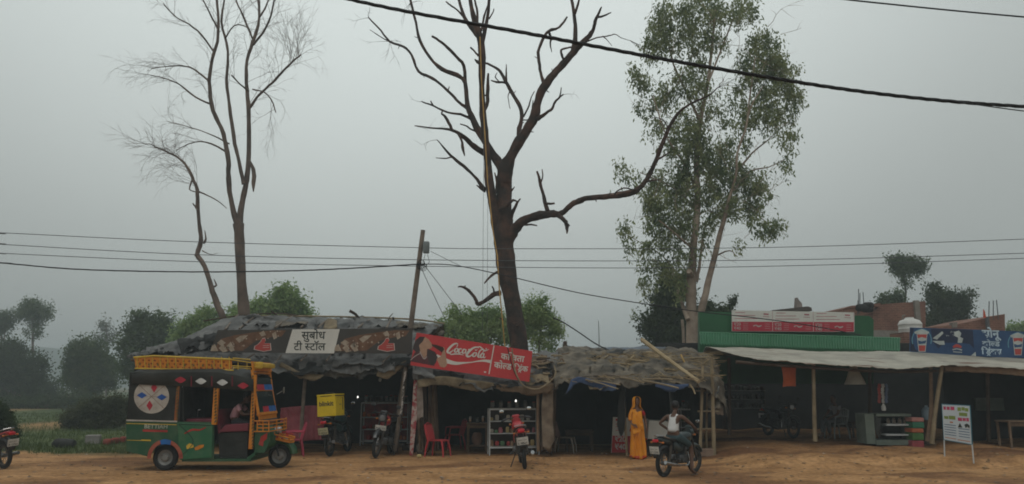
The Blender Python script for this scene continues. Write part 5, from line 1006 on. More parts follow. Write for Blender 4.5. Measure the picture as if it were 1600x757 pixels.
# ================================================================ things in and around the shed
def hang(name, label, cat, px, py, Y, pts_l, pts_r, m, amp=.03): pass
o = sheet([[P(1223, 605, 21.3), P(1233, 603.5, 21.25), P(1243, 604, 21.3)], [P(1224, 590, 21.3), P(1233, 590, 21.22), P(1243, 590, 21.3)], [P(1221, 574, 21.3), P(1233, 571, 21.25), P(1244, 574, 21.3)]], 10, 8, .025, 3, .02, name='hanging_shirt', material=mat('cloth_orange', (.42, .085, .025), col2=(.55, .13, .045), rough=.85, scale=3)); tag(o, 'orange shirt hanging under the awning left of the bamboo post', 'shirt')
o2 = B(); o2.tube([P(1233, 573, 21.3), P(1233, 566, 21.3)], .008, 4); o2.build('hanger', wood_d, o, world=False); bpy.data.objects['hanger'].location = -o.location
b = B(); c = P(1336, 601, 21.6); b.lathe(c, [(.30, 0), (.29, .02), (.24, .14), (.17, .28), (.12, .40), (.10, .50), (.07, .52)], 14, cap=False)
vs2 = [];
for i, v in enumerate(b.v): b.v[i] = v + Vector((mn.noise(v * 5) * .03, mn.noise(v * 6 + Vector((5, 5, 5))) * .03, 0)); b.v[i].y = c.y + (b.v[i].y - c.y) * .5
tag(b.build('hanging_sack', mat('sack_white', (.26, .26, .23), col2=(.40, .40, .36), rough=.9, scale=3, bump=.3), world=True, solid=.01), 'pale flared sack hanging from the awning rafters', 'sack')
S = thing('snack_strips', 'bunch of hanging snack packets in red, white and blue under the awning', 'packets', P(1380, 628, 21.5))
for k in range(3):
    b = B()
    for j in range(5):
        c = P(1374 + k * 5.5 + random.uniform(-.6, .6), 603 + j * 6, 21.5 - k * .05); b.rbox(c, (.09, .03, .11), .5, 5, Matrix.Rotation(random.uniform(-.3, .3), 3, 'Y'))
    b.build('packet_strip', (mat('pk_red', (.36, .07, .06)), mat('pk_white', (.5, .5, .48)), mat('pk_blue', (.10, .13, .2)))[k], S, world=True)
b = B(); c = P(1381, 642, 21.3); b.lathe(c, [(.05, 0), (.06, .05), (.055, .12), (.03, .15), (.02, .19)], 12); tag(b.build('jug', mat('jug_white', (.5, .5, .48)), world=True), 'small white jug standing on the glass counter', 'jug')
# counter under the awning
cg = onground(1352, 698); Yq = 21.2
Cn = thing('glass_counter', 'low greenish counter with a dark curved glass front under the awning', 'counter', P(1388, 696, Yq))
cgm = mat('counter_green', (.10, .125, .105), col2=(.17, .2, .165), rough=.7, scale=3)
def upbox(b, x0, y0, x1, y1, Y, d): 
    a, c = P(x0, y0, Y), P(x1, y1, Y); zz = sorted((a.z, c.z)); xx = sorted((a.x, c.x))
    b.box(((xx[0] + xx[1]) / 2, Y + d / 2, (zz[0] + zz[1]) / 2), (xx[1] - xx[0], d, zz[1] - zz[0]))
b = B(); upbox(b, 1351, 647, 1369, 694, Yq, .6); upbox(b, 1369, 647, 1424, 651, Yq, .6); upbox(b, 1369, 688, 1424, 696, Yq, .6); upbox(b, 1420, 651, 1424, 688, Yq, .6); b.build('cabinet', cgm, Cn, world=True, smooth=False, bevel=.01)
b = B(); b.prism([P(x, y, Yq - .004) for x, y in [(1368, 653), (1376, 652), (1376, 684), (1370, 680), (1367, 668)]], (0, .02, 0)); b.build('curved_glass', mat('glass_dark', (.02, .025, .025), rough=.15, spec=.5), Cn, world=True, smooth=False)
b = B(); upbox(b, 1385, 663, 1420, 665.5, Yq + .02, .4); upbox(b, 1385, 679, 1420, 681, Yq + .02, .4); b.build('shelf', metal_w, Cn, world=True, smooth=False)
b = B(); upbox(b, 1370, 651, 1423, 688, Yq + .5, .02); b.build('back_panel', tarp_d, Cn, world=True, smooth=False)
for k, x in enumerate((1388, 1397, 1406, 1414)):
    b = B(); c = P(x, 663, Yq + .2); b.lathe(c, [(.045, 0), (.05, .02), (.05, .11), (.03, .13), (.032, .16)], 10); tag(b.build('jar', mat('jar_dim', (.16, .13, .10), rough=.3), world=True), 'dim little jar on the upper shelf of the low greenish counter', 'jar', 'jars inside the low counter')
# stacked tubs
Yq = 21.0
for k, (y1, y0, col, nm) in enumerate([(701, 689, (.30, .06, .07), 'dark red'), (688.5, 677, (.07, .16, .05), 'leaf green'), (676.5, 670, (.42, .12, .05), 'orange'), (669.5, 660, (.04, .17, .10), 'deep green'), (659.5, 653, (.45, .2, .17), 'pink')]):
    b = B(); upbox(b, 1425 + (k % 2) * .8, y0, 1445 - (k % 3) * .6, y1, Yq, .42); o = b.build('crate', mat('crate_%d' % k, col, rough=.6), world=True, smooth=False, bevel=.02)
    tag(o, nm + (' plastic crate at the bottom of the stack' if k == 0 else ' lidded crate on top of the stack' if k == 4 else ' plastic crate within the stack') + ' beside the low counter', 'crate', 'stacked plastic crates')
W = thing('water_jar', 'bluish clear water jar on a stand behind the crate stack', 'water jar', P(1449, 694, 21.6))
b = B(); b.lathe(P(1449, 657, 21.6), [(.13, 0), (.14, .03), (.14, .12), (.135, .14), (.14, .16), (.14, .27), (.08, .34), (.04, .36), (.04, .40)], 16); b.build('bottle', mat('jar_blue', (.2, .27, .32), rough=.2), W, world=True)
b = B(); b.lathe(P(1449, 694, 21.6), [(.14, 0), (.12, .3), (.14, .64), (.0, .645)], 12); b.build('stand', wood_d, W, world=True)
# info sign board
gl_, gr2 = P(1476, 716, 18.95), P(1523, 738, 18.4)
gl_.z = gz(gl_.x, gl_.y); gr2.z = gz(gr2.x, gr2.y)
S = thing('notice_board', 'white notice board with coloured lines on two thin legs before the shed', 'sign', (gl_ + gr2) / 2)
Ya, Yb_ = gl_.y, gr2.y
def SP(px, py, k=0):
    # point on the slanting board plane through both legs
    d = ray(px, py); a, c = Vector((gl_.x, gl_.y, 0)), Vector((gr2.x, gr2.y, 0)); nn_ = Vector((c.y - a.y, a.x - c.x, 0)).normalized()
    if nn_.y > 0: nn_ = -nn_
    o = Vector((0, 0, CAMH)); t_ = (a - o).dot(nn_) / d.dot(nn_); return o + d * t_ + nn_ * .003 * k, nn_
def sflat(b, pts, k): b.add([SP(x, y, k)[0] for x, y in pts], [tuple(range(len(pts)))])
nrm_ = SP(1500, 660)[1]
b = B(); b.prism([SP(x, y)[0] for x, y in [(1471, 631), (1516, 633.5), (1519.5, 696), (1474, 688)]], -nrm_ * .02); b.build('board', mat('board_blue', (.03, .14, .20), rough=.5), S, world=True, smooth=False)
b = B(); sflat(b, [(1472.3, 632.5), (1515, 634.8), (1518.3, 694.3), (1475, 687)], 1); b.build('paper', mat('paper_bluewhite', (.50, .56, .60), var=.04), S, world=True, smooth=False)
def sline(b, f0, f1, g, hgt, k=2):     # along the board: f across, g down, in 0..1
    def q(f, g_): 
        xa, ya = 1472.3 + (1475 - 1472.3) * g_, 632.5 + 54.5 * g_; xb, yb = 1515 + 3.3 * g_, 634.8 + 59.5 * g_
        return (xa + (xb - xa) * f, ya + (yb - ya) * f)
    sflat(b, [q(f0, g), q(f1, g), q(f1, g + hgt), q(f0, g + hgt)], k)
for (nm, col, L_) in (('red_heading', (.45, .05, .12), [(.04, .13, .05, .09), (.16, .27, .05, .09), (.3, .44, .04, .1), (.55, .7, .33, .09), (.72, .84, .33, .08), (.86, .95, .32, .09)]), ('green_heading', (.20, .27, .06), [(.55, .68, .05, .1), (.70, .82, .04, .09), (.83, .95, .06, .09), (.60, .9, .19, .09), (.05, .2, .32, .08), (.22, .46, .30, .1)]),
     ('small_print', (.10, .16, .26), [(.04, .46, .55 + .07 * q, .02) for q in range(5)] + [(.55, .95, .62 + .07 * q, .02) for q in range(4)]), ('orange_print', (.5, .2, .1), [(.25, .36, .46, .04), (.05, .45, .92, .02), (.5, .95, .93, .02)])):
    if 'heading' in nm:
        for q in L_: b = B(); sline(b, *q); b.build('heading_block', mat('np_' + nm, col), S, world=True, smooth=False)
    else:
        b = B()
        for q in L_: sline(b, *q)
        b.build(nm, mat('np_' + nm, col), S, world=True, smooth=False)
b = B(); sflat(b, [(1497, 668), (1500, 661), (1504, 668.5)], 3); sflat(b, [(1507, 664), (1511, 662), (1515.5, 665), (1515, 670), (1512, 667), (1509, 669)], 3); b.build('silhouettes', mat('ink', (0, 0, 0)), S, world=True, smooth=False)
for xa, ya, xb, yb, g_ in ((1475.3, 688, 1476, 716, gl_), (1519, 695, 1523, 738, gr2)):
    b = B(); b.tube([SP(xa, ya, 1)[0], SP(xb, yb, 1)[0] - Vector((0, 0, .06))], .016, 6); b.build('leg', metal_w, S, world=True)
# bench and low table at the right, grey box on wall
def table(name, label, cat, c, sx_, sy_, h, m, rz=0, t=.04, leg=.05, shelf=None):
    T_ = thing(name, label, cat, c, rz)
    B().box((0, 0, h - t / 2), (sx_, sy_, t)).build('tabletop', m, T_, smooth=False, bevel=.006)
    for i in (-1, 1):
        for j in (-1, 1): B().box((i * (sx_ / 2 - leg), j * (sy_ / 2 - leg), (h - t) / 2), (leg, leg, h - t)).build('leg', m, T_, smooth=False)
    B().box((0, -sy_ / 2 + leg, h - t - .06), (sx_ - 2 * leg, .02, .08)).build('apron', m, T_, smooth=False)
    if shelf: B().box((0, 0, shelf), (sx_ - leg, sy_ - leg, .025)).build('shelf', m, T_, smooth=False)
    return T_
g = onground(1595, 702); table('bench', 'rough brown wooden table at the right edge under the shed', 'table', g + Vector((.4, .3, 0)), 1.3, .6, .72, wood_m)
g = onground(1330, 684); table('bench', 'dark low bench deep in the shed behind the bamboo post', 'bench', Vector((g.x + .4, 24, .3)), 1.2, .35, .45, wood_d)
b = B(); upbox(b, 1524, 622, 1570, 642, 23.4, .1); tag(b.build('wall_poster', mat('dim_green', (.11, .13, .11)), world=True, smooth=False), 'dim greenish panel on the dark wall right of the notice board', 'poster')
# shelves with goods at the back left of the shed
Sh = thing('goods_rack', 'dim rack of goods at the back of the shed beside the straw roof', 'rack', (P(1165, 670, 27.5).x, 27.8, .3))
b = B()
for y in (610, 624, 638): upbox(b, 1133, y, 1196, y + 1.2, 27.6, .4)
b.build('shelf', mat('dimmetal', (.22, .22, .2)), Sh, world=True, smooth=False)
b = B(); upbox(b, 1132, 606, 1134, 672, 27.6, .4); upbox(b, 1195, 606, 1197, 672, 27.6, .4); b.build('frame', wood_d, Sh, world=True, smooth=False)
for row, y in enumerate((610, 624, 638)):
    for i in range(9):
        x = 1138 + i * 6.6; b = B(); h = random.uniform(.12, .2); c = P(x, y, 27.75); b.rbox(c + Vector((0, 0, h / 2 + .005)), (.12, .12, h), .5, 6)
        tag(b.build('parcel', (mat('pc_a', (.10, .095, .08)), mat('pc_b', (.18, .17, .15)), mat('pc_c', (.08, .05, .04)))[(i + row) % 3], world=True), 'small dim parcel on the rack at the back of the shed', 'parcel', 'parcels on the back rack')

# ================================================================ furniture of the stalls
def chair(label, cat, m, loc, rz, group=None, arms=True, mb=None):
    t = thing('plastic_chair', label, cat, loc, rz, group)
    # faces +x ; seat .43 high
    sheet([[Vector((.22, -.21, .42)), Vector((.22, 0, .41)), Vector((.22, .21, .42))], [Vector((0, -.21, .43)), Vector((0, 0, .41)), Vector((0, .21, .43))], [Vector((-.2, -.19, .42)), Vector((-.2, 0, .40)), Vector((-.2, .19, .42))]], 8, 4, 0, 1, .02, name='seat', material=m, parent=t, world=False)
    b = B()
    for q in range(5):
        y = -.16 + .08 * q; b.tube([(-.2, y, .43), (-.25, y * 1.05, .62), (-.30, y * 1.02, .82)], .022, 6)
    b.tube([(-.2, -.2, .42), (-.26, -.22, .64), (-.31, -.19, .82), (-.32, 0, .87), (-.31, .19, .82), (-.26, .22, .64), (-.2, .2, .42)], .022, 6); b.build('backrest', mb or m, t)
    for sx_ in (-1, 1):
        for s in (-1, 1):
            b = B(); b.tube([(.2 * sx_, .19 * s, .42), (.25 * sx_, .22 * s, .2), (.27 * sx_, .235 * s, 0)], [.03, .024, .02], 6); b.build('leg', m, t)
        if arms:
            b = B(); b.tube([(-.27, .22 * sx_, .64), (0, .26 * sx_, .65), (.2, .25 * sx_, .63), (.22, .22 * sx_, .43)], [.018, .022, .022, .018], 6); b.build('armrest', m, t)
    return t
pr = mat('plastic_red', (.42, .035, .04), rough=.45, var=.1); pw = mat('plastic_beige', (.26, .22, .18), rough=.6, var=.15); pbr = mat('plastic_brown', (.14, .07, .05), rough=.6)
g = G(684, 714); chair('bright red plastic chair in the left mouth of the middle stall', 'chair', pr, (g.x, g.y, 0), R(-20), arms=False)
chair('red plastic chair set back in the dark of the middle stall', 'chair', pr, (P(710, 700, 23.3).x, 23.3, 0), R(-160), arms=True)
g = G(884, 708); chair('beige plastic chair with a brown back at the right stall entrance', 'chair', pw, (g.x, g.y, 0), R(-15), arms=False, mb=pbr)
table('wooden_table', 'dark low table inside the third stall behind the beige chair', 'table', (P(905, 700, 22.6).x, 22.6, 0), .8, .5, .6, wood_d)
g = G(745, 707); tb = table('wooden_table', 'brown wooden table with a lower shelf beside the white glass case', 'table', (g.x, g.y + .25, 0), .62, .5, .8, wood_m, shelf=.17)
tx, ty = g.x, g.y + .25
b = B(); b.lathe((tx, ty, .185), [(.10, 0), (.15, .08), (.16, .2), (.13, .3), (.10, .34)], 16); tag(b.build('clay_pot', mat('clay', (.22, .12, .08)), world=True), 'round clay pot on the lower shelf of the brown table', 'pot')
gl_j = mat('jar_glass', (.15, .16, .15), rough=.15, alpha=.7, spec=.6); steel = mat('steel', (.5, .5, .5), rough=.25, metal=.9)
def jar(c, m, lid, label, group, r=.055, h=.17):
    j = B().lathe((0, 0, 0), [(r * .9, 0), (r, .01), (r, h * .78), (r * .7, h * .88)], 12).build('jar', m, None); j.location = c
    B().lathe((0, 0, h * .88), [(r * .75, 0), (r * .75, h * .14), (0, h * .145)], 12).build('lid', lid, j)
    return tag(j, label, 'jar', group)
lidm = mat('lid_red', (.3, .05, .04)); lidd = mat('lid_dark', (.06, .06, .06))
jar(Vector((tx - .2, ty - .1, .801)), steel, steel, 'shiny steel canister at the left end of the brown table', None, .06, .17)
jar(Vector((tx + .17, ty - .1, .801)), steel, steel, 'shiny steel canister at the right end of the brown table', None, .06, .19)
jar(Vector((tx, ty - .05, .801)), gl_j, lidd, 'clear glass jar between two steel canisters on the brown table', None, .05, .15)

def glasscase(name, label, base_l, base_r, ytop_px, ybot_px, depth, shelves, goods, seed, topjars, mfr=metal_w, backm=None, verts=2):
    rnd = random.Random(seed)
    g0, g1 = base_l, base_r; u = (g1 - g0); W_ = u.length; ang = math.atan2(u.y, u.x); Hh = None
    t = thing(name, label, 'display case', g0, ang)
    P0 = ray((ybot_px[0] + 0), 0) # placeholder ray
    zt = P(ybot_px[0], ytop_px, g0.y).z; zb = P(ybot_px[0], ybot_px[1], g0.y).z; H_ = zt; s = .03
    b = B()
    for x in (s / 2, W_ - s / 2) + ((W_ / 2,) if verts == 3 else ()):
        for y in (0, depth):
            b.box((x, y, (zb + H_) / 2), (s, s, H_ - zb))
            b.box((x, y, zb / 2), (s, s, zb))
    for z in (zb, H_):
        for y in (0, depth): b.box((W_ / 2, y, z), (W_ - 2 * s, s, s * (1 if z == zb else 1.3)))
        for x in (s / 2, W_ - s / 2): b.box((x, depth / 2, z), (s, depth - s - .004, s))
    b.build('frame', mfr, t, smooth=False)
    B().box((W_ / 2, depth + .03, (zb + H_) / 2), (W_, .02, H_ - zb)).build('back_panel', backm or mat('case_back', (.05, .04, .035)), t, smooth=False)
    B().box((W_ / 2, depth / 2, H_ + .015), (W_ - .02, depth, .012)).build('top_glass', glass, t, smooth=False)
    zs = [zb + .02] + [zb + (H_ - zb) * f for f in shelves]
    for z in zs[1:]: B().box((W_ / 2, depth / 2, z), (W_ - .07, depth - .05, .02)).build('shelf', mfr, t, smooth=False)
    Rm = Matrix.Rotation(ang, 3, 'Z')
    for z in zs:
        x = .09
        while x < W_ - .1:
            kind = rnd.choice(goods); w_ = rnd.uniform(.09, .14); h = rnd.uniform(.08, .17)
            if rnd.random() < .85:
                c = g0 + Rm @ Vector((x, rnd.uniform(.1, depth - .12), z + .012)); b = B()
                if kind[1] == 'jar': b.lathe((0, 0, 0), [(w_ * .42, 0), (w_ * .45, h * .7), (w_ * .3, h * .85), (w_ * .32, h)], 10)
                else: b.rbox((0, 0, h / 2), (w_, w_ * .6, h), .55, 6)
                o = b.build(kind[1], kind[0]); o.location = c; o.rotation_euler = (0, 0, ang + rnd.uniform(-.4, .4)); tag(o, kind[2], 'jar' if kind[1] == 'jar' else 'packet', kind[3])
            x += w_ + rnd.uniform(.01, .05)
    for i in range(topjars):
        c = g0 + Rm @ Vector((.12 + (W_ - .24) * i / max(1, topjars - 1), depth * .5 + rnd.uniform(-.08, .08), H_ + .022))
        jar(c, gl_j, rnd.choice((lidm, lidd)), 'clear lidded sweet jar in the row on top of the ' + ('middle stall display case' if 'middle' in label else 'case behind the rider' if 'third' in label else 'tea stall display case'), 'jars on top of the ' + name.replace('_', ' ') + (' in the middle stall' if 'middle' in label else ' elsewhere' if 'third' in label else ' in the tea stall'), .055 + rnd.uniform(0, .01), rnd.uniform(.17, .22))
    return t
pk_r = mat('goods_red', (.33, .04, .04)); pk_o = mat('goods_orange', (.45, .13, .04)); pk_y = mat('goods_yellow', (.42, .32, .14)); pk_p = mat('goods_pink', (.42, .14, .16)); pk_w = mat('goods_pale', (.4, .36, .3)); pk_g = mat('goods_green', (.10, .2, .10)); pk_t = mat('goods_tan', (.24, .16, .10))
gc1 = [(pk_r, 'packet', 'red snack packet inside the tea stall display case', 'red packets in the tea stall case'), (pk_r, 'packet', 'red snack packet inside the tea stall display case', 'red packets in the tea stall case'), (pk_o, 'packet', 'orange snack packet inside the tea stall display case', 'orange packets in the tea stall case'), (pk_t, 'jar', 'brown filled jar inside the tea stall display case', 'jars in the tea stall case')]
gA0, gA1 = G(562, 697), G(637, 697)
glasscase('glass_case', 'white framed glass case with red packets in the tea stall', gA0, gA1, 630, (562, 690), .45, (.30, .62), gc1, 5, 9, backm=mat('case_red', (.12, .022, .02), col2=(.3, .045, .035), scale=4))
gB0, gB1 = G(764, 712), G(843, 711)
gc2 = [(pk_y, 'packet', 'yellow biscuit packet inside the middle stall display case', 'yellow packets in the middle case'), (pk_p, 'jar', 'pink filled jar inside the middle stall display case', 'pink jars in the middle case'), (pk_w, 'packet', 'pale packet inside the middle stall display case', 'pale packets in the middle case'), (pk_t, 'jar', 'tan filled jar inside the middle stall display case', 'tan jars in the middle case'), (pk_r, 'packet', 'small red packet inside the middle stall display case', 'red packets in the middle case'), (pk_g, 'packet', 'small green packet inside the middle stall display case', 'green packets in the middle case')]
glasscase('glass_case', 'tall white framed glass case with three shelves in the middle stall', gB0, gB1, 640, (764, 700), .42, (.36, .68), gc2, 11, 6)
gC0, gC1 = G(1062, 705), G(1094, 706)
gc3 = [(pk_g, 'jar', 'green bottle inside the display case behind the motorcycle rider', 'green bottles in the rear case'), (mat('goods_dgreen', (.06, .1, .07)), 'jar', 'dark green bottle inside the case behind the rider', 'dark bottles in the rear case')]
glasscase('glass_case', 'small glass case of green bottles in the third stall behind the rider', gC0, gC1, 640, (1062, 700), .35, (.35, .68), gc3, 21, 5)
# loose jars behind tea stall counter
# bulbs
bulb_on = mat('bulb_on', (1, .98, .92), emit=1.5); bulb_off = mat('bulb_off', (.25, .28, .28), rough=.2)
def bulb(label, px, py, Y, on, r=.032):
    t = thing('bulb', label, 'bulb', P(px, py, Y))
    b = B(); b.lathe((0, 0, 0), [(.0, -r * 1.1), (r * .7, -r * .8), (r, 0), (r * .75, r * .9), (r * .35, r * 1.6)], 12, cap=False); b.build('glass', bulb_on if on else bulb_off, t)
    B().lathe((0, 0, r * 1.6), [(r * .45, 0), (r * .5, .05), (.01, .055)], 8).build('socket', wire, t)
    B().tube([(0, 0, r * 1.6 + .05), (0, 0, .6)], .005, 4).build('cord', wire, t)
bulb('glowing bulb hanging over the middle stall display case', 806, 627, 21.6, True, .026)
bulb('glowing bulb low over the left end of the tea stall display case', 559, 621, 21.9, True, .022)
bulb('unlit grey bulb hanging in the dark tea stall', 594, 594, 21.9, False, .05)
# pink cloth screen of tea stall
sheet([[P(438, 690, 22.2), P(465, 690, 22.1), P(490, 688, 22.1), P(506, 688, 22.1)], [P(438, 660, 22.2), P(465, 660, 22.1), P(490, 660, 22.1), P(506, 660, 22.1)], [P(440, 638, 22.2), P(455, 636, 22.1), P(490, 634, 22.1), P(508, 636, 22.1)]], 30, 8, .05, 2.5, .01, name='cloth_screen', material=mat('cloth_pink', (.27, .06, .075), col2=(.40, .12, .14), rough=.85, scale=2.5), wave=.02)
tag(bpy.data.objects['cloth_screen'], 'faded pink cloth screen across the front of the tea stall', 'cloth')
chair('pink plastic chair just ahead of the rickshaw windscreen', 'chair', mat('plastic_pink', (.45, .06, .10), rough=.5), (P(458, 690, 21.2).x, 21.2, 0), R(200), arms=True)
# price board and white counter of third stall
g = G(985, 708); Yq = g.y
S = thing('price_board', 'white and red price board leaning at the third stall beside the woman', 'sign', (P(984, 708, Yq).x, Yq, 0))
panel('board', [(955, 708), (958, 652), (1012, 655), (1012, 710)], Yq, white_p, S, .03)
b = B(); flat(b, [(955.5, 707.5), (957, 681), (1011.5, 682.5), (1011.5, 709.5)], Yq, 1); b.build('red_panel', red_p, S, world=True, smooth=False)
b = B(); lettering(b, '₹20', (961, 690), (978, 690.4), Yq, 2, .03); lettering(b, '₹40', (961, 702), (978, 702.4), Yq, 2, .03); b.build('lettering', white_p, S, world=True, smooth=False)
b = B()
for y, w_ in ((656, 3), (657.5, 1.5), (663, 1), (667, .8), (673, .8)): ribbon(b, [(962, y), (968, y - .5), (970 if w_ < 3 else 967, y)], [w_, w_, w_ * .6], Yq, 1)
ribbon(b, [(984, 658), (990, 664), (998, 661)], [2, 3, 2], Yq, 1); ribbon(b, [(984, 672), (1000, 676)], [5, 4], Yq, 1); b.build('red_print', red_p, S, world=True, smooth=False)
Yq = 20.9
b = B(); b.prism([P(1012, 686, Yq), P(1014, 657, Yq), P(1046, 659, Yq), P(1046, 690, Yq)], (0, .5, 0)); o = b.build('white_box', mat('box_white', (.40, .40, .37), rough=.6, var=.08), world=True, smooth=False, bevel=.01); tag(o, 'pale grey-white ice box on a stand between the woman and the rider', 'box')
table('stand', 'low wooden stand carrying the pale ice box behind the rider', 'stand', (P(1029, 700, 21.2).x, 21.2, 0), .62, .45, P(1029, 690, 20.9).z - .002, wood_d)
b = B(); upbox(b, 1046, 652, 1062, 690, 21.6, .3); tag(b.build('carton', mat('carton', (.3, .28, .24)), world=True, smooth=False), 'dull pale carton standing right of the pale ice box', 'carton')
# bricks, sacks, pots at foot of stalls
g = onground(1103, 714); b = B(); b.box(g + Vector((0, .1, .1)), (.42, .3, .2), Matrix.Rotation(.2, 3, 'Z')); tag(b.build('stone_block', mat('stone_red', (.16, .10, .07), col2=(.27, .19, .14), scale=4, bump=.4), world=True, smooth=False, bevel=.02), 'squared stone block at the foot of the two bamboo posts', 'block')
for k, (px, py, r, lab) in enumerate([(645, 706, .15, 'dusty sack slumped at the foot of the leaning pole'), (659, 709, .17, 'pale bulging sack at the left corner of the middle stall'), (634, 704, .12, 'small heap of earth and rag beside the leaning pole')]):
    g = G(px, py); b = B(); b.rbox((g.x, g.y, r * .75), (r * 2, r * 1.6, r * 1.7), .75, 8)
    for i, v in enumerate(b.v): b.v[i] = v + Vector((mn.noise(v * 6), mn.noise(v * 6 + Vector((3, 3, 3))), mn.noise(v * 6 + Vector((7, 7, 7))) * .5)) * .05
    tag(b.build('sack', (mud, mat('sack_pale', (.16, .13, .10), col2=(.3, .26, .21), scale=5), mud)[k], world=True), lab, 'sack')
g = G(655, 716); b = B(); b.rbox((g.x, g.y, .05), (.14, .1, .1), .8, 6); tag(b.build('yellow_bag', mat('bag_yellow', (.42, .33, .14)), world=True), 'small crumpled yellow bag on the dirt below the cloth strip', 'bag')
# debris at left
g = G(98, 700); b = B(); b.rbox((g.x, g.y, .12), (.75, .4, .3), .7, 8)
for i, v in enumerate(b.v): b.v[i] = v + Vector((mn.noise(v * 4), 0, mn.noise(v * 5))) * .08
tag(b.build('dark_stone', mat('stone_dark', (.04, .04, .038), bump=.5), world=True), 'low dark boulder at the edge of the grass on the left', 'rock')
g = G(145, 694); b = B(); b.box((g.x, g.y, .14), (.42, .3, .28), Matrix.Rotation(.3, 3, 'Z')); tag(b.build('carton', mat('carton_pale', (.30, .28, .26)), world=True, smooth=False, bevel=.02), 'pale carton lying by the grass left of the rickshaw', 'carton')
for k in range(3):
    g = G(168 + k * 12, 696 - k * 2); b = B(); b.rbox((g.x, g.y, .1), (.28, .2, .2), .6, 6, Matrix.Rotation(k, 3, 'Z')); tag(b.build('red_bundle', mat('bundle_red', (.28, .07, .05)), world=True), ('dull red bundle nearest the pale carton', 'dull red bundle between two other red bundles', 'dull red bundle nearest the rickshaw tail')[k], 'bundle')
# ================================================================ skinned figures
def skin(name, J, E, m, parent=None, root='pelvis', sub=2, extra=None, loc=None):
    """J: name -> (x, y, z, r[, r2]); grows one continuous surface along the edges and freezes it"""
    names = list(J); me = bpy.data.meshes.new(name); me.from_pydata([J[k][:3] for k in names], [(names.index(a), names.index(c)) for a, c in E], [])
    o = bpy.data.objects.new(name, me); COL.objects.link(o)
    md = o.modifiers.new('k', 'SKIN'); md.use_smooth_shade = True; md.branch_smoothing = .6
    for i, k in enumerate(names):
        d = me.skin_vertices[0].data[i]; r = J[k][3]; d.radius = (r, J[k][4] if len(J[k]) > 4 else r); d.use_root = (k == root)
    o.modifiers.new('s', 'SUBSURF').levels = sub; o.modifiers['s'].render_levels = sub
    dg = bpy.context.evaluated_depsgraph_get(); dg.update()
    nm = bpy.data.meshes.new_from_object(o.evaluated_get(dg)); bpy.data.objects.remove(o)
    if extra:
        bm = bmesh.new(); bm.from_mesh(nm); tmp = bpy.data.meshes.new('x'); tmp.from_pydata([tuple(v) for v in extra.v], [], extra.f); bm.from_mesh(tmp)
        bmesh.ops.recalc_face_normals(bm, faces=bm.faces); bm.to_mesh(nm); bm.free()
    nm.name = name; nm.materials.clear(); nm.materials.append(m); nm.polygons.foreach_set('use_smooth', [True] * len(nm.polygons))
    o = bpy.data.objects.new(name, nm); COL.objects.link(o)
    if parent: o.parent = parent
    return o
def head_mesh(c, fwd, up=Vector((0, 0, 1)), s=1.0):
    """head with brow, nose, chin and ears; c is the centre, fwd the way it faces"""
    f = Vector(fwd).normalized(); up = (up - f * up.dot(f)).normalized(); r = f.cross(up); b = B(); M = Matrix((r, f, up)).transposed()
    prof = [(-.118, .030, .035, .035), (-.105, .045, .055, .022), (-.08, .058, .072, .008), (-.045, .066, .084, 0), (0, .073, .092, 0), (.045, .076, .096, -.004), (.08, .068, .086, -.008), (.105, .046, .058, -.010), (.118, .018, .022, -.012)]
    vs = []; n = 20
    for z, rx, ry, oy in prof:
        for j in range(n):
            a = 2 * math.pi * j / n; x = rx * math.cos(a); y = oy + ry * math.sin(a)
            if math.sin(a) > .9 and -.06 < z < .03: y += .022 if z < -.02 else .012       # nose
            if math.sin(a) > .5 and abs(math.cos(a)) > .25 and -.02 < z < .06: y -= .008   # eye sockets
            vs.append(Vector(c) + M @ Vector((x, y, z)) * s)
    k = len(prof); fs = [(i * n + j, i * n + (j + 1) % n, (i + 1) * n + (j + 1) % n, (i + 1) * n + j) for i in range(k - 1) for j in range(n)] + [tuple(range(n)), tuple(range((k - 1) * n, k * n))]
    b.add(vs, fs)
    for sx_ in (-1, 1): b.rbox(Vector(c) + M @ Vector((sx_ * .078, -.008, -.008)) * s, (.02 * s, .035 * s, .06 * s), .8, 5, M)
    return b, M
def face(c, M, parent, s=1.0):
    b = B()
    for sx_ in (-1, 1): b.rbox(Vector(c) + M @ Vector((sx_ * .028, .083, .014)) * s, (.026 * s, .012 * s, .011 * s), .8, 5, M)
    b.rbox(Vector(c) + M @ Vector((0, .088, -.062)) * s, (.044 * s, .012 * s, .010 * s), .8, 5, M); b.build('features', mat('face_dark', (.03, .015, .012)), parent)
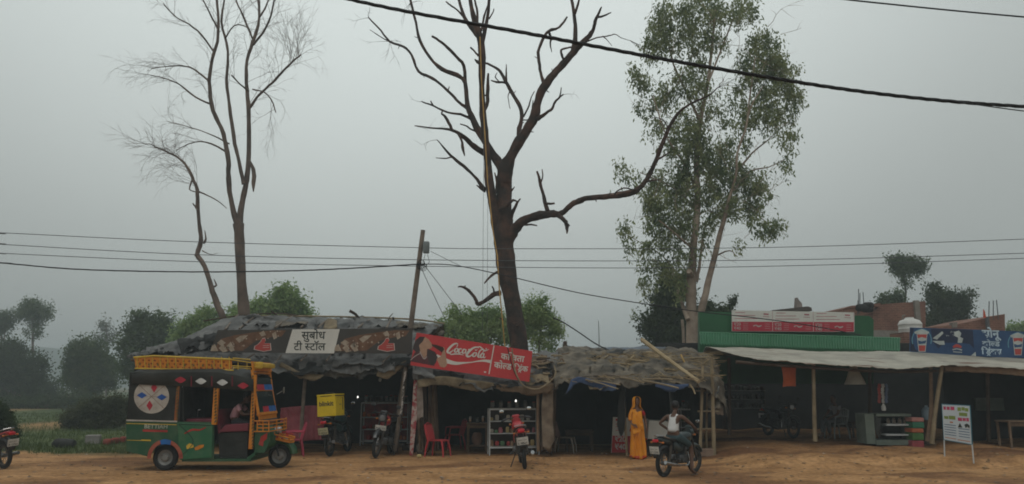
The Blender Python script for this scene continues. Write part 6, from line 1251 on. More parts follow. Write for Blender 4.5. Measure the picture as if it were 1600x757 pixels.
def hand(J, E, tag_, wrist, palm_end, fdir, side, s=1.0, curl=.5):
    """five fingers rooted in the palm"""
    w_, p = Vector(wrist), Vector(palm_end); d = (p - w_).normalized(); side = Vector(side).normalized(); fd = Vector(fdir).normalized()
    J[tag_ + 'palm'] = (*p, .030 * s, .016 * s)
    for i, (o, l) in enumerate(((-.028, .062), (-.009, .075), (.010, .070), (.028, .055))):
        b0 = p + side * o * s + d * .015 * s; b1 = b0 + (d * .6 + fd * .4).normalized() * l * .5 * s; b2 = b1 + (d * (1 - curl) + fd * curl).normalized() * l * .5 * s
        for k, q in enumerate((b0, b1, b2)): J[f'{tag_}f{i}{k}'] = (*q, (.0095 - .001 * k) * s)
        E += [(tag_ + 'palm', f'{tag_}f{i}0'), (f'{tag_}f{i}0', f'{tag_}f{i}1'), (f'{tag_}f{i}1', f'{tag_}f{i}2')]
    t0 = w_.lerp(p, .45) - side * .028 * s; t1 = t0 + (d * .7 - side * .7).normalized() * .035 * s; t2 = t1 + (d * .9 + fd * .4).normalized() * .03 * s
    for k, q in enumerate((t0, t1, t2)): J[f'{tag_}t{k}'] = (*q, (.012 - .0015 * k) * s)
    E += [(tag_ + 'palm', tag_ + 't0'), (tag_ + 't0', tag_ + 't1'), (tag_ + 't1', tag_ + 't2')]
sk_d = mat('skin_dark', (.085, .042, .026), col2=(.13, .068, .044), rough=.6, scale=6); sk_m = mat('skin_brown', (.13, .065, .04), col2=(.19, .10, .065), rough=.6, scale=6)
hair = mat('hair_black', (.012, .010, .010), rough=.55, scale=30)

# ---- woman in the orange sari
g = G(997, 717); WS = .985
Wm = thing('person', 'woman in a bright orange sari drawn over her head beside the price board', 'person', (g.x, g.y, 0), R(8))
J = {'pelvis': (0, 0, .86, .12, .10), 'waist': (0, 0, 1.0, .105, .085), 'chest': (0, .0, 1.15, .125, .09), 'neck0': (0, 0, 1.27, .06), 'neck': (0, -.005, 1.34, .042), 'skull': (0, -.005, 1.40, .04),
     'shL': (-.135, 0, 1.235, .05), 'elL': (-.20, -.02, 1.0, .036), 'wrL': (-.16, -.13, .86, .024), 'shR': (.14, 0, 1.235, .05), 'elR': (.225, .01, .99, .038), 'wrR': (.235, -.05, .78, .026),
     'hipL': (-.08, 0, .78, .085), 'knL': (-.085, -.01, .44, .055), 'anL': (-.08, .02, .07, .034), 'toL': (-.09, -.11, .03, .028), 'hipR': (.08, 0, .78, .085), 'knR': (.085, -.01, .44, .055), 'anR': (.08, .02, .07, .034), 'toR': (.09, -.11, .03, .028)}
E = [('pelvis', 'waist'), ('waist', 'chest'), ('chest', 'neck0'), ('neck0', 'neck'), ('neck', 'skull'), ('chest', 'shL'), ('shL', 'elL'), ('elL', 'wrL'), ('chest', 'shR'), ('shR', 'elR'), ('elR', 'wrR'), ('pelvis', 'hipL'), ('hipL', 'knL'), ('knL', 'anL'), ('anL', 'toL'), ('pelvis', 'hipR'), ('hipR', 'knR'), ('knR', 'anR'), ('anR', 'toR'), ('wrL', 'Lpalm'), ('wrR', 'Rpalm')]
hand(J, E, 'L', J['wrL'][:3], (-.11, -.17, .85), (0, .3, -1), (0, .2, 1)); hand(J, E, 'R', J['wrR'][:3], (.235, -.065, .71), (-.3, -.2, -1), (0, 1, .1))
hd, HM = head_mesh((0, -.02, 1.445), (-.12, -1, -.03), s=.93)
skin('body', J, E, sk_m, Wm, extra=hd); face((0, -.02, 1.445), HM, Wm, .93)
sari = mat('sari_orange', (.62, .20, .008), col2=(.80, .33, .015), rough=.65, scale=2.5, bump=.35, bscale=9); sarir = mat('sari_border', (.45, .06, .015), rough=.7, scale=8)
b = B(); n = 44; secs = [(.03, .205, .165, .012), (.10, .20, .16, .013), (.30, .19, .15, .014), (.5, .175, .14, .012), (.7, .17, .135, .008), (.86, .168, .125, .005), (.95, .15, .115, .004), (1.02, .138, .105, .003)]
vs = []
for z, rx, ry, pl in secs:
    for j in range(n):
        a = 2 * math.pi * j / n; k = 1 + pl / rx * math.sin(a * 9 + z * 2 + 1.5 * math.sin(a * 3)) * (2.2 if math.sin(a) < 0 else .8); vs.append((rx * k * math.cos(a), ry * k * math.sin(a), z + (.03 * math.cos(a * 2) if z < .05 else 0)))
b.add(vs, [(i * n + j, i * n + (j + 1) % n, (i + 1) * n + (j + 1) % n, (i + 1) * n + j) for i in range(len(secs) - 1) for j in range(n)]); sk_ = b.build('skirt', sari, Wm, solid=.006)
b = B(); vs = []
for z, rx, ry in ((.025, .213, .173), (.085, .21, .17)):
    for j in range(n): a = 2 * math.pi * j / n; k = 1 + .013 / rx * math.sin(a * 9 + z * 2) * (1.6 if math.sin(a) < 0 else .7); vs.append((rx * k * math.cos(a), ry * k * math.sin(a), z + (.03 * math.cos(a * 2) if z < .05 else 0)))
b.add(vs, [(j, (j + 1) % n, (j + 1) % n + n, j + n) for j in range(n)]); b.build('hem', sarir, Wm, solid=.004)
J2 = {'pelvis': (0, 0, .98, .125, .10), 'a': (0, 0, 1.08, .13, .10), 'chest': (0, -.005, 1.17, .14, .105), 'n': (0, 0, 1.27, .09, .075), 'sl': (-.13, 0, 1.22, .065), 'el': (-.185, -.01, 1.06, .055), 'wl': (-.19, -.06, .95, .06)}
skin('sari_wrap', J2, [('pelvis', 'a'), ('a', 'chest'), ('chest', 'n'), ('chest', 'sl'), ('sl', 'el'), ('el', 'wl')], sari, Wm)
J2 = {'pelvis': (.12, 0, 1.235, .058), 'b': (.175, .005, 1.14, .058), 'c': (.198, .01, 1.07, .053)}
skin('blouse_sleeve', J2, [('pelvis', 'b'), ('b', 'c')], mat('blouse_red', (.45, .02, .02), rough=.7), Wm)
# veil over head and shoulders: an open hood
b = B(); vs = []; n = 18
rows = [(1.575, .03, -.01), (1.56, .085, -.005), (1.52, .115, .0), (1.45, .122, .01), (1.38, .115, .02), (1.31, .125, .025), (1.24, .155, .03), (1.14, .15, .03), (1.02, .14, .03), (.85, .15, .03), (.68, .155, .03)]
for z, r, oy in rows:
    for j in range(n + 1):
        lo_, hi_ = (-52, 232) if z > 1.3 else (-20, 200) if z > 1.2 else (15, 175); a = R(lo_) + R(hi_ - lo_) * j / n; k = 1 + .03 * math.sin(j * 2.3 + z * 9)
        vs.append((r * k * math.cos(a) * (.92 if z > 1.3 else 1.0), oy + r * k * math.sin(a) * .9 - .02, z))
b.add(vs, [(i * (n + 1) + j, i * (n + 1) + j + 1, (i + 1) * (n + 1) + j + 1, (i + 1) * (n + 1) + j) for i in range(len(rows) - 1) for j in range(n)]); b.build('veil', sari, Wm, solid=.006)
b = B(); b.rbox((0, .0, 1.50), (.165, .18, .12), .8, 8); b.build('hair', hair, Wm)
sheet([[Vector((-.15, -.13, .62)), Vector((-.02, -.16, .66)), Vector((.1, -.15, .7))], [Vector((-.17, -.12, .9)), Vector((-.04, -.15, .92)), Vector((.1, -.14, .95))], [Vector((-.13, -.10, 1.2)), Vector((-.02, -.125, 1.18)), Vector((.11, -.10, 1.22))]], 24, 8, .05, 6, .006, name='sari_drape', material=sari, parent=Wm, world=False, ragged=.03)

# ================================================================ motorcycles
tyre_m = mat('tyre', (.02, .02, .02), rough=.9, bump=.3, bscale=60, var=.3); dusty = mat('dusty_black', (.03, .028, .026), col2=(.085, .07, .055), rough=.75, scale=4); chrome = mat('chrome', (.45, .45, .45), rough=.25, metal=.9)
plastic_b = mat('plastic_black', (.022, .022, .024), rough=.45, spec=.4); eng = mat('engine', (.11, .11, .11), rough=.5, metal=.4, scale=12, var=.5)
def wheel(t, x, r, w_, parent_name='wheel'):
    o = B().torus((0, 0, 0), r - w_ / 2, w_ / 2, 'y', 36, 10).build('wheel', tyre_m, t); o.location = (x, 0, r)
    b = B(); b.torus((0, 0, 0), r - w_ * 1.05, w_ * .22, 'y', 36, 6, wz=2.0); b.build('rim', dusty, o)
    b = B()
    for k in range(16):
        a = 2 * math.pi * k / 16; b.tube([(0, .03 * (-1) ** k, 0), ((r - w_ * 1.1) * math.cos(a), 0, (r - w_ * 1.1) * math.sin(a))], .004, 4, cap=False)
    b.build('spokes', chrome, o)
    B().lathe((0, 0, 0), [(.02, -.07), (.045, -.06), (.045, .06), (.02, .07)], 12, 'y').build('hub', eng, o)
    return o
def motorcycle(label, ca, cb, lean=-5, steer=0, paint=None, accent=None, tail=None, plate=None, light=None, group='motorcycles parked along the stalls', rider=False, plate_text=None, extra=None, small=False):
    """wheels touch the ground at ca (rear) and cb (front)"""
    d = Vector(cb) - Vector(ca); rz = math.atan2(d.y, d.x); mid = (Vector(ca) + Vector(cb)) / 2
    t = thing('motorcycle', label, 'motorcycle', mid, rz, group); t.rotation_euler = (R(lean), 0, rz)
    t.rotation_mode = 'XYZ'; P_ = paint or plastic_b
    wheel(t, -.63, .30, .085); wheel(t, .64, .30, .075)
    b = B()
    b.tube([(.36, 0, .92), (.22, 0, .6), (.18, 0, .34), (-.1, 0, .27), (-.22, 0, .36)], .022, 8); b.tube([(.36, 0, .88), (.0, 0, .76), (-.3, 0, .72)], .022, 8)
    for s in (-1, 1): b.tube([(-.05, .08 * s, .74), (-.45, .10 * s, .72), (-.8, .08 * s, .8)], .014, 6); b.tube([(-.22, .09 * s, .36), (-.42, .1 * s, .72)], .014, 6)
    b.build('frame', plastic_b, t)
    b = B(); b.rbox((.05, 0, .36), (.34, .24, .2), .4, 8); b.lathe((.12, 0, .44), [(.07, 0), (.085, .02)], 12)
    for k in range(7): b.rbox((.13 + k * .004, 0, .47 + k * .026), (.17, .17, .012), .3, 6)
    b.lathe((.0, -.16, .36), [(.09, 0), (.09, .05), (.06, .055)], 14, 'y'); b.lathe((.0, .12, .36), [(.09, 0), (.09, .05), (.06, .055)], 14, 'y'); b.build('engine', eng, t)
    b = B(); b.tube([(.2, -.1, .5), (.24, -.13, .3), (.1, -.15, .22), (-.25, -.16, .24)], .02, 8); b.tube([(-.25, -.165, .24), (-.55, -.18, .28), (-.85, -.19, .34)], [.032, .045, .04], 12); b.build('exhaust', chrome, t)
    b = B()
    for s in (-1, 1): b.tube([(-.12, .07 * s, .34), (-.63, .085 * s, .30)], .018, 6); b.tube([(-.56, .1 * s, .32), (-.48, .11 * s, .68)], .028, 8)
    b.build('swingarm', dusty, t)
    b = B()
    for s in (-1, 1): b.tube([(.64, .075 * s, .30), (.50, .075 * s, .66), (.42, .075 * s, .92)], [.028, .026, .02], 8)
    b.box((.43, 0, .9), (.08, .2, .03)); b.build('fork', dusty, t)
    b = B(); b.loft([((.42, 0, .80), (0, .07, 0), (0, 0, .07)), ((.36, 0, .83), (0, .125, 0), (0, 0, .115)), ((.2, 0, .84), (0, .135, 0), (0, 0, .115)), ((.05, 0, .81), (0, .10, 0), (0, 0, .085)), ((-.03, 0, .78), (0, .06, 0), (0, 0, .05))], 16, .75); b.build('fuel_tank', P_, t)
    b = B(); b.loft([((.02, 0, .775), (0, .09, 0), (0, 0, .035)), ((-.2, 0, .78), (0, .125, 0), (0, 0, .04)), ((-.5, 0, .815), (0, .12, 0), (0, 0, .04)), ((-.72, 0, .85), (0, .09, 0), (0, 0, .035))], 14, .6); b.build('saddle', mat('saddle', (.018, .018, .018), rough=.6), t)
    for s in (-1, 1):
        b = B(); b.loft([((.0, .10 * s, .62), (0, .02, 0), (0, 0, .07)), ((-.2, .12 * s, .62), (0, .025, 0), (0, 0, .10)), ((-.38, .11 * s, .68), (0, .02, 0), (0, 0, .06))], 10, .7); b.build('side_panel', P_, t)
    b = B(); b.loft([((-.42, 0, .76), (0, .10, 0), (0, 0, .05)), ((-.7, 0, .79), (0, .10, 0), (0, 0, .05)), ((-.9, 0, .83), (0, .055, 0), (0, 0, .035))], 12, .7); b.build('tail_cowl', P_, t)
    b = B(); b.torus((-.63, 0, .30), .35, .065, 'y', 14, 8, arc=(R(35), R(150)), wz=1.0)
    b.box((-.94, 0, .52), (.015, .14, .2), Matrix.Rotation(R(-18), 3, 'Y')); b.build('rear_mudguard', plastic_b, t)
    b = B(); b.torus((.64, 0, .30), .335, .05, 'y', 14, 8, arc=(R(30), R(140)), wz=1.2); b.build('front_mudguard', P_, t)
    b = B(); b.rbox((-.93, 0, .80), (.06, .15, .07), .5, 6); b.build('tail_light', tail or mat('tail_red', (.5, .02, .03), rough=.25), t)
    pl = B().box((-.985, 0, .60), (.006, .24, .16), Matrix.Rotation(R(-12), 3, 'Y')).build('number_plate', plate or mat('plate_white', (.55, .55, .52), rough=.5), t, smooth=False)
    b = B()
    for k in range(4): b.box((-.992 - .0012, -.075 + .05 * k, .625), (.001, .026, .03), Matrix.Rotation(R(-12), 3, 'Y')); b.box((-.984 - .0005, -.075 + .05 * k, .575), (.001, .026, .03), Matrix.Rotation(R(-12), 3, 'Y'))
    b = B(); lettering(b, plate_text[0] if plate_text else 'BR 51', None, None, frame=((-.994, .09, .615), (0, -.18, 0), (-1, 0, 0)), bold=.02, aspect=.9); lettering(b, plate_text[1] if plate_text else 'A 2746', None, None, frame=((-.983, .10, .545), (0, -.2, 0), (-1, 0, 0)), bold=.02, aspect=.9); b.build('plate_lettering', black_p, pl, smooth=False)
    hb = B(); hb.tube([(.28, -.34, .98), (.36, -.26, 1.02), (.44, -.1, 1.02), (.44, .1, 1.02), (.36, .26, 1.02), (.28, .34, .98)], .013, 8)
    for s in (-1, 1): hb.tube([(.29, .32 * s, .985), (.34, .22 * s, 1.01)], .022, 8)
    h = hb.build('handlebar', plastic_b, t)
    for s in (-1, 1):
        b = B(); b.tube([(.36, .24 * s, 1.02), (.36, .29 * s, 1.16)], .006, 5); b.rbox((.36, .31 * s, 1.19), (.03, .12, .075), .7, 6); m_ = b.build('mirror', plastic_b, t)
        B().rbox((.343, .31 * s, 1.19), (.006, .10, .06), .7, 6).build('mirror_glass', mat('mirror', (.75, .78, .78), rough=.06, metal=1), m_)
        b = B(); b.rbox((.46, .15 * s, .88), (.07, .05, .045), .9, 5); b.rbox((-.86, .15 * s, .76), (.07, .05, .045), .9, 5); b.tube([(.46, .05 * s, .88), (.46, .15 * s, .88)], .008, 5); b.tube([(-.86, .05 * s, .77), (-.86, .15 * s, .76)], .008, 5); b.build('indicator', mat('indicator', (.5, .16, .03), rough=.3), t)
        b = B(); b.tube([(-.02, .1 * s, .3), (-.02, .25 * s, .29)], .016, 6); b.tube([(-.42, .1 * s, .38), (-.42, .22 * s, .37)], .012, 6); b.build('foot_peg', plastic_b, t)
    b = B(); b.loft([((.40, 0, .93), (0, .08, 0), (0, 0, .09)), ((.50, 0, .92), (0, .105, 0), (0, 0, .10)), ((.545, 0, .91), (0, .09, 0), (0, 0, .085))], 14, .7); b.rbox((.45, 0, 1.04), (.05, .18, .09), .6, 6); hl = b.build('headlight_cowl', accent or P_, t)
    B().rbox((.55, 0, .91), (.03, .14, .13), .8, 8).build('headlight', light or mat('lamp_glass', (.5, .52, .52), rough=.1, spec=.7), t)
    b = B(); b.tube([(-.02, .12, .3), (-.1, .27, .02)], .012, 6); b.build('side_stand', plastic_b, t)
    b = B(); b.tube([(-.55, .12, .84), (-.8, .12, .9), (-.88, 0, .92), (-.8, -.12, .9), (-.55, -.12, .84)], .011, 6); b.build('grab_rail', chrome, t)
    return t
def at_pair(pa, pb): return G(*pa), G(*pb)
def span(ca, cb, L_=1.27):      # keep the wheelbase: move the front contact to L_ metres from the rear one
    d = (cb - ca); d.z = 0; d.normalize(); return ca, ca + d * L_
pt_teal = mat('paint_teal', (.02, .05, .05), rough=.3, spec=.6, var=.3); pt_red = mat('paint_red', (.36, .02, .025), rough=.3, spec=.6, var=.2); pt_bk = mat('paint_black', (.02, .02, .022), rough=.3, spec=.6)
pl_y = mat('plate_yellow', (.50, .48, .30), rough=.5)
c0, c1 = span(G(517, 713), G(556, 703)); m1_ = motorcycle('black motorcycle with a yellow delivery box on its tail, parked by the tea stall', c0, c1, -6, paint=pt_teal, plate=pl_y, plate_text=('BR 46', 'F 8153'))
# delivery box stands on the tail
d = (c1 - c0).normalized(); d_off = d.copy(); rz = math.atan2(d.y, d.x); c = c0.lerp(c1, .5) + Vector((-d.x * .62, -d.y * .62, 0))
Bx = thing('delivery_box', 'bright yellow delivery box with black lettering on the parked motorcycle', 'box', (c.x - .02, c.y, .93), rz - R(8)); Bx.rotation_euler[0] = R(-4)
yel = mat('box_yellow', (.70, .50, .015), rough=.55, var=.08)
B().box((0, 0, .25), (.46, .50, .50)).build('shell', yel, Bx, smooth=False, bevel=.02)
B().box((0, 0, .515), (.47, .51, .035)).build('lid', yel, Bx, smooth=False, bevel=.008)
b = B(); b.box((0, 0, .005), (.47, .51, .012)); b.box((-.02, -.262, .49), (.5, .008, .02)); b.box((.12, -.258, .3), (.012, .01, .3)); b.box((-.236, 0, .496), (.008, .3, .012)); b.tube([(-.05, -.12, .535), (-.05, -.1, .57), (-.05, .1, .57), (-.05, .12, .535)], .012, 6); b.box((0, -.257, .28), (.1, .008, .012)); b.build('trim', plastic_b, Bx, smooth=False)
b = B(); lettering(b, 'blinkit', None, None, frame=((-.2315, .19, .26), (0, -.38, 0), (-1, 0, 0)), bold=.03, aspect=1.0); b.build('lettering', black_p, Bx, smooth=False)
c0, c1 = span(G(608, 709), G(578, 719)); m2_ = motorcycle('dark motorcycle with a red tank facing the road beside the yellow box bike', c0, c1, -7, paint=pt_bk, accent=pt_bk, light=mat('lamp_dim', (.14, .14, .14), rough=.2), plate_text=('BR 46', 'C 3310'))
for k in [q for q in bpy.data.objects if q.parent == m2_ and q.name.startswith('fuel_tank')]: k.data = k.data.copy(); k.data.materials[0] = pt_red
pl = B().box((.70, .04, .70), (.006, .26, .11), Matrix.Rotation(R(15), 3, 'Y')).build('front_plate', mat('plate_white', (0, 0, 0)), m2_, smooth=False)
b = B(); lettering(b, 'BR 46 C 3310', None, None, frame=((.705, -.07, .68), (0, .22, 0), (1, 0, 0)), bold=.02); b.build('plate_lettering', black_p, pl, smooth=False)
c0, c1 = span(G(820, 733), G(809, 716)); m3_ = motorcycle('red motorcycle seen from behind, parked before the middle stall display case', c0, c1, -7, paint=pt_red, plate_text=('BR 10', 'L 8821'))
c0, c1 = span(G(1038, 746), G(1097, 737), 1.17); m4_ = motorcycle('dark motorcycle ridden by the man in the white vest', c0, c1, 0, paint=mat('paint_deepteal', (.015, .03, .032), rough=.3, spec=.6), group='motorcycles', plate_text=('BR 46', 'D 1190')); m4_['group'] = 'motorcycles being ridden'
del m4_['group']
RB = m4_.matrix_world.copy(); RBl, RBr = m4_.location.copy(), m4_.rotation_euler.copy()
c0, c1 = span(G(-22, 735), G(2, 727)); motorcycle('motorcycle with a pale plate cut off by the left edge of the photo', G(6, 733), G(6, 733) + Vector((-1.1, .62, 0)), -5, paint=pt_red, plate_text=('BR 51', 'B 7702'))
gsh = Vector((P(1215, 680, 24.5).x, 24.2, .3)); motorcycle('motorcycle parked deep in the dark of the shop shed', gsh + Vector((-.2, .6, 0)), gsh + Vector((.15, -.6, 0)), -6, paint=pt_bk, plate_text=('BR 46', 'A 5521'))

for o_, s_ in ((m1_, 1.12), (m2_, 1.12), (m3_, 1.08)): o_.scale = (s_,) * 3
m4_.scale = (.93,) * 3; Bx.scale = (1.1,) * 3; Bx.location.z = 1.035; Bx.location.x -= d_off.x * .07; Bx.location.y -= d_off.y * .07
# ---- rider in the white vest: local frame of his motorcycle (x forward)
Rd = thing('person', 'man in white sleeveless vest and dark shorts astride a motorcycle', 'person', RBl, RBr[2]); Rd.scale = (.92, .92, .90)
J = {'pelvis': (-.22, 0, .92, .13, .11), 'waist': (-.20, 0, 1.08, .115, .095), 'chest': (-.16, 0, 1.27, .145, .105), 'neck0': (-.12, 0, 1.40, .07), 'neck': (-.10, 0, 1.47, .05), 'skull': (-.08, 0, 1.53, .04),
     'shR': (-.12, -.18, 1.36, .055), 'elR': (.05, -.33, 1.17, .042), 'wrR': (.25, -.32, 1.06, .028), 'shL': (-.12, .18, 1.36, .055), 'elL': (-.22, .36, 1.18, .042), 'wrL': (-.12, .22, 1.05, .028),
     'hipR': (-.18, -.12, .87, .095), 'knR': (.18, -.22, .66, .062), 'anR': (.04, -.30, .12, .038), 'toR': (.17, -.33, .04, .032), 'hipL': (-.18, .12, .87, .095), 'knL': (.20, .2, .68, .062), 'anL': (.02, .22, .37, .038), 'toL': (.14, .24, .33, .032)}
E = [('pelvis', 'waist'), ('waist', 'chest'), ('chest', 'neck0'), ('neck0', 'neck'), ('neck', 'skull'), ('chest', 'shL'), ('shL', 'elL'), ('elL', 'wrL'), ('chest', 'shR'), ('shR', 'elR'), ('elR', 'wrR'), ('pelvis', 'hipL'), ('hipL', 'knL'), ('knL', 'anL'), ('anL', 'toL'), ('pelvis', 'hipR'), ('hipR', 'knR'), ('knR', 'anR'), ('anR', 'toR'), ('wrL', 'Lpalm'), ('wrR', 'Rpalm')]
hand(J, E, 'R', J['wrR'][:3], (.29, -.315, 1.02), (.1, 0, -1), (0, -1, 0), curl=.8); hand(J, E, 'L', J['wrL'][:3], (-.09, .17, 1.0), (0, -.5, -1), (1, 0, .2), curl=.6)
hd, HM = head_mesh((-.065, .01, 1.585), (.8, .6, -.12)); skin('body', J, E, sk_d, Rd, extra=hd); face((-.065, .01, 1.585), HM, Rd)
b = B(); b.rbox(Vector((-.065, .01, 1.585)) + HM @ Vector((0, -.025, .03)), (.165, .185, .20), .85, 8, HM); b.build('hair', hair, Rd)
J2 = {'pelvis': (-.22, 0, .96, .15, .125), 'w': (-.20, 0, 1.08, .14, .115), 'chest': (-.165, 0, 1.25, .16, .12), 'u': (-.14, 0, 1.34, .13, .085), 'a': (-.12, .09, 1.415, .03), 'b': (-.12, -.09, 1.415, .03)}
skin('vest', J2, [('pelvis', 'w'), ('w', 'chest'), ('chest', 'u'), ('u', 'a'), ('u', 'b')], mat('vest_white', (.56, .56, .55), rough=.8, var=.08, bump=.3, bscale=8), Rd)
J2 = {'pelvis': (-.22, 0, .92, .15, .13), 'hipR': (-.16, -.12, .86, .11), 'mR': (.04, -.18, .75, .095), 'knR': (.17, -.22, .67, .085), 'hipL': (-.16, .12, .86, .11), 'mL': (.04, .17, .76, .095), 'knL': (.18, .2, .68, .085)}
skin('shorts', J2, [('pelvis', 'hipR'), ('hipR', 'mR'), ('mR', 'knR'), ('pelvis', 'hipL'), ('hipL', 'mL'), ('mL', 'knL')], mat('shorts_teal', (.025, .045, .05), col2=(.05, .08, .085), rough=.9), Rd)
for s, (a, c) in (('R', ('anR', 'toR')), ('L', ('anL', 'toL'))):
    q = Vector(J[c][:3]); p = Vector(J[a][:3]); b = B(); b.rbox((p.lerp(q, .55) - Vector((0, 0, .05 if s == 'R' else .045))), (.27, .1, .022), .6, 6); b.build('sandal', wood_d, Rd)

# ---- seated man in the shed
Ch = chair('pale plastic chair under the seated man deep in the shed', 'chair', mat('plastic_dimgrey', (.22, .24, .23), rough=.6), (P(1308, 680, 23.6).x, 23.6, .3), R(195))
Sm = thing('person', 'man in a pale shirt seated on a chair deep in the dark shed', 'person', Ch.location, R(195))
J = {'pelvis': (-.08, 0, .50, .12, .1), 'waist': (-.08, 0, .66, .11, .09), 'chest': (-.04, 0, .85, .14, .1), 'neck0': (0, 0, .98, .06), 'neck': (.02, 0, 1.04, .045), 'skull': (.03, 0, 1.09, .04),
     'shR': (-.02, -.17, .93, .05), 'elR': (.1, -.24, .72, .04), 'wrR': (.28, -.16, .62, .027), 'shL': (-.02, .17, .93, .05), 'elL': (.1, .24, .72, .04), 'wrL': (.28, .14, .62, .027),
     'hipR': (0, -.1, .50, .09), 'knR': (.38, -.13, .50, .06), 'anR': (.40, -.14, .08, .038), 'toR': (.52, -.15, .03, .03), 'hipL': (0, .1, .50, .09), 'knL': (.38, .13, .50, .06), 'anL': (.34, .14, .08, .038), 'toL': (.46, .15, .03, .03)}
E = [('pelvis', 'waist'), ('waist', 'chest'), ('chest', 'neck0'), ('neck0', 'neck'), ('neck', 'skull'), ('chest', 'shL'), ('shL', 'elL'), ('elL', 'wrL'), ('chest', 'shR'), ('shR', 'elR'), ('elR', 'wrR'), ('pelvis', 'hipL'), ('hipL', 'knL'), ('knL', 'anL'), ('anL', 'toL'), ('pelvis', 'hipR'), ('hipR', 'knR'), ('knR', 'anR'), ('anR', 'toR'), ('wrL', 'Lpalm'), ('wrR', 'Rpalm')]
hand(J, E, 'R', J['wrR'][:3], (.33, -.13, .58), (0, .2, -1), (0, -1, 0)); hand(J, E, 'L', J['wrL'][:3], (.33, .11, .58), (0, -.2, -1), (0, 1, 0))
hd, HM = head_mesh((.045, 0, 1.15), (1, .2, -.2)); skin('body', J, E, sk_d, Sm, extra=hd); face((.045, 0, 1.15), HM, Sm)
b = B(); b.rbox(Vector((.045, 0, 1.15)) + HM @ Vector((0, -.025, .035)), (.165, .185, .19), .85, 8, HM); b.build('hair', hair, Sm)
J2 = {'pelvis': (-.08, 0, .54, .14, .12), 'w': (-.08, 0, .66, .13, .11), 'chest': (-.04, 0, .84, .155, .115), 'n': (-.01, 0, .95, .09), 'sr': (-.02, -.17, .925, .062), 'er': (.05, -.22, .81, .055), 'sl': (-.02, .17, .925, .062), 'el': (.05, .22, .81, .055)}
skin('shirt', J2, [('pelvis', 'w'), ('w', 'chest'), ('chest', 'n'), ('chest', 'sr'), ('sr', 'er'), ('chest', 'sl'), ('sl', 'el')], mat('shirt_pale', (.25, .25, .26), rough=.9), Sm)
J2 = {'pelvis': (-.06, 0, .50, .135, .11), 'hR': (.02, -.1, .50, .1), 'kR': (.38, -.13, .50, .075), 'aR': (.395, -.14, .15, .06), 'hL': (.02, .1, .50, .1), 'kL': (.38, .13, .50, .075), 'aL': (.35, .14, .15, .06)}
skin('trousers', J2, [('pelvis', 'hR'), ('hR', 'kR'), ('kR', 'aR'), ('pelvis', 'hL'), ('hL', 'kL'), ('kL', 'aL')], mat('trousers_grey', (.08, .085, .09), rough=.9), Sm)
# ================================================================ three-wheeler
YN, YF = 17.6, 18.95; YC = (YN + YF) / 2
RX = P(330, 700, YN).x
AR = thing('auto_rickshaw', 'green and black auto rickshaw with orange roof rack and round white side emblem', 'auto rickshaw', (RX, YC, 0))
def pg(b, px, Y, th): b.prism([P(x, y, Y) for x, y in px], (0, th, 0)); return b
g_rk = mat('rick_green', (.008, .07, .028), col2=(.06, .105, .05), rough=.5, scale=3.5, spec=.45, c2pos=(.42, .75), bump=.15, bscale=5); k_rk = mat('rick_canvas', (.014, .015, .013), col2=(.035, .036, .032), rough=.8, scale=3, bump=.4, bscale=8)
o_rk = mat('rick_orange', (.48, .15, .012), col2=(.62, .24, .02), rough=.6, scale=10); od = mat('rick_pattern', (.10, .07, .02), rough=.7); oy = mat('rick_yellow', (.55, .36, .04), rough=.6)
grn_d = mat('rick_darkgreen', (.008, .03, .018), rough=.6)
def bld(b, n_, m, par=AR, **k): return b.build(n_, m, par, world=True, **k)
# lower body side, with the wheel arch cut out
arch = [(258 + 25 * math.cos(a), 717 - 27 * math.sin(a)) for a in [math.pi * q / 12 for q in range(12, -1, -1)]]
side = [(197, 658), (334, 660), (334, 718), (284, 720)] + [(x, y) for x, y in arch[::-1] if y < 717] + [(232, 714), (198, 705)]
for Y, s in ((YN, 1), (YF - .03, 1)): bld(pg(B(), side, Y, .03), 'side_body', g_rk, smooth=False)
b = B(); q0, q1 = P(197, 658, YN), P(198, 705, YN); b.box(((q0.x + q1.x) / 2 + .02, YC, (q0.z + q1.z) / 2), (.03, YF - YN - .07, q0.z - q1.z)); bld(b, 'tail_panel', g_rk, smooth=False)
b = B(); a0, a1 = P(284, 722, YN), P(392, 716, YN); b.box(((a0.x + a1.x) / 2, YC, a0.z + .03), (a1.x - a0.x, YF - YN - .02, .05)); b.prism([P(386, 722, YN), P(386, 715, YN), P(398, 707, YN), P(398, 712, YN)], (0, YF - YN, 0)); bld(b, 'floor', g_rk, smooth=False)
b = B(); x0, x1 = P(200, 700, YN).x, P(284, 700, YN).x; zf = P(200, 700, YN).z; b.box(((x0 + x1) / 2, YC, zf), (x1 - x0, YF - YN - .3, .05)); bld(b, 'rear_floor', grn_d, smooth=False)
